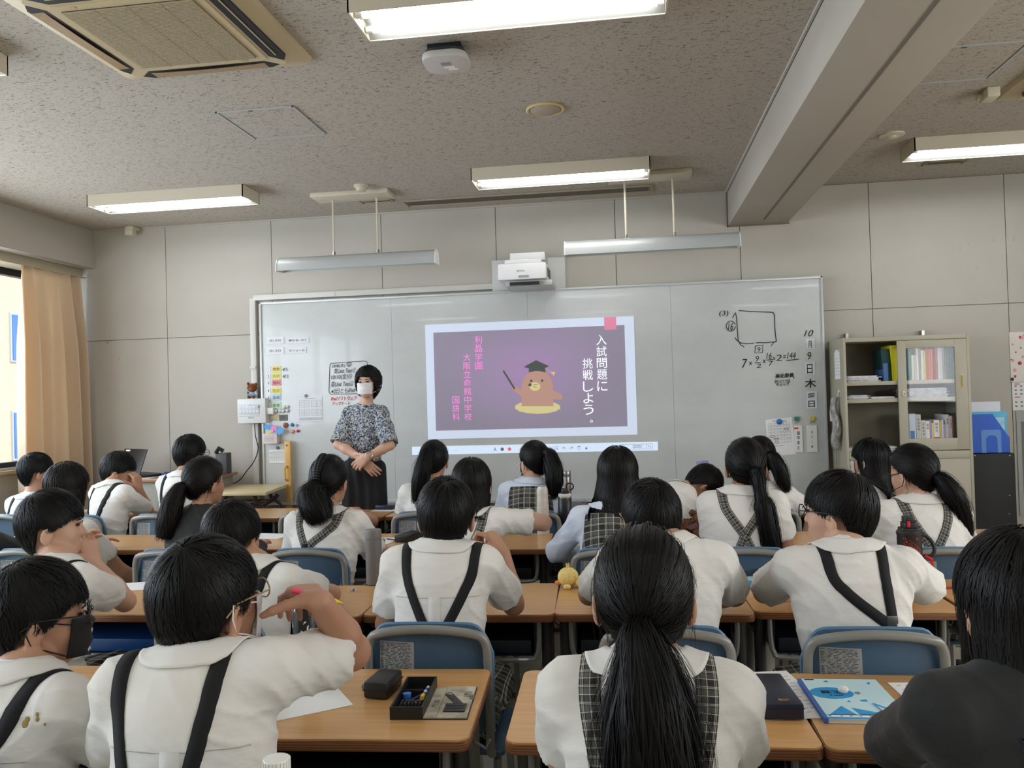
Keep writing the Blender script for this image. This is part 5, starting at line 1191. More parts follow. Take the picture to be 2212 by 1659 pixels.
def pony(path, rad_, n, w, seed=0, seg=14, wob=.006, flat=1.0, ragged=.15):
    P = np.array([tuple(p) for p in spline(path, 6)]); rr = np.interp(np.linspace(0, 1, len(P)), np.linspace(0, 1, len(rad_)), rad_)
    r = np.random.RandomState(seed); th = r.rand(n)*2*pi; rho = np.sqrt(r.rand(n))*.35+.65; rho = np.where(r.rand(n) < .2, rho*.5, rho)
    end = 1-ragged*r.rand(n); q = np.linspace(0, 1, seg)[None, :]*end[:, None]; x = q*(len(P)-1); i = np.clip(x.astype(int), 0, len(P)-2); f = (x-i)[..., None]
    C = P[i]*(1-f)+P[i+1]*f; R_ = rr[i]*(1-f[..., 0])+rr[i+1]*f[..., 0]
    Tn = np.gradient(P, axis=0); Tn /= np.linalg.norm(Tn, axis=1, keepdims=True); T_ = Tn[i]
    A = np.cross(T_, np.array([0, 1., 0])); A /= np.linalg.norm(A, axis=2, keepdims=True)+1e-9; B = np.cross(T_, A)
    tw = th[:, None]+.5*np.sin(q*3+r.rand(n, 1)*6)*.5
    O = A*np.cos(tw)[..., None]+B*np.sin(tw)[..., None]*flat
    C = C+O*(rho[:, None]*R_)[..., None]+A*(wob*np.sin(q*9+r.rand(n, 1)*6)*q)[..., None]
    Tn2 = np.gradient(C, axis=1); Tn2 /= np.linalg.norm(Tn2, axis=2, keepdims=True)+1e-9
    U = O-(O*Tn2).sum(2, keepdims=True)*Tn2; U /= np.linalg.norm(U, axis=2, keepdims=True)+1e-9
    W = r.uniform(w*.6, w*1.3, (n, 1))*np.clip((1.03-q/end[:, None])*5, .1, 1)*np.ones_like(q)
    V1 = ribbons(C, np.cross(Tn2, U), U, W)
    # core
    m = 14; ang = np.arange(m)*2*pi/m; TT = Tn; A = np.cross(TT, np.array([0, 1., 0])); A /= np.linalg.norm(A, axis=1, keepdims=True)+1e-9; B = np.cross(TT, A)
    K = int(len(P)*.93); V = (P[:K, None]+(A[:K, None]*np.cos(ang)[None, :, None]+B[:K, None]*np.sin(ang)[None, :, None]*flat)*(rr[:K, None, None]*.72)).reshape(-1, 3)
    i = np.arange(K-1)[:, None]*m+np.arange(m)[None, :]; j = np.arange(K-1)[:, None]*m+(np.arange(m)[None, :]+1) % m
    return join(V1, (V, np.stack([i.ravel(), j.ravel(), j.ravel()+m, i.ravel()+m], 1)))
BOWL = ([0, 45, 62, 78, 92, 104, 116, 135, 180], [.026, .022, .006, -.008, .004, .0, -.045, -.078, -.090])
SHORT = ([0, 45, 62, 78, 96, 112, 135, 180], [.03, .03, .008, -.018, -.006, -.05, -.085, -.10])
TIED = ([0, 40, 60, 80, 96, 115, 140, 180], [.062, .055, .03, .0, -.004, -.035, -.06, -.07])
LONG = ([0, 40, 58, 70, 90, 180], [.02, .018, .012, .0, -.005, -.01])

# ------------------------------------------------------------------ hands
def hand_prims(W, f, n, right, curl, s=.92, spread=.06, thumb=(.55, .75, .25), tcurl=.3, k=.004):
    f = unit(f); n = unit(np.array(n, float)-f*np.dot(n, f)); th = np.cross(f, n)*(1 if right else -1); out = []
    cap = lambda a, b, ra, rb, kk=k: out.append(('cap', kk, np.array(a), np.array(b), ra*s, rb*s))
    for i in range(4):
        base = W+(f*(.072, .074, .071, .064)[i]+th*(.026, .009, -.008, -.024)[i])*s
        cap(W+th*(.012-.008*i)*s, base, .0125, .0115, .012)
        d = unit(f+th*spread*(1.5-i)); cu = curl[i] if hasattr(curl[0], '__len__') else curl; a = 0; p = base
        for L_, c, ra, rb in zip(np.array([.040, .025, .020])*(.95, 1.05, 1., .82)[i]*s, cu, (.0088, .0078, .0072), (.0078, .0072, .0058)):
            a += c; q = p+(d*cos(a)+n*sin(a))*L_; cap(p, q, ra, rb); p = q
    p = W+(f*.016+th*.020)*s; d = unit(f*thumb[0]+th*thumb[1]+n*thumb[2]); cap(W, p, .014, .0135, .012)
    for j, (L_, ra, rb) in enumerate(((.036, .0135, .0105), (.029, .0105, .0095), (.022, .0095, .007))):
        dd = unit(d+(f*.5+n*.6-th*.25)*tcurl*j); q = p+dd*L_*s; cap(p, q, ra, rb, k if j else .008); p = q
    return out
RELAX = (.25, .35, .2); FIST = (1.1, 1.4, .8); FLAT = (.08, .1, .05); CURL = (.7, .9, .5)

# ------------------------------------------------------------------ a person
def rotm(yaw, pitch=0, roll=0): return np.array(Matrix.Rotation(yaw, 3, 'Z')@Matrix.Rotation(pitch, 3, 'X')@Matrix.Rotation(roll, 3, 'Y'))
def person(label, top, yaw=0, pitch=0, roll=0, ty=0, N=None, hip=None, hair='bowl', shirt=None, sleeve=.62, strap=None, vest=False, cardigan=False, arms=None, mask=None, glasses=None,
           skin=None, h=.0065, hh=None, nl=1000, w=(.004, .007), sc=1., tie=None, ponypath=None, ponyr=None, fall=None, skirt=True, stand=False, shrug=(0, 0), seed=None, hands=None, hm=None,
           seat=True, chairlab=None, sw=1.0, eyes=False, low=False, blouse=None, bangs=True, ears=True, tielab=None, hairwave=0, H=None, centre=None, collar=True, wr=1.0, pony_n=500, pleat=False, sockm=None):
    global _pc; _pc += 1; seed = seed or _pc*7
    skin = skin or skin_m; shirt = shirt or shirt_w; hm = hm or hair_m; hh = hh or h
    Rh = rotm(yaw, pitch, roll); H = V3(top)-np.array([0, 0, .121*sc]) if H is None else V3(H)
    fw = np.array([-sin(ty), cos(ty), 0]); tr = np.array([cos(ty), sin(ty), 0]); up = np.array([0, 0, 1.])
    N = V3(N) if N is not None else H-fw*.035*sc-up*.158*sc
    if hip is None: hip = np.array([N[0], N[1], .88*sc if stand else .50])-fw*(0 if stand else .07)
    else: hip = V3(hip)
    root = empty('person', (hip[0], hip[1], 0), 0, label, 'person', 'seated pupils' if not stand else None); root['_loc'] = (float(hip[0]), float(hip[1]), 0.)
    spine = unit(N-hip); Sh = [N+tr*sx*.128*sc*sw-spine*.045*sc+up*shrug[(sx+1)//2] for sx in (-1, 1)]
    Rt = np.stack([tr, np.cross(spine, tr), spine], 1)
    L = lambda x, y, z: H+Rh@(np.array([x, y, z])*sc)
    cap = lambda a, b, ra, rb, k=.02: ('cap', k, np.array(a, float), np.array(b, float), ra, rb)
    ell = lambda c, R, r, k=.02: ('ell', k, np.array(c, float), R, tuple(x*sc for x in r))
    # skin -------------------------------------------------
    B = [ell(L(0, -.008, .025), Rh, (.069, .085, .080)), ell(L(0, .028, -.028), Rh, (.052, .054, .073), .025), ell(L(0, .044, -.078), Rh, (.034, .032, .026), .03)]
    for sx in (-1, 1): B += [ell(L(sx*.029, .050, -.032), Rh, (.022, .025, .024), .02)]
    B += [('cap', .010, L(0, .080, .0), L(0, .0915, -.030), .0055*sc, .0095*sc), ell(L(0, .080, -.0555), Rh, (.018, .008, .0055), .006), ell(L(0, .079, -.064), Rh, (.015, .008, .006), .006)]
    for sx in (-1, 1):
        B += [('sub', .010, L(sx*.028, .092, .0), Rh, (.014*sc, .012*sc, .008*sc))]
        if ears: B += [ell(L(sx*.078, -.004, -.024), Rh@rotm(sx*.35, -.15, sx*.15), (.0085, .018, .029), .006), ('sub', .006, L(sx*.0875, .001, -.021), Rh, (.006*sc, .009*sc, .015*sc))]
    B += [cap(L(0, -.018, -.045), N+spine*.0, .041*sc, .045*sc, .02), cap(N, Sh[0], .042*sc, .038*sc, .03), cap(N, Sh[1], .042*sc, .038*sc, .03),
          ell(N-spine*.16*sc, Rt, (.118, .078, .15), .04), ell(hip+spine*.08, Rt, (.112, .085, .13), .04)]
    if arms is None: arms = (None, None)
    EW = []
    for i, sx in enumerate((-1, 1)):
        a = arms[i]
        if a is None: E_ = Sh[i]+tr*sx*.07+fw*.10-up*.205; W_ = E_+fw*.19-tr*sx*.07+up*.02; W_[2] = max(W_[2], .715); E_[2] = max(E_[2], .69)
        else: E_, W_ = V3(a[0]), V3(a[1])
        UL = .26*sc; FL = .225*sc    # keep limb lengths human
        dE = E_-Sh[i]; d = np.linalg.norm(dE); E_ = Sh[i]+dE/d*np.clip(d, UL*.8, UL*1.12); dW = W_-E_; d = np.linalg.norm(dW); W_ = E_+dW/d*np.clip(d, FL*.75, FL*1.1)
        EW.append((E_, W_)); B += [cap(Sh[i], E_, .041*sc, .033*sc), cap(E_, E_+(W_-E_)*.35, .034*sc, .034*sc, .015), cap(E_+(W_-E_)*.35, W_, .034*sc, .022*sc, .015)]
        hd = hands[i] if hands and hands[i] else dict(f=unit(W_-E_), n=-up, curl=RELAX)
        B += hand_prims(W_+unit(hd['f'])*.005, hd['f'], hd['n'], i == 1, hd['curl'], s=.93*sc if not stand else 1.0, thumb=hd.get('thumb', (.55, .75, .25)), spread=hd.get('spread', .06), k=.003)
    if stand: KN = [hip+tr*sx*.09-up*.42 for sx in (-1, 1)]; FT = [k_-up*.38 for k_ in KN]; HP = [hip+tr*sx*.08 for sx in (-1, 1)]
    else: HP = [hip+tr*sx*.075-up*.02 for sx in (-1, 1)]; KN = [hip+tr*sx*.10+fw*.37 for sx in (-1, 1)]; KN = [np.array([k_[0], k_[1], .455]) for k_ in KN]; FT = [np.array([k_[0], k_[1]+.02, .085]) for k_ in KN]
    for i in range(2):
        B += [cap(HP[i], KN[i], (.056 if stand else .070)*sc, .050*sc), cap(KN[i], KN[i]+(FT[i]-KN[i])*.35, .048*sc, .048*sc, .015), cap(KN[i]+(FT[i]-KN[i])*.35, FT[i], .048*sc, .030*sc, .015), cap(FT[i], FT[i]+fw*.11-up*.035, .03, .024)]
    pts = np.array([p[2] for p in B]+[p[3] for p in B if p[0] == 'cap']); lo, hi = pts.min(0)-.12, pts.max(0)+.12
    F = Fld(lo, hi, hh)
    for p in B: F.prim(p)
    Vb, Qb = F.mesh(); npobj('body', Vb, Qb, skin, root)
    # lower clothes ---------------------------------------------
    lm = plaid_k if skirt else mat('navy_shorts', (30, 32, 42), .85)
    if stand: lm = mat('black_trousers', (14, 15, 19), .85)
    F = Fld(np.minimum(np.min([hip]+KN+FT, 0)-.17, hip-.2), np.maximum(np.max([hip]+KN, 0)+.17, hip+.22), .009)
    F.prim(ell(hip+spine*.04, Rt, (.128 if not stand else .104, .100, .12), .03)); F.prim(ell(hip, Rt, (.142 if not stand else .100, .112 if not stand else .09, .10), .04))
    for i in range(2):
        e_ = HP[i]+(KN[i]-HP[i])*.93
        if stand: F.prim(cap(HP[i], KN[i], .068, .066, .04)); F.prim(cap(KN[i], FT[i]+up*.06, .066, .072, .03))
        else: F.prim(('capcut', .06, HP[i], e_, .086, .082 if skirt else .075, [(e_, unit(KN[i]-HP[i]))]))
    if stand: F.prim(cap(hip-up*.03, (FT[0]+FT[1])/2+up*.08, .060, .055, .06))
    if not stand and skirt: m_ = (e_+HP[0]+(KN[0]-HP[0])*.93)/2; F.prim(cap((HP[0]+HP[1])/2, m_, .06, .05, .05))
    F.cut(hip+spine*.10, spine)
    F.disp(lambda P: .004*np.sin(P[:, 0]*90+3*np.sin(P[:, 1]*9)))
    Vc, Qc = F.mesh(); npobj('trousers' if stand else ('skirt' if skirt else 'shorts'), Vc, Qc, lm, root)
    for i in range(2):
        m_ = MB(); a = FT[i]-np.array(root['_loc']); b = KN[i]-np.array(root['_loc'])
        if not stand: m_.tube([tuple(a+(b-a)*.5), tuple(a+(b-a)*.25), tuple(a-up*.02)], [.047, .040, .036], 12).build('sock', sockm or (sock_w if skirt else sock_k), root, smooth=True)
        m_ = MB(); yw = Matrix.Rotation(ty, 3, 'Z'); m_.ball(tuple(a+fw*.05-up*.042), (.041, .115, .040), 14, 8, yw); m_.build('shoe', mat('indoor_shoe_white' if not stand else 'black_shoe', (206, 202, 194) if not stand else (24, 24, 24), .6), root, smooth=True)
        if not stand: MB().ball(tuple(a+fw*.05-up*.066), (.045, .12, .018), 14, 6, yw).build('shoe_sole', mat('shoe_sole_red', (110, 52, 46), .6), root, smooth=True)
    # shirt -----------------------------------------------------
    T_ = [('cap', .05, N-spine*.012, Sh[0]+up*.0, .050*sc, .052*sc), ('cap', .05, N-spine*.012, Sh[1], .050*sc, .052*sc),
          ell(N-spine*.155*sc-fw*.004, Rt, (.138*sw, .096, .165), .06), ell(hip+spine*.13, Rt, (.130, .100, .19), .06)]
    T_.append(ell((Sh[0]+Sh[1])/2-spine*.06*sc-fw*.02, Rt, (.118*sw, .070, .085), .05))
    SL = []
    for i in range(2):
        E_, W_ = EW[i]; d = unit(E_-Sh[i])
        if sleeve <= 1:
            hem = Sh[i]+(E_-Sh[i])*sleeve; s0 = Sh[i]-d*.0
            SL.append(('capcut', .035, s0, hem+d*.03, .053*sc, (.062 if cardigan is False else .055)*sc*(1.12 if blouse == 'puff' else 1), [(hem, d)]))
        else:
            d2 = unit(W_-E_); hem = E_+(W_-E_)*(sleeve-1)
            SL += [('cap', .035, Sh[i], E_, .054*sc, .048*sc), ('capcut', .02, E_, hem+d2*.03, .048*sc, .040*sc, [(hem, d2)])]
    if blouse == 'puff':
        for i in range(2): SL.append(ell(Sh[i]+(EW[i][0]-Sh[i])*.5, np.eye(3), (.056, .056, .060), .03))
    pts = np.array([N, Sh[0], Sh[1], hip]+[e for e, _ in EW]+([w_ for _, w_ in EW] if sleeve > 1 else [])); lo, hi = pts.min(0)-.16, pts.max(0)+.16; lo[2] = max(lo[2], hip[2]-.12)
    F = Fld(lo, hi, h)
    for p in T_+SL: F.prim(p)
    bot = hip+spine*(.06 if not stand else -.10)
    F.cut(bot, -spine)
    rg = np.random.RandomState(seed); ph = rg.rand(8)*6.28; ax = Sh[1]-Sh[0]
    def folds(P):
        x = (P-N)@tr; y = (P-N)@fw; z = (P-N)@spine
        arm = np.clip((np.abs(x)-.10)/.05, 0, 1); wst = np.clip((-z-.16)/.12, 0, 1)
        q = 46*z+22*np.abs(x)+2.2*np.sin(17*x+ph[0])+1.6*np.sin(13*z+9*x+ph[1])
        f1 = (1-np.abs(np.sin(q)))**2.2*(.5+.5*np.sin(11*x+7*z+ph[2]))
        q2 = 30*x+26*z*np.sign(np.sin(5*x+ph[3])+.2)+2*np.sin(19*z+ph[4])+1.5*np.sin(23*x+ph[5])
        f2 = (1-np.abs(np.sin(q2)))**2.5*(.5+.5*np.sin(9*z-8*x+ph[6]))
        q3 = 60*(P@unit([.3, .6, .8]))+2*np.sin(20*x+ph[7])
        f3 = (1-np.abs(np.sin(q3)))**2
        return -wr*((.013*f1*(.3+.7*wst)+.013*f2*(.3+.7*wst))*(1-.55*arm)+.004*f3*arm)+.0035
    F.disp(folds)
    for i in range(2):
        E_, W_ = EW[i]
        if sleeve <= 1: hem = Sh[i]+(E_-Sh[i])*sleeve; d = unit(E_-Sh[i]); F.prim(('sub', .004, hem+d*.012, np.array(Matrix(((1, 0, 0), (0, 1, 0), (0, 0, 1)))), (.052*sc, .052*sc, .052*sc)))
    Vs, Qs = F.mesh()
    nm = 'cardigan' if cardigan else ('blouse' if blouse else 'shirt')
    so = npobj(nm, Vs, Qs, shirt if not cardigan else cardi, root)
    bvh = BVHTree.FromPolygons([tuple(v) for v in Vs], [tuple(int(i) for i in q) for q in Qs])
    bk = -fw
    def hit(u, z, phi, lift):
        c = N+tr*u+spine*z; o_ = bk*cos(phi)+spine*sin(phi)
        if phi > .05: c = c-spine*.06*sin(phi)
        r_ = bvh.ray_cast(Vector(c+o_*.45), Vector(-o_))
        return (np.array(r_[0])+o_*lift) if r_[0] is not None else None
    def strapmesh(name, ctrl, wid, m_, lift=.003, thick=True):
        C = np.array([np.array(a)+(np.array(b)-np.array(a))*k/8 for a, b in zip(ctrl[:-1], ctrl[1:]) for k in range(8)]+[np.array(ctrl[-1])])
        for _ in range(10): C[1:-1] = (C[:-2]+2*C[1:-1]+C[2:])/4; Tn = np.gradient(C[:, :2], axis=0); P = []; uv = []; dist = 0; last = None
        for c, t_ in zip(C, Tn):
            l_ = np.linalg.norm(t_); nrm = np.array([-t_[1], t_[0]])/l_ if l_ > 1e-4 and c[2] < .3 else np.array([1., 0]); nrm = -nrm if nrm[0] < 0 else nrm; row = []
            for e, lf in ((-1, -.002), (-.96, lift), (0, lift+.0008), (.96, lift), (1, -.002)):
                p = hit(c[0]+nrm[0]*e*wid/2, c[1]+nrm[1]*e*wid/2, c[2], lf)
                row.append(p)
            if any(p is None for p in row): continue
            if last is not None: dist += np.linalg.norm(row[2]-last)
            last = row[2]; P.append(row); uv.append([((e+1)/2*wid, dist) for e in (-1, -.96, 0, .96, 1)])
        if len(P) < 3: return
        P = np.array(P); n_ = len(P); i = np.arange(n_-1)[:, None]*5+np.arange(4)[None, :]; i = i.ravel()
        return npobj(name, P.reshape(-1, 3), np.stack([i, i+1, i+6, i+5], 1), m_, root, uv=np.array(uv).reshape(-1, 2))
    if strap:
        kind = strap[0]; m_ = black_el if kind == 'black' else plaid_s; wd_ = .029 if kind == 'black' else .036
        for ctrl in strap[1]: strapmesh('brace', ctrl, wd_, m_)
        for u, z in strap[2]:
            p = hit(u, z, 0, .006)
            if p is not None:
                p = p-np.array(root['_loc']); MB().box(tuple(p), (.026, .006, .03)).build('brace_clip', metal_m if kind == 'black' else black_m, root, bevel=.002)
    if pleat:
        zy = -.115
        strapmesh('yoke_seam', [(-.125, zy-.008, 0), (-.06, zy-.002, 0), (.06, zy-.002, 0), (.125, zy-.008, 0)], .0035, mat('seam_thread', (200, 197, 190), .9), lift=.0006)
        strapmesh('back_pleat', [(0.0, zy, 0), (.0, zy-.10, 0), (.0, -.34, 0)], .034, shirt, lift=.0018)
    if vest:
        F = Fld(lo, hi, h)
        for p in T_: F.prim(p[:4]+tuple([p[4]+.006, p[5]+.006]) if p[0] == 'cap' else (p[0], p[1], p[2], p[3], tuple(x+.007 for x in p[4])))
        for i, sx in enumerate((-1, 1)):
            F.cut(Sh[i]+tr*sx*-.012, unit(tr*sx*1.0+spine*.12))
        F.cut(N-spine*.02, spine); F.cut(hip+spine*.06, -spine); Vv, Qv = F.mesh(); npobj('waistcoat', Vv, Qv, plaid_v, root)
    if collar and not cardigan:
        hd_ = unit(L(0, -.018, -.045)-N); flip = None; P = []; nth = 49
        r0 = bvh.ray_cast(Vector(N-spine*.12+bk*.5), Vector(-bk)); flip = 1 if r0[0] is None or Vector(r0[1]).dot(Vector(bk)) > 0 else -1
        for j in range(nth):
            th_ = rad(-158+316*j/(nth-1)); o_ = bk*cos(th_)+tr*sin(th_); fr_ = (1-cos(th_))/2     # 0 at the back, 1 at the front
            row = []
            for r_, z_ in ((.0485, -.012-.03*fr_), (.0475, .024-.030*fr_), (.0495, .040-.036*fr_), (.0525, .042-.037*fr_)): row.append(N+hd_*z_*sc+o_*(r_*sc+.002*fr_))
            p = row[-1].copy(); d_ = unit(o_*.55-spine*.85); Lf = .056+.012*fr_; n_ = 7
            for k in range(n_):
                p = p+d_*Lf/n_; q_ = bvh.find_nearest(Vector(p))
                if q_[0] is not None:
                    nn = np.array(q_[1])*flip; dd = float(np.dot(p-np.array(q_[0]), nn))
                    if dd < .0045: p = p+nn*(.0045-dd)
                row.append(p.copy())
            P.append(row)
        P = np.array(P); m_ = P.shape[1]; i = (np.arange(nth-1)[:, None]*m_+np.arange(m_-1)[None, :]).ravel()
        o_ = npobj('collar', P.reshape(-1, 3), np.stack([i, i+1, i+m_+1, i+m_], 1), shirt, root); sd = o_.modifiers.new('s', 'SOLIDIFY'); sd.thickness = .0022; sd.offset = 0
    # hair ------------------------------------------------------
    Nz = N[2]-H[2]
    if hair in ('bowl', 'short', 'curly'):
        s = Scalp(H, Rh, centre or (.12, -.42, .9), BOWL if hair == 'bowl' else SHORT, None, sc)
        if hair == 'curly':
            s = Scalp(H, Rh, (.05, -.2, .97), ([0, 40, 54, 70, 95, 180], [.055, .05, .015, -.055, -.085, -.10]), None, sc)
            hv = join(s.cap(.0), s.locks(nl, 12, (.5, 1.0), w, seed=seed, wob=.22, lift=.006, wave=.10, curl=.0055, over=.28))
        else: hv = join(s.cap(), s.locks(nl, 7, (.55, 1.15), w, seed=seed, lift=.0035, wob=.08), s.locks(nl//3, 6, (.3, .7), (w[0]*.5, w[1]*.5), seed=seed+3, lift=.006, wob=.18, over=.06))
    elif hair in ('long', 'bob'):
        s = Scalp(H, Rh, (.03, -.1, .99), LONG, fall, sc, Nz); hv = join(s.cap(-.002, 40, 80), s.locks(nl, 15, (.8, 1.4), w, seed=seed, lift=.006, wob=.04))
    else:
        s = Scalp(H, Rh, tie, TIED, None, sc); hv = join(s.cap(-.002), s.locks(nl, 9, (3, 3.2), w, inward=True, seed=seed, lift=.0022, wob=.02, over=.03), s.locks(nl//14, 8, (3, 3.2), (.0010, .0018), inward=True, seed=seed+5, lift=.009, wob=.10, over=.05))
    npobj('hair', hv[0], hv[1], hm, root)
    if ponypath is not None:
        tp = s.ell(unit(tie)); tw = H+Rh@(tp*sc); path = [tuple(H+Rh@(tp*.86*sc))]+[tuple(tw+np.array(o_)) for o_ in ponypath]
        pv = pony(path, ponyr, pony_n, (w[0]+w[1])*.45, seed=seed)
        pv2 = pony(path, [r_*1.22 for r_ in ponyr], pony_n//7, .0022, seed=seed+1, wob=.016, ragged=.35)
        pv = join(pv, (pv2[0], pv2[1])); npobj('ponytail', pv[0], pv[1], hm, root)
        o_ = MB().tube([(.017*cos(a*pi/6), 0, .017*sin(a*pi/6)) for a in range(12)], .006, 8, closed=True).build('hair_tie', black_m, root, smooth=True)
        d_ = unit(np.array(path[2])-np.array(path[0])); o_.rotation_euler = Vector(d_).to_track_quat('Y', 'Z').to_euler(); o_.location = tuple((np.array(path[1])*.8+np.array(path[2])*.2)-np.array(root['_loc']))
    Lr = lambda x, y, z: tuple(L(x, y, z)-np.array(root['_loc']))
    if mask:
        P = []
        for i in range(9):
            z = -.008-.082*i/8; row = []; wdt = .061-.007*(i/8)**2-.003*(1-i/8)
            for j in range(13):
                u = (j-6)/6; x = wdt*u; y = .105-.043*abs(u)**2.3-.006*(i/8)**2+.004*sin(i*pi/2)*(1-abs(u))-(.010 if i == 0 else 0)*(1-abs(u))
                row.append(Lr(x, y, z+.006*abs(u)))
            P.append(row)
        g = MB().grid(P).build('mask', mask, root, smooth=True); sd = g.modifiers.new('s', 'SOLIDIFY'); sd.thickness = .0025
        for sx in (-1, 1):
            MB().tube([Lr(sx*.058, .060, -.014), Lr(sx*.070, .04, -.008), Lr(sx*.079, .01, .0), Lr(sx*.086, -.014, .003), Lr(sx*.089, -.020, -.02), Lr(sx*.082, -.008, -.048), Lr(sx*.073, .015, -.058), Lr(sx*.064, .04, -.070), Lr(sx*.050, .062, -.082)], .0016, 5).build('mask_loop', mask, root, smooth=True)
    if glasses:
        gm = mat('glasses_' + glasses, (24, 24, 26) if glasses == 'black' else (150, 128, 90), .3)
        for sx in (-1, 1):
            MB().tube([Lr(sx*.031+.024*cos(a*pi/8), .100-.006*abs(cos(a*pi/8)) if True else 0, .0+.018*sin(a*pi/8)) for a in range(16)], .0017, 6, closed=True).build('glasses_rim', gm, root, smooth=True)
            MB().tube([Lr(sx*.055, .094, .004), Lr(sx*.074, .078, .006), Lr(sx*.081, .04, .006), Lr(sx*.085, -.005, .004), Lr(sx*.086, -.03, -.014)], .0017, 6).build('glasses_temple', gm, root, smooth=True)
        MB().tube([Lr(-.008, .101, .004), Lr(0, .103, .007), Lr(.008, .101, .004)], .0016, 6).build('glasses_bridge', gm, root)
    if eyes:
        for sx in (-1, 1):
            MB().ball(Lr(sx*.028, .0785, .0), (.0125*sc, .006*sc, .0048*sc), 12, 8, Matrix(Rh.tolist())).build('eye', mat('eye_dark', (40, 28, 24), .15), root, smooth=True)
            MB().tube([Lr(sx*.014, .086, .014), Lr(sx*.028, .086, .019), Lr(sx*.042, .078, .015)], [.0018, .0022, .001], 5).build('eyebrow', hm, root)
            MB().tube([Lr(sx*.015, .085, .004), Lr(sx*.028, .0855, .0075), Lr(sx*.041, .079, .003)], .0012, 5).build('eyelid', hm, root)
    if seat and not stand:
        chair(hip[0], hip[1]+.075, ty*.5, chairlab or ('blue school chair under the %s' % label.split(',')[0]))
    return root, dict(H=H, N=N, Sh=Sh, EW=EW, hip=hip, L=L, hit=hit)
_pc = 0
# ------------------------------------------------------------------ the pupils and the teacher
X2 = lambda zb: [[(-.085, -.02, 1.9), (-.085, .0, 1.3), (-.08, -.02, .6), (-.07, -.06, 0), (.0, zb, 0), (.05, zb-.13, 0)], [(.085, -.02, 1.9), (.085, .0, 1.3), (.08, -.02, .6), (.07, -.06, 0), (.0, zb, 0), (-.05, zb-.13, 0)]]
X3 = lambda zb, xb: [[(-.105, -.02, 1.9), (-.105, .0, 1.3), (-.10, -.02, .6), (-.095, -.05, 0), (xb, zb, 0), (xb+.06, zb-.12, 0)], [(.085, -.02, 1.9), (.085, .0, 1.3), (.08, -.02, .6), (.07, -.05, 0), (xb, zb, 0), (xb-.02, zb-.12, 0)]]
def Vst(zb, wl=.085, wr_=.085, xb=0., tail=True): 
    o = [[(-wl-.005, -.02, 1.9), (-wl-.005, .0, 1.3), (-wl, -.02, .6), (-wl+.005, -.07, 0), (xb-.006, zb, 0)], [(wr_+.005, -.02, 1.9), (wr_+.005, .0, 1.3), (wr_, -.02, .6), (wr_-.005, -.07, 0), (xb+.006, zb, 0)]]
    if tail: o.append([(xb, zb+.01, 0), (xb, zb-.06, 0), (xb, zb-.14, 0)])
    return o
D = rad
# ---- nearest row
_a, _ai = person('pupil with glasses and black mask in profile, white shirt stained on the shoulder', at(80, 1203, 1.55), yaw=D(-52), pitch=D(-4), ty=D(-16), N=at(55, 1456, 1.49), sc=1.0, hair='short', strap=('black', Vst(-.24), []), mask=mask_k, glasses='black',
       h=.005, nl=3600, w=(.0016, .0034), eyes=True, pleat=True, chairlab='blue school chair hidden under the pupil with the black mask')
_st = MB()
for u_, z_, r_ in ((.112, -.060, .0075), (.114, -.052, .006), (.132, -.040, .0035), (.134, -.048, .004), (.148, -.056, .0025)):
    p_ = _ai['hit'](u_, z_, .25, .0012)
    if p_ is not None: _st.ball(tuple(p_-np.array(_a['_loc'])), (r_, .0015, r_*1.3), 10, 6)
_st.build('shirt_stain', mat('tea_stain', (160, 140, 82), .8), _a, smooth=True)
person('boy raising a bent arm with a pen, glasses and white mask, black braces', at(447, 1152, 1.47), yaw=D(-24), pitch=D(3), ty=D(6), N=at(432, 1425, 1.42), sc=1.06, hair='short', strap=('black', Vst(-.42, .118, .06, -.03), []), mask=mask_w, glasses='brass', pleat=True,
       arms=(None, (at(722, 1418, 1.58), at(692, 1300, 1.50))), shrug=(0, .025), hands=(None, dict(f=(-.62, .55, .12), n=(-.15, .1, -1), curl=((.55, .8, .5), (.6, .9, .5), (.7, .9, .5), (.75, .9, .5)), thumb=(.35, .95, .25))),
       h=.005, hh=.004, nl=4000, w=(.0016, .0034), sw=1.02, skin=skin3, sleeve=.74, chairlab='blue school chair hidden under the boy with the raised arm')
person('girl with a long low ponytail and plaid braces, seated right in front', at(1385, 1131, 1.40), yaw=0, ty=D(-1), N=at(1398, 1440, 1.36), hair='tied', tie=(-.12, -.93, -.42), ponypath=[(.0, -.008, .0), (.008, -.035, -.06), (.012, -.045, -.15), (.015, -.045, -.28), (.02, -.035, -.42)], ponyr=[.014, .018, .045, .07, .075, .072, .06], pony_n=2000,
       strap=('plaid', [[(-.088, -.02, 1.9), (-.09, .0, 1.3), (-.092, -.02, .6), (-.088, -.06, 0), (-.045, -.26, 0), (-.02, -.36, 0)], [(.088, -.02, 1.9), (.09, .0, 1.3), (.092, -.02, .6), (.088, -.06, 0), (.045, -.26, 0), (.02, -.36, 0)]], []),
       h=.005, nl=4200, w=(.0012, .0026), sleeve=.72, wr=.9, arms=((at(1225, 1625, 1.47), at(1300, 1640, 1.66)), (at(1590, 1625, 1.47), at(1530, 1650, 1.66))), chairlab='blue school chair hidden under the girl with the low ponytail')
person('long-haired person in a charcoal cardigan at the right edge of the front row', at(2195, 1136, 1.33), yaw=D(8), ty=D(12), N=at(2215, 1460, 1.29), hair='long', fall=(.40, 62, .0), cardigan=True, sleeve=1.95, h=.006, nl=3200, w=(.0014, .003), wr=.8,
       arms=((at(1935, 1600, 1.46), at(2080, 1625, 1.66)), None), chairlab='blue school chair hidden under the person in the charcoal cardigan')
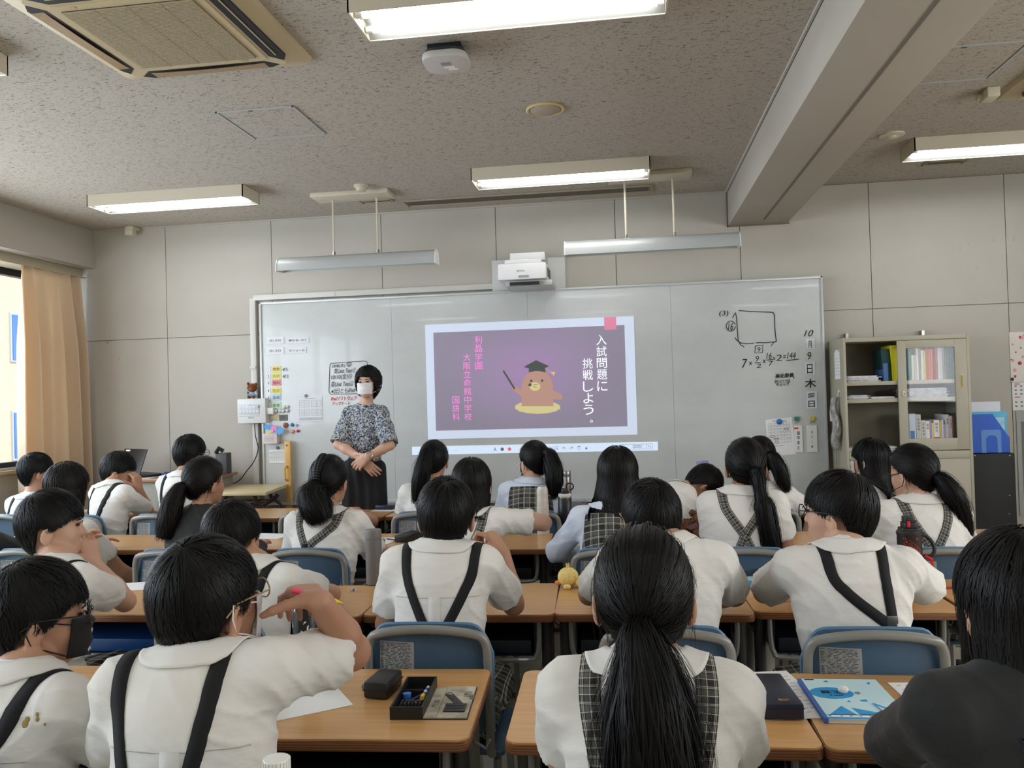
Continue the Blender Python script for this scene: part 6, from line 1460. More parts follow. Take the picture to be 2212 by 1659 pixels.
# (stains on the shoulder of the nearest shirt)
# ---- second row
_hn = at(196, 1190, 2.55)
person('boy in profile holding joined hands before his mouth, left side', at(112, 1055, 2.42), yaw=D(-62), ty=D(-22), N=at(128, 1218, 2.38), hair='bowl', strap=('black', Vst(-.3), []), skin=skin2, h=.006, hh=.0042, nl=2400, w=(.0018, .0038), eyes=True,
       arms=((at(150, 1285, 2.66), at(172, 1228, 2.6)), (at(300, 1312, 2.68), at(213, 1228, 2.57))), hands=(dict(f=(.15, .1, 1), n=(.9, -.2, .1), curl=(.35, .6, .4)), dict(f=(-.28, .02, 1), n=(-.8, .3, .1), curl=((.3, .5, .4), (.25, .45, .3), (.35, .5, .4), (.5, .7, .5)), spread=.1)), chairlab='blue school chair of the boy with joined hands')
person('boy behind the raised arm leaning over his desk', at(502, 1078, 2.46), yaw=D(-12), ty=D(-12), N=at(548, 1222, 2.42), hair='bowl', strap=('black', Vst(-.3), []), h=.0065, nl=2200, w=(.002, .004), arms=(None, (at(738, 1292, 2.74), at(668, 1268, 2.86))), chairlab='blue school chair with only its top corner visible left of the raised elbow')
person('boy seen from behind in crossed black braces holding a fist to his chin', at(962, 1027, 2.42), yaw=D(3), ty=D(2), N=at(953, 1186, 2.38), hair='bowl', strap=('black', Vst(-.25, .092, .11, .0, False), []), h=.0055, hh=.0042, nl=2600, w=(.0018, .0038), pleat=True, sleeve=.72,
       arms=(None, (at(1118, 1318, 2.64), at(1088, 1198, 2.60))), hands=(None, dict(f=(-.55, .1, .8), n=(-.6, .25, -.6), curl=((.7, 1.2, .8), (1.0, 1.3, .8), (1.1, 1.3, .8), (1.2, 1.3, .8)), thumb=(.7, .45, .4))), chairlab='blue school chair with its back label showing, middle of the photo')
person('boy with glasses behind the ponytail girl, both forearms on the desk', at(1403, 1031, 2.45), yaw=D(16), ty=D(-6), N=at(1440, 1176, 2.38), hair='bowl', glasses='brass', h=.006, nl=2400, w=(.0018, .0038), sw=1.1, sleeve=.78,
       arms=((at(1252, 1308, 2.70), at(1330, 1296, 2.86)), (at(1600, 1312, 2.70), at(1500, 1296, 2.88))), chairlab='blue school chair behind the head of the ponytail girl')
person('boy in black framed glasses turned left, arms folded on the desk, black braces', at(1808, 1014, 2.45), yaw=D(58), ty=D(2), N=at(1828, 1190, 2.38), hair='bowl', glasses='black', strap=('black', Vst(-.175, .07, .075, .075), [(.075, -.165)]), pleat=False, h=.0055, nl=2800, w=(.0018, .0038), sw=1.15, sleeve=.80, eyes=True, skin=skin2, wr=1.1,
       arms=((at(1632, 1294, 2.72), at(1740, 1288, 2.92)), (at(2038, 1296, 2.72), at(1930, 1288, 2.90))), chairlab='blue school chair with a large label on its back, right side')
# ---- third row
person('girl with shoulder-length brown-black hair near the window', at(146, 996, 3.5), yaw=D(-14), ty=D(-8), hair='bob', fall=(.15, 60, -.12), hm=hair_br, h=.0075, nl=1500, w=(.0024, .0048), arms=(None, (at(262, 1235, 3.62), at(330, 1262, 3.8))), chairlab='blue school chair of the girl near the window')
person('person in a charcoal cardigan cut by the left edge, hand raised', at(-70, 1010, 3.42), yaw=D(-10), ty=D(-10), hair='bowl', cardigan=True, sleeve=1.8, h=.0075, nl=400, arms=(None, (at(55, 1190, 3.55), at(10, 1172, 3.7))), hands=(None, dict(f=(.9, .3, .5), n=(0, 0, -1), curl=RELAX)), chairlab='blue school chair cut by the left edge')
person('girl with a low ponytail in a charcoal cardigan, third row', at(441, 984, 3.5), yaw=D(-26), ty=D(-6), N=at(432, 1106, 3.45), hair='tied', tie=(-.25, -.9, -.35), ponypath=[(-.006, -.012, .0), (-.025, -.045, -.06), (-.04, -.06, -.14), (-.06, -.06, -.23)], ponyr=[.016, .034, .048, .052, .04], cardigan=True, sleeve=1.9, h=.0075, nl=1800, w=(.002, .004), hm=hair_br, chairlab='blue school chair of the girl in the charcoal cardigan')
_m, _i = person('girl with a braided back of the head, bushy ponytail and crossed plaid braces', at(711, 980, 3.5), yaw=D(-9), ty=D(-2), N=at(706, 1108, 3.46), hair='tied', tie=(-.12, -.92, -.38), ponypath=[(.0, -.012, .0), (.0, -.045, -.03), (.025, -.06, -.085), (.05, -.06, -.15)], ponyr=[.016, .045, .066, .07, .045], strap=('plaid', X3(-.13, -.05), [(-.05, -.13)]), h=.0065, nl=1700, w=(.002, .004), pony_n=900, sw=1.08, sleeve=.8, chairlab='blue school chair of the braided girl')
m_ = MB(); _r3 = np.array(_m['_loc'])
for k in range(13):
    for sx in (-1, 1):
        a = .42+k*.118; d_ = np.array([sx*.13*(1-k/16), -sin(a), cos(a)]); d_ = d_/np.linalg.norm(d_); p = Scalp.C0+d_*(Scalp.R+.005); p = _i['H']+rotm(D(-9))@p-_r3
        m_.ball(tuple(p), (.018*(1-k*.03), .010, .011), 10, 6, Matrix.Rotation(sx*.7, 3, 'Y'))
m_.build('braid', hair_m, _m, smooth=True)
person('girl with a straight bob touching her neck, elbow raised', at(1018, 987, 3.5), yaw=D(-4), ty=D(-3), N=at(1012, 1112, 3.46), hair='bob', fall=(.13, 60, .10), strap=('plaid', X2(-.20), [(0, -.20)]), h=.0065, hh=.005, nl=1800, w=(.002, .004), shrug=(0, .02), sleeve=.74, skin=skin2,
       arms=(None, (at(1146, 1128, 3.50), at(1085, 1106, 3.52))), hands=(None, dict(f=(-.98, -.1, .05), n=(0, 0, -1), curl=RELAX)), chairlab='blue school chair of the girl with the straight bob')
person('girl with very long loose hair in a plaid waistcoat over long white sleeves', at(1333, 962, 3.5), yaw=D(-6), ty=D(3), N=at(1322, 1098, 3.45), hair='long', fall=(.26, 62, -.28), vest=True, sleeve=1.92, h=.0065, nl=2200, w=(.0018, .0038), shirt=shirt_b, arms=((at(1205, 1188, 3.52), at(1270, 1200, 3.7)), None), chairlab='blue school chair of the girl with very long loose hair')
person('girl with a ponytail to her waist tied twice, plaid braces and skirt', at(1608, 944, 3.5), yaw=D(2), ty=D(-4), N=at(1602, 1066, 3.46), hair='tied', tie=(.28, -.88, -.38), ponypath=[(.005, -.02, .0), (.012, -.045, -.08), (.02, -.045, -.12), (.035, -.045, -.22), (.05, -.035, -.34), (.06, -.03, -.42)], ponyr=[.016, .032, .020, .040, .046, .042, .02], strap=('plaid', X2(-.15), []), h=.0065, nl=1800, w=(.002, .004), pony_n=700, sleeve=.66, skin=skin3,
       arms=((at(1545, 1195, 3.46), at(1560, 1250, 3.56)), (at(1700, 1190, 3.5), at(1690, 1230, 3.7))), chairlab='blue school chair of the girl with the waist-long ponytail')
person('girl in a black mask with a side ponytail, plaid braces, right side', at(1968, 956, 3.5), yaw=D(40), ty=D(4), N=at(1985, 1086, 3.45), hair='tied', tie=(.10, -.93, -.36), mask=mask_k, ponypath=[(.012, -.012, -.002), (.045, -.03, -.06), (.08, -.02, -.14), (.115, -.01, -.235)], ponyr=[.016, .034, .042, .035, .012], strap=('plaid', X2(-.18), []), h=.0065, nl=1800, w=(.002, .004), pony_n=650, sleeve=.74, sw=1.08, skin=skin2,
       arms=(None, (at(2092, 1232, 3.46), at(2080, 1240, 3.65))), chairlab='blue school chair of the masked girl on the right')
# ---- fourth row
person('boy in a bluish white shirt beside the curtain', at(79, 976, 4.58), yaw=D(-40), ty=D(-8), hair='bowl', shirt=shirt_b, strap=('black', Vst(-.3), []), h=.0085, nl=1500, w=(.0026, .005), chairlab='blue school chair beside the curtain')
person('boy resting his bowed head on his hand, in profile by the wall', at(256, 974, 4.58), yaw=D(-66), pitch=D(-14), ty=D(-24), N=at(243, 1050, 4.50), hair='bowl', strap=('black', Vst(-.3), []), h=.007, hh=.0055, nl=1500, w=(.0026, .005), eyes=True, sleeve=.8,
       arms=(None, (at(322, 1108, 4.70), at(300, 1056, 4.58))), hands=(None, dict(f=(-.1, -.1, 1), n=(-.8, .2, .1), curl=CURL)), chairlab='blue school chair of the boy resting his head')
person('boy with glasses before the laptop desk, thick black hair', at(411, 937, 4.58), yaw=D(-22), ty=D(-14), N=at(396, 1030, 4.50), hair='short', glasses='black', strap=('black', Vst(-.3), []), h=.0085, nl=1500, w=(.0026, .005), chairlab='blue school chair before the laptop desk')
person('pupil in a plaid brace mostly hidden behind the braided girl', at(700, 1003, 4.58), yaw=D(0), ty=0, hair='bowl', strap=('plaid', X2(-.2), []), h=.0085, nl=400, w=(.004, .008), chairlab='grey-blue school chair hidden behind the braided girl')
person('girl with a high ponytail beside the teacher, plaid braces', at(937, 949, 4.58), yaw=D(-4), ty=D(2), N=at(930, 1048, 4.52), hair='tied', tie=(0, -.93, .30), ponypath=[(.0, -.015, .0), (-.02, -.05, -.08), (-.04, -.055, -.17), (-.075, -.045, -.29)], ponyr=[.018, .036, .05, .048, .02], strap=('plaid', X2(-.2), []), h=.008, nl=1500, w=(.0024, .0048), chairlab='blue school chair of the girl with the high ponytail')
person('girl in white mask and plaid waistcoat with a side-swept ponytail', at(1152, 950, 4.58), yaw=D(42), ty=D(2), N=at(1147, 1044, 4.52), hair='tied', tie=(.10, -.95, .22), mask=mask_w, ponypath=[(.02, -.012, .0), (.045, -.045, -.07), (.05, -.055, -.15), (.045, -.05, -.25)], ponyr=[.018, .036, .05, .05, .02], vest=True, sleeve=1.9, shirt=shirt_b, h=.008, nl=1500, w=(.0024, .0048), skin=skin2, chairlab='blue school chair of the girl in the plaid waistcoat')
person('pupil bending far down over the desk, plaid braces across the back', None, H=at(1520, 1046, 4.78), yaw=D(-78), pitch=D(-62), ty=D(-60), N=at(1462, 1058, 4.72), hip=at(1385, 1150, 4.46), hair='short', strap=('plaid', [[(-.07, .0, .4), (-.07, -.06, 0), (-.05, -.3, 0)], [(.07, .0, .4), (.07, -.06, 0), (.05, -.3, 0)]], []), h=.0075, nl=1500, w=(.0026, .005), sleeve=.8,
       arms=((at(1480, 1110, 4.9), at(1530, 1098, 5.0)), (at(1480, 1100, 4.6), at(1530, 1090, 4.75))), chairlab='blue school chair of the pupil bending down')
person('girl with a swinging ponytail hidden behind the waist-long ponytail', at(1640, 940, 4.58), yaw=D(0), ty=D(-6), hair='tied', tie=(.45, -.85, -.10), ponypath=[(.012, -.01, .0), (.04, -.02, -.06), (.06, -.02, -.13), (.085, -.015, -.19)], ponyr=[.016, .034, .042, .035, .012], h=.008, hh=.0055, nl=1400, w=(.0024, .0048), skin=skin3,
       arms=(None, (at(1752, 1108, 4.58), at(1745, 1150, 4.52))), hands=(None, dict(f=(-.55, -.1, -.8), n=(-.5, .3, .3), curl=RELAX, spread=.12)), chairlab='blue school chair of the girl with the swinging ponytail')
person('girl in a white mask with half-tied long hair before the cabinet', at(1878, 945, 4.58), yaw=D(44), ty=D(6), hair='long', fall=(.30, 66, .0), mask=mask_w, h=.008, nl=1700, w=(.002, .004), skin=skin2, chairlab='blue school chair of the girl before the cabinet')
# ---- the teacher
blouse_m = mat('printed_blouse', (150, 155, 165), .8); _t = NT(blouse_m)
_v = _t.co('Object', (1, 1, .8)); _vo = _t.n('TexVoronoi', Scale=150); _t.l(_v, _vo.inputs['Vector']); _sep = _t.n('SeparateColor'); _t.l(_vo.outputs['Color'], _sep.inputs[0])
_c = _t.ramp(_sep.outputs[0], [(0, (40, 46, 62)), (.22, (118, 130, 150)), (.42, (184, 186, 186)), (.62, (92, 98, 112)), (.8, (186, 186, 168)), (.93, (150, 158, 172))])
_t.b.node_tree if False else None
for nd in _t.t.nodes:
    if nd.type == 'VALTORGB': nd.color_ramp.interpolation = 'CONSTANT'
_t.col(_c); _t.bump(_t.noise(_t.co('Object', (9, 9, 14)), 1.6, 5, .6, .8), .5, .012)
TY = 5.22
_tr, _ti = person('woman teacher in a patterned grey blouse, dark trousers and white mask, hands clasped', at(794, 791, TY), yaw=D(176), pitch=D(4), ty=D(180), N=at(790, 880, TY+.03), hip=at(786, 1012, TY+.03), hair='curly', stand=True, sc=.93, blouse='puff', shirt=blouse_m, sleeve=.98, collar=False, mask=mask_w, eyes=True, skin=skin2, seat=False,
       h=.006, hh=.0042, nl=900, w=(.006, .012), sw=.92, wr=.6,
       arms=((at(842, 962, TY-.08), at(795, 986, TY-.19)), (at(731, 960, TY-.08), at(779, 990, TY-.15))), hands=(dict(f=(-.75, .05, -.55), n=(-.1, .95, -.2), curl=((.3, .5, .3), (.35, .5, .3), (.4, .5, .3), (.45, .6, .3))), dict(f=(.75, .05, -.75), n=(0, .9, -.3), curl=(.2, .3, .2))))
_w = at(797, 984, TY-.19); o = MB().tube([(.023*cos(a*pi/8), .021*sin(a*pi/8), 0) for a in range(16)], .0035, 6, closed=True).build('wristwatch', metal_m, _tr, smooth=True)
_wp = Vector(_ti['EW'][0][1])-Vector(_tr['_loc']); _wd = Vector(_ti['EW'][0][1])-Vector(_ti['EW'][0][0]); o.location = _wp-_wd.normalized()*.02; o.rotation_euler = _wd.to_track_quat('Z', 'Y').to_euler()
MB().lathe([(.014, 0), (.015, .004), (.012, .007), (.001, .008)], (0, 0, 0), 14).build('watch_face', metal_m, _tr, smooth=True)
_wf = _tr.children[-1]; _wf.location = o.location+Vector((0, -.026, .004)); _wf.rotation_euler = (rad(90), 0, 0)

# ------------------------------------------------------------------ things on the desks
def on(px, py): return atz(px, py, DZ)
def bottle(label, px, py, prof, m, cap_prof, mcap, capname='lid', Y=None, n=28, loc=None):
    p = loc or on(px, py); o = tag(MB().lathe(prof, (0, 0, 0), n).build('flask', m, smooth=True), label, 'bottle'); o.location = (p[0], p[1], DZ)
    c = MB().lathe(cap_prof, (0, 0, 0), n).build(capname, mcap, o, smooth=True); return o
g = mat('grey_flask', (112, 110, 108), .5)
bottle('matt grey cylindrical flask standing on the second-row desk', 809, 1262, [(.028, 0), (.032, .004), (.032, .178), (.0305, .1795)], g, [(.0305, .1795), (.032, .181), (.032, .208), (.030, .214), (.012, .2155), (.001, .2155)], g)
pw = noisy('pearl_flask', (206, 202, 192), (192, 188, 178), 60, .3)
wb = bottle('pearl white tapering flask on the third-row desk', 1174, 1153, [(.031, 0), (.033, .004), (.032, .12), (.0295, .195), (.029, .198)], pw, [(.029, .198), (.0295, .202), (.029, .228), (.023, .246), (.001, .250)], pw); wb.scale = (1, 1, 1)
MB().box((.0, -.028, .235), (.014, .008, .012)).build('latch', white_pl, wb, bevel=.003)
bb_ = bottle('tall black flask with a white ring and loop handle', 1222, 1142, [(.034, 0), (.037, .004), (.037, .158), (.031, .166), (.031, .168)], mat('black_flask', (20, 21, 26), .4), [(.033, .172), (.035, .176), (.035, .186), (.028, .19)], white_pl, 'ring')
MB().lathe([(.024, .188), (.024, .196), (.02, .20), (.018, .214), (.013, .218), (.001, .218)], (0, 0, 0), 20).tube(spline([(.01, 0, .214), (.012, 0, .235), (.028, 0, .245), (.045, 0, .236), (.046, 0, .218), (.03, 0, .206)], 5), .0035, 6).build('cap', black_m, bb_, smooth=True)
MB().lathe([(.0315, .165), (.0315, .173)], (0, 0, 0), 20).build('neck_ring', metal_m, bb_, smooth=True)
ss = mat('brushed_steel_flask', (150, 146, 140), .3, .85)
bottle('brushed steel flask behind the black flask', 1226, 1098, [(.026, 0), (.028, .004), (.028, .20), (.0275, .202)], ss, [(.0275, .202), (.028, .204), (.028, .236), (.026, .24), (.001, .24)], ss)
# decorated black bottle
db = noisy('black_painted_bottle', (20, 20, 22), (24, 24, 26), 5, .3)
_t = NT(db); _n = _t.noise(_t.co('Object', (26, 26, 16)), 1.6, 2, .5, .5); _t.col(_t.ramp(_n, [(.0, (20, 20, 23)), (.60, (22, 22, 25)), (.61, (220, 220, 220)), (1, (228, 228, 228))]))
_q = Vector((at(662, 1400, 1.98).x, 1.98, DZ))
o = bottle('black bottle splashed with white graffiti print beside the raised arm', 0, 0, [(.029, 0), (.033, .004), (.033, .19), (.028, .205)], db, [(.028, .205), (.031, .209), (.031, .232), (.028, .242), (.02, .246), (.001, .246)], black_m, loc=_q)
MB().lathe([(.006, 0), (.006, .003), (.001, .004)], (0, -.031, .222), 10, Matrix.Rotation(rad(90), 3, 'X')).build('button', metal_m, o)
# sports bottle with handle
xb = mat('black_sport_bottle', (30, 29, 30), .5); redp = mat('signal_red_plastic', (206, 34, 40), .4)
_q = on(1968, 1268)
o = tag(MB().lathe([(.032, 0), (.036, .005), (.036, .085), (.0375, .09), (.041, .10), (.041, .185), (.043, .19), (.043, .197), (.036, .205)], (0, 0, 0), 28).build('sports_bottle', xb, smooth=True), 'black sports bottle with red lettering, red button and strap', 'bottle'); o.location = _q; o.rotation_euler = (0, 0, .0)
MB().prism(rrect(-.033, .033, -.03, .03, .015), .200, .212).prism(rrect(-.024, .024, -.026, .026, .012), .212, .232).prism(rrect(-.020, .016, -.022, .022, .01), .232, .252).build('lid', xb, o, bevel=.003)
MB().b2(-.014, -.004, -.030, -.024, .217, .238).build('red_button', redp, o, bevel=.002)
MB().tube(spline([(.040, 0, .185), (.055, 0, .182), (.075, -.005, .16), (.080, -.008, .13), (.066, -.008, .112), (.046, 0, .112)], 6), .0065, 8).build('handle', xb, o, smooth=True)
MB().tube([(.046, -.01, .112), (.060, -.014, .105), (.068, -.014, .098)], .006, 6).box((.068, -.014, .085), (.008, .004, .036)).build('strap', redp, o)
m_ = MB()
def cyl(cx, cz, R_=.0416):
    def f(x, z):
        dx, dz = x-cx, z-cz; a = (cx+dx*.78+dz*.45)/R_ if False else 0
        u = dx*cos(-.72)-dz*sin(-.72); w_ = dx*sin(-.72)+dz*cos(-.72); an = (cx+u)/R_-pi/2; return (R_*cos(an), R_*sin(an), cz+w_)
    return f
lettering(m_, 'X CHARGE', -.034, .034, .143, .153, 0, bold=.02, xf=cyl(.0, .148))
for dz in (-.011, .011): 
    fx = cyl(.0, .148); P = [[fx(-.03+k*.005+dz*.3, .148+dz+e) for k in range(13)] for e in (-.0007, .0007)]; m_.grid(P)
m_.build('lettering', mat('red_print', (190, 60, 44), .5), o)
m_ = MB()
for an, z in ((-1.9-.35, .178), (-1.25, .178), (-1.9-.35, .112), (-1.2, .112)): m_.tube([(.0418*cos(an)+.004*cos(a*pi/4)*-sin(an), .0418*sin(an)+.004*cos(a*pi/4)*cos(an), z+.004*sin(a*pi/4)) for a in range(8)], .0009, 4, closed=True)
m_.build('rivet_print', mat('red_print', (190, 60, 44), .5), o)
# purple topped bottle beyond the bending pupil
_q = at(1516, 997, 5.1); o = tag(MB().lathe([(.026, 0), (.028, .004), (.028, _q.z-DZ-.05), (.024, _q.z-DZ-.04)], (0, 0, 0), 20).build('flask', mat('lilac_flask', (176, 166, 206), .4), smooth=True), 'lilac-topped bottle beyond the bending pupil', 'bottle'); o.location = (_q.x, 5.1, DZ)
MB().lathe([(.03, _q.z-DZ-.042), (.034, _q.z-DZ-.01), (.032, _q.z-DZ), (.01, _q.z-DZ+.002)], (0, 0, 0), 20).build('lid', mat('lilac_cap', (146, 132, 190), .4), o, smooth=True)
MB().b2(.0, .04, -.01, .01, _q.z-DZ-.01, _q.z-DZ+.006).build('spout', mat('lilac_cap', (146, 132, 190), .4), o, bevel=.004)
# white bottle top close to the photographer
_q = at(597, 1648, .95); o = tag(MB().lathe([(.026, 0), (.029, .004), (.029, _q.z-DZ-.035), (.022, _q.z-DZ-.03), (.022, _q.z-DZ-.012)], (0, 0, 0), 24).build('flask', pw, smooth=True), 'white bottle closest to the photographer, only its lid showing', 'bottle'); o.location = (_q.x, .95, DZ); o.scale = (.66, .66, 1)
m_ = MB(); zz = _q.z-DZ
m_.lathe([(.0245, zz-.02), (.0245, zz+.004), (.023, zz+.006), (.001, zz+.006)], (0, 0, 0), 24)
for k in range(24): a = k*pi/12; m_.box((.0245*cos(a), .0245*sin(a), zz-.006), (.003, .003, .022), rz=a)
m_.build('ribbed_lid', white_pl, o)
# black cup on the left
_q = at(158, 1432, 1.85); o = tag(MB().lathe([(.024, 0), (.026, .003), (.034, .13), (.0365, .145), (.033, .145), (.030, .12), (.022, .01), (.001, .008)], (0, 0, 0), 28).build('cup', black_m, smooth=True), 'open black cup beside the black-masked pupil', 'cup'); o.location = (_q.x, 1.72, DZ)
# pencil cases, glasses case
def boxthing(name, label, cat, c, sx, sy, h, rz, m, bevel=.006, z=0): 
    o = tag(MB().b2(-sx/2, sx/2, -sy/2, sy/2, 0, h).build(name, m, bevel=bevel), label, cat); o.location = (c[0], c[1], DZ+z+.0005); o.rotation_euler = (0, 0, rz); return o
navy = mat('navy_leatherette', (28, 32, 52), .32); bl = mat('black_leatherette', (26, 26, 27), .42)
_c = (on(803, 1500)+on(855, 1440))/2; _c = atz(828, 1478, DZ+.02)
o = boxthing('glasses_case', 'black clamshell case on the desk in front of the raised arm', 'case', _c, .062, .105, .042, rad(-6), bl, .010)
MB().b2(-.0315, .0315, -.053, .053, .0205, .0225).build('closing_line', mat('case_gap', (8, 8, 8), .8), o)
_c = atz(1668, 1492, DZ+.03); nc = boxthing('pencil_case', 'navy leatherette pencil case on white papers, gold emblem', 'pencil case', _c, .088, .20, .034, rad(4), navy, .005, .002)
MB().b2(-.0445, .0445, -.1005, .1005, .0235, .0245).build('lid_line', mat('case_gap', (8, 8, 8), .8), nc)
MB().b2(-.0465, -.032, .02, .045, .012, .0348).build('clasp', metal_m, nc, bevel=.002)
m_ = MB()
for a in ((-.004, .004, -.078, -.066), (.004, .02, -.078, -.074), (.014, .018, -.078, -.066), (-.001, .012, -.069, -.0665)): m_.b2(a[0], a[1], a[2], a[3], .0341, .0345)
m_.build('gold_emblem', mat('gold_print', (176, 146, 74), .4, .6), nc)
# open pencil box
_c = atz(896, 1519, DZ); ob = empty('pencil_box', (_c.x, _c.y, DZ+.0005), rad(4), 'open black pencil box with pens and a fold-out lining, near the desk corner', 'pencil case')
_w, _l, _hh = .075, .20, .028
MB().b2(-_w/2, _w/2, -_l/2, _l/2, 0, .003).b2(-_w/2, -_w/2+.004, -_l/2, _l/2, .003, _hh).b2(_w/2-.004, _w/2, -_l/2, _l/2, .003, _hh).b2(-_w/2+.004, _w/2-.004, -_l/2, -_l/2+.004, .003, _hh).b2(-_w/2+.004, _w/2-.004, _l/2-.004, _l/2, .003, _hh).b2(-_w/2+.004, _w/2-.004, .028, .031, .003, _hh-.008).build('tray', bl, ob)
m_ = MB()
for k in range(6):
    for j in range(2): m_.b2(-.024+k*.0085, -.020+k*.0085, -.050+j*.014, -.042+j*.014, .003, .018)
m_.build('holder_teeth', mat('rubber_grey', (58, 60, 64), .6), ob)['kind'] = 'stuff'
fl_ = MB().b2(_w/2, _w/2+.028, -_l/2+.004, _l/2-.006, .001, .0035).b2(_w/2+.029, _w/2+.098, -_l/2+.004, _l/2-.0, .001, .0035).build('lining_flap', noisy('worn_cream_lining', (206, 198, 176), (150, 142, 128), 22, .8), ob)
MB().b2(_w/2-.004, _w/2+.101, -_l/2, _l/2, 0, .0009).build('outer_cover', bl, ob)
M_ = Matrix.Rotation(rad(28), 3, 'Z')
MB().box((_w/2+.055, .012, .0045), (.019, .078, .002), M=M_).build('eraser_sleeve', mat('dark_strap', (52, 52, 54), .5), ob, bevel=.0005)
MB().lathe([(.008, 0), (.008, .0015), (.004, .003), (.001, .003)], (_w/2+.040, .043, .0055), 14).build('snap_button', metal_m, ob, smooth=True)
MB().b2(_w/2+.040, _w/2+.090, -.066, -.020, .0035, .0075).build('card_pocket', mat('dark_pocket', (46, 47, 50), .45), ob, bevel=.003)
MB().b2(_w/2+.044, _w/2+.086, -.040, -.038, .0075, .0083).b2(_w/2+.044, _w/2+.086, -.054, -.052, .0075, .0083).build('pocket_seam', mat('case_gap', (8, 8, 8), .8), ob)
MB().b2(_w/2+.092, _w/2+.101, .012, .036, .0035, .006).build('clasp', metal_m, ob)
MB().b2(_w/2+.075, _w/2+.093, .03, .064, .0034, .0039).b2(_w/2+.008, _w/2+.022, -.035, .01, .0034, .0039).build('pen_smudge', noisy('graphite_smudge', (96, 92, 88), (170, 162, 146), 90, .8), ob)
def pen(label, x, y, z, rz, L_, r_, segs, parent=None, tilt=0, name='pen'):
    root = None; zc_ = 0
    for i, (f0, f1, r0, r1, m) in enumerate(segs):
        mb = MB().tube([(f0*L_, 0, 0), (f1*L_, 0, 0)], [r_*r0, r_*r1], 10)
        if root is None: root = tag(mb.build(name, m, smooth=True), label, 'pen'); root.location = (x, y, z); root.rotation_euler = (0, tilt, rz)
        else: mb.build(('tip', 'cap', 'grip', 'band')[i % 4], m, root, smooth=True)
    return root
bluep = mat('blue_pen', (30, 60, 170), .3); yelp = mat('yellow_pen', (226, 206, 40), .4); clearb = mat('clear_blue_plastic', (60, 110, 190), .15); whp = white_pl; pink = mat('hot_pink', (232, 60, 110), .4)
ol = Vector((_c.x, _c.y, DZ)); R4_ = Matrix.Rotation(rad(4), 3, 'Z')
def inb(x, y, z): return ol+R4_@Vector((x, y, z))
p = inb(-.012, -.03, .012); pen('dark blue mechanical pencil inside the open pencil box', p.x, p.y, p.z, rad(66), .07, .004, [(0, .85, 1, 1, mat('navy_pen', (34, 42, 110), .3)), (.85, 1, .8, .4, bluep)])
p = inb(.005, -.03, .012); pen('slim red pen inside the open pencil box', p.x, p.y, p.z, rad(62), .05, .003, [(0, .8, 1, 1, mat('crimson_pen', (190, 50, 60), .3)), (.8, 1, .8, .4, whp)])
p = inb(.022, -.022, .02); pen('blue and white marker with a yellow cap in the open pencil box', p.x, p.y, p.z, rad(92), .072, .0045, [(0, .25, 1.2, 1.2, yelp), (.25, .4, 1, 1, bluep), (.4, .6, 1, 1, whp), (.6, .8, 1, 1, bluep), (.8, 1, 1, .9, whp)])
p = inb(-.018, .0, .012); o = tag(MB().lathe([(.010, 0), (.010, .012), (.001, .013)], (0, 0, 0), 12).build('sharpener', clearb, smooth=True), 'small blue sharpener in the open pencil box', 'sharpener'); o.location = p
o = tag(MB().box((0, 0, .006), (.022, .014, .012)).build('eraser', mat('worn_pink_eraser', (150, 122, 112), .9), bevel=.005), 'worn brownish eraser left of the black clamshell case', 'eraser'); o.location = on(791, 1487)
# other cases
_c = atz(846, 1292, DZ+.0); boxthing('pencil_case', 'black pencil case beside the boy in crossed black braces', 'pencil case', _c, .075, .19, .032, rad(24), bl)
_c = atz(884, 1166, DZ); boxthing('pencil_case', 'black pencil case on the third-row desk left of the bob-haired girl', 'pencil case', _c, .075, .17, .034, rad(-14), bl)
_c = atz(836, 1099, DZ); o = boxthing('pencil_case', 'navy pencil case on white paper in front of the teacher', 'pencil case', _c, .12, .12, .03, rad(0), navy); o.rotation_euler = (0, 0, rad(-3))
_c = atz(1250, 1098, DZ); boxthing('clear_case', 'clear grey plastic box beside the long-haired girl', 'case', _c, .09, .08, .05, 0, mat('smoky_plastic', (120, 128, 138), .2), .004)
_c = atz(1605, 1525, DZ); boxthing('clear_case', 'translucent blue case half hidden by the ponytail girl', 'case', _c, .05, .05, .018, .2, clearb, .004, .003)
# erasers
o = tag(MB().b2(-.011, .011, -.006, .006, 0, .008).build('eraser', mat('white_eraser', (226, 224, 220), .8), bevel=.0015), 'white eraser with a printed sleeve near the grey flask', 'eraser'); o.location = on(763, 1277)+Vector((0, 0, .0005)); o.rotation_euler = (0, 0, .0)
MB().b2(-.0113, .009, -.0063, .0063, -.0, .0084).build('sleeve', mat('sleeve_white_blue', (196, 200, 214), .6), o); MB().b2(.001, .006, -.0064, .0064, .0003, .0087).build('blue_stripe', mat('stripe_blue', (70, 80, 150), .6), o)
# papers
def sheet(label, c, sx, sy, rz, z=0, lines=0, m=None, name='paper_sheet'):
    o = tag(MB().b2(-sx/2, sx/2, -sy/2, sy/2, 0, .0009).build(name, m or paper_m), label, 'paper'); o.location = (c[0], c[1], DZ+.0004+z); o.rotation_euler = (0, 0, rz)
    if lines:
        rg = random.Random(int(abs(c[0])*1000)); m_ = MB()
        for k in range(lines):
            y = sy/2-.02-k*(sy-.03)/lines; x = -sx/2+.015
            while x < sx/2-.02: w_ = rg.uniform(.004, .02); m_.b2(x, min(x+w_, sx/2-.012), y, y+.0022, .0009, .0011); x += w_+rg.uniform(.003, .02)
        m_.build('print', grey_ink, o)['kind'] = 'stuff'
    return o
sheet('white printed sheet between the two boys at the front left', on(200, 1512), .18, .25, rad(8), 0, 9)
sheet('white paper partly under the raised-arm boy', on(655, 1520), .20, .15, rad(36), 0)
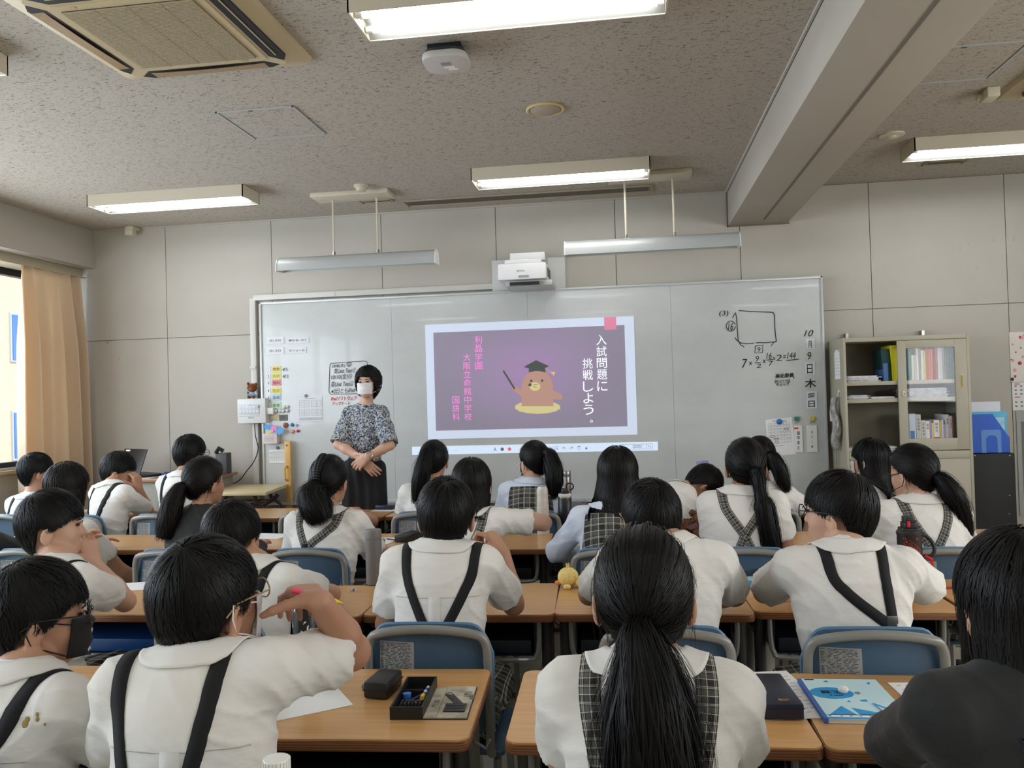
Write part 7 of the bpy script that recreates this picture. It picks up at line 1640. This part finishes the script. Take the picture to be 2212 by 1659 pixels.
sheet('white papers under the navy pencil case', on(1655, 1500), .21, .30, rad(10), 0, 12)
sheet('printed white sheet before the cardigan wearer at the right edge', on(2045, 1500), .21, .15, rad(4), 0, 4)
sheet('white paper on the third-row desk behind the grey flask', on(800, 1168), .26, .18, rad(-3), 0)
sheet('white paper on the third-row desk right of the dark cardigan', on(575, 1158), .24, .16, rad(-8), 0)
sheet('white paper beside the elbow of the boy with joined hands', on(278, 1268), .15, .15, rad(20), 0)
sheet('white paper under the navy pencil case before the teacher', on(845, 1100), .2, .2, rad(-8), 0)
# textbook with cover drawings
tbk = empty('textbook', (0, 0, 0), 0, 'pale blue arithmetic textbook with 算数 on its cover, front right', 'book')
c0, c1, c2, c3 = on(1780, 1564), on(1706, 1450), on(1893, 1442), on(1950, 1512)
_o = on(1782, 1563); _rz = math.atan2((on(1706, 1450)-_o).y, (on(1706, 1450)-_o).x)-pi/2
tbk.location = (_o.x, _o.y, DZ+.001); tbk.rotation_euler = (0, 0, _rz); BW, BH = .182, .245
MB().b2(.001, BW-.001, .001, BH-.001, .001, .0085).build('pages', mat('page_edge', (196, 190, 180), .8), tbk)
MB().b2(0, BW, 0, BH, .0085, .0095).b2(0, BW, 0, BH, 0, .001).build('cover', mat('pale_aqua_cover', (196, 226, 232), .4), tbk)
MB().b2(-.001, .008, 0, BH, 0, .0099).build('spine', mat('blue_spine', (58, 96, 170), .5), tbk)
cb_ = mat('cover_blue', (40, 150, 210), .4); m_ = MB(); zt_ = .0098
def poly(mb, pts, z): return mb.add([(a*BW, b*BH, z) for a, b in pts], [tuple(range(len(pts)))])
poly(m_, [(.30+.27*cos(a*pi/10), .62+.15*sin(a*pi/10)) for a in range(20)], zt_)
for p_ in ([(.06, .06), (.30, .30), (.42, .06)], [(.40, .26), (.90, .06), (.45, .06)], [(.30, .92), (.36, .96), (.36, .90)], [(.84, .9), (.9, .92), (.86, .85)], [(.40, .40), (.45, .44), (.45, .39)], [(.58, .45), (.66, .46), (.66, .41), (.58, .41)], [(.04, .0), (1, .0), (1, .035), (.04, .035)], [(.04, .085), (.9, .085), (.9, .10), (.04, .10)]): poly(m_, p_, zt_)
m_.tube([(.70*BW, .36*BH, zt_), (.74*BW, .14*BH, zt_)], .0018, 5).tube([(.70*BW, .36*BH, zt_), (.92*BW, .14*BH, zt_)], .0018, 5).build('cover_shapes', cb_, tbk)
m_ = MB(); lettering(m_, '算数', .17*BW, .43*BW, .60*BH, .68*BH, 0, bold=.03, xf=lambda x, z: (x, z, zt_+.0004)); lettering(m_, '5', .26*BW, .29*BW, .54*BH, .575*BH, 0, bold=.02, xf=lambda x, z: (x, z, zt_+.0004))
m_.b2(.31*BW, .42*BW, .545*BH, .56*BH, zt_, zt_+.0004).b2(.08*BW, .2*BW, .965*BH, .985*BH, zt_, zt_+.0004)
m_.tube([(.62*BW+.006*cos(a*pi/8), .62*BH+.006*sin(a*pi/8), zt_) for a in range(16)], .0006, 4, closed=True)
lettering(m_, '2', .605*BW, .635*BW, .605*BH, .635*BH, 0, xf=lambda x, z: (x, z, zt_+.0004)); m_.build('cover_lettering', ink_m, tbk)
m_ = MB(); m_.b2(.10*BW, .9*BW, .04*BH, .08*BH, zt_, zt_+.0003).build('title_strip', paper_m, tbk)
m_ = MB()
for k in range(6): m_.b2((.2+k*.11)*BW, (.23+k*.11)*BW, .055*BH, .067*BH, zt_+.0003, zt_+.0006)
m_.build('strip_lettering', ink_m, tbk)
o = tag(MB().ball((0, 0, .009), (.012, .009, .009), 14, 8).build('eraser', mat('used_eraser', (222, 216, 210), .9), smooth=True), 'rounded used white eraser lying on the textbook', 'eraser'); o.location = atz(1822, 1497, DZ+.012)+Vector((0, 0, -.001))
_q = on(1620, 1268); o = tag(MB().b2(-.07, .07, -.1, .1, 0, .008).build('textbook', mat('pale_aqua_cover', (196, 226, 232), .4)), 'pale blue textbook in the gap between two second-row desks', 'book'); o.location = (_q.x, _q.y+.03, DZ+.0005); o.rotation_euler = (0, 0, rad(14))
MB().add([(.05*cos(a*pi/8), .035*sin(a*pi/8)-.0, .0083) for a in range(16)], [tuple(range(16))]).build('cover_oval', cb_, o); MB().b2(-.071, -.062, -.1, .1, -.0, .0086).build('spine', mat('blue_spine', (58, 96, 170), .5), o)
_q = on(1655, 1250); boxthing('pencil_case', 'small grey case beyond the textbook in the desk gap', 'pencil case', _q, .07, .1, .03, rad(10), mat('slate_case', (70, 74, 84), .5))
# pencils
_q = on(2035, 1272); pen('red and blue two-ended pencil on the right desk', _q.x, _q.y, DZ+.0045, rad(2), .15, .0042, [(.06, .5, 1, 1, mat('pencil_red', (180, 40, 44), .4)), (.5, 1, 1, 1, mat('pencil_blue', (40, 44, 96), .4)), (0, .06, .15, 1, mat('pencil_wood', (206, 160, 110), .7))], name='pencil')
_q = on(836, 1166); pen('dark pen lying beside the third-row black pencil case', _q.x, _q.y, DZ+.0045, rad(-28), .12, .004, [(0, .3, 1, 1, black_m), (.3, .85, 1, 1, mat('smoke_pen', (60, 50, 50), .3)), (.85, 1, 1, .4, black_m)])
_q = on(1515, 1168); pen('white and blue pen beside the bear soft toy', _q.x, _q.y, DZ+.0045, rad(8), .09, .005, [(0, .5, 1, 1, whp), (.5, 1, 1, .6, bluep)])
_q = at(631, 1275, 1.50); _q2 = at(741, 1303, 1.53); _d = _q2-_q
o = pen('hot pink and yellow pen held by the raised-arm boy', _q.x, _q.y, _q.z, math.atan2(_d.y, _d.x), _d.length, .0055, [(0, .45, .9, 1, pink), (.45, .72, 1, 1, mat('ochre_pen', (206, 150, 80), .4)), (.72, .82, 1, 1, pink), (.82, 1, 1, .15, yelp)], tilt=-math.asin(_d.z/_d.length))
# soft toys
ch = empty('chick_toy', tuple(on(1228, 1268)), rad(-30), 'yellow chick soft toy with an orange beak lying on the desk', 'soft toy'); cy = noisy('yellow_plush', (234, 212, 136), (222, 198, 116), 90, .95, .5, 600); orp = mat('orange_felt', (222, 130, 62), .9)
MB().ball((0, 0, .038), (.040, .038, .036), 20, 14).build('head', cy, ch, smooth=True)
m_ = MB()
for k in range(7): a = k*.9; m_.tube([(.004*cos(a), .004*sin(a), .072), (.007*cos(a), .007*sin(a), .086+.003*(k % 3))], [.003, .0005], 5)
m_.build('tuft', cy, ch); MB().ball((-.034, -.012, .015), (.018, .014, .009), 12, 8).build('beak', orp, ch, smooth=True)
MB().ball((.052, .012, .022), (.026, .026, .022), 14, 8).ball((.018, -.035, .010), (.014, .014, .010), 10, 6).ball((.072, .030, .040), (.018, .010, .022), 10, 6).build('body', cy, ch, smooth=True)
MB().tube([(.035+.008*cos(a*pi/4), -.012, .05+.008*sin(a*pi/4)) for a in range(8)], .001, 4, closed=True).build('key_ring', metal_m, ch)
br = empty('bear_toy', tuple(on(1492, 1160)), rad(20), 'curly brown bear soft toy slumped on the third-row desk', 'soft toy'); cu_ = noisy('curly_brown_plush', (112, 72, 44), (84, 52, 32), 120, .95, 1.0, 260)
def knobbly(c, r, n, seed):
    m_ = MB(); m_.ball(c, r, 14, 10); g_ = random.Random(seed)
    for k in range(n):
        z = g_.uniform(-1, 1); a = g_.uniform(0, 6.28); q = math.sqrt(1-z*z); m_.ball((c[0]+r[0]*q*cos(a), c[1]+r[1]*q*sin(a), max(.006, c[2]+r[2]*z)), .0075, 6, 4)
    return m_
knobbly((0, .01, .045), (.05, .04, .042), 90, 1).build('body', cu_, br, smooth=True); knobbly((.04, -.02, .085), (.036, .034, .032), 70, 2).build('head', cu_, br, smooth=True)
knobbly((.015, -.055, .022), (.028, .022, .02), 40, 3).build('arm', cu_, br, smooth=True); knobbly((-.05, -.01, .03), (.024, .03, .026), 40, 4).build('leg', cu_, br, smooth=True); knobbly((.01, -.0, .118), (.014, .012, .012), 16, 5).build('ear', cu_, br, smooth=True)
MB().prism([(-.05, .06), (.01, .08), (.02, .055), (-.02, .045)], -.001, .001, M90, (0, -.05, 0)).build('felt_patch', mat('mauve_felt', (92, 66, 70), .8), br)
# printed stand papers right of the masked girl
_q = at(2000, 1045, 4.7); o = tag(MB().prism([(-.05, 0), (.06, 0), (.02, .16), (-.06, .16)], 0, .003, M90).build('display_sheet', noisy('photo_print', (214, 216, 220), (150, 160, 176), 30, .5)), 'white printed sheet propped up behind the masked girl', 'paper'); o.location = (_q.x+.01, 5.1, DZ+.001)
# school bag hanging between the desks
bg = empty('school_bag', (-.985, 2.86, .0), 0, 'black cloth bag with a blue tag hanging between two second-row desks', 'bag')
_P = [[(.03*(1 if k else -1)*(1-.3*abs(j-4)/4), -.16+.04*j, .12+.36*i/6) for j in range(9)] for i in range(7) for k in (0,)]
MB().b2(-.03, .03, -.16, .16, .12, .46).build('bag_body', mat('black_bag_cloth', (22, 22, 24), .85), bg, bevel=.02)
MB().tube([(0, -.12, .45), (.02, -.1, .52), (.02, .0, .60), (0, .1, .52), (0, .12, .45)], .01, 6).build('strap', mat('black_bag_cloth', (22, 22, 24), .85), bg)
MB().box((.0, -.175, .50), (.014, .006, .09)).build('tag', bluep, bg)
# loose bins in the desk trays at the front left
for i, (x, y) in enumerate(((-1.95, 2.83), (-2.72, 4.96), (-3.1, 4.96))): pass
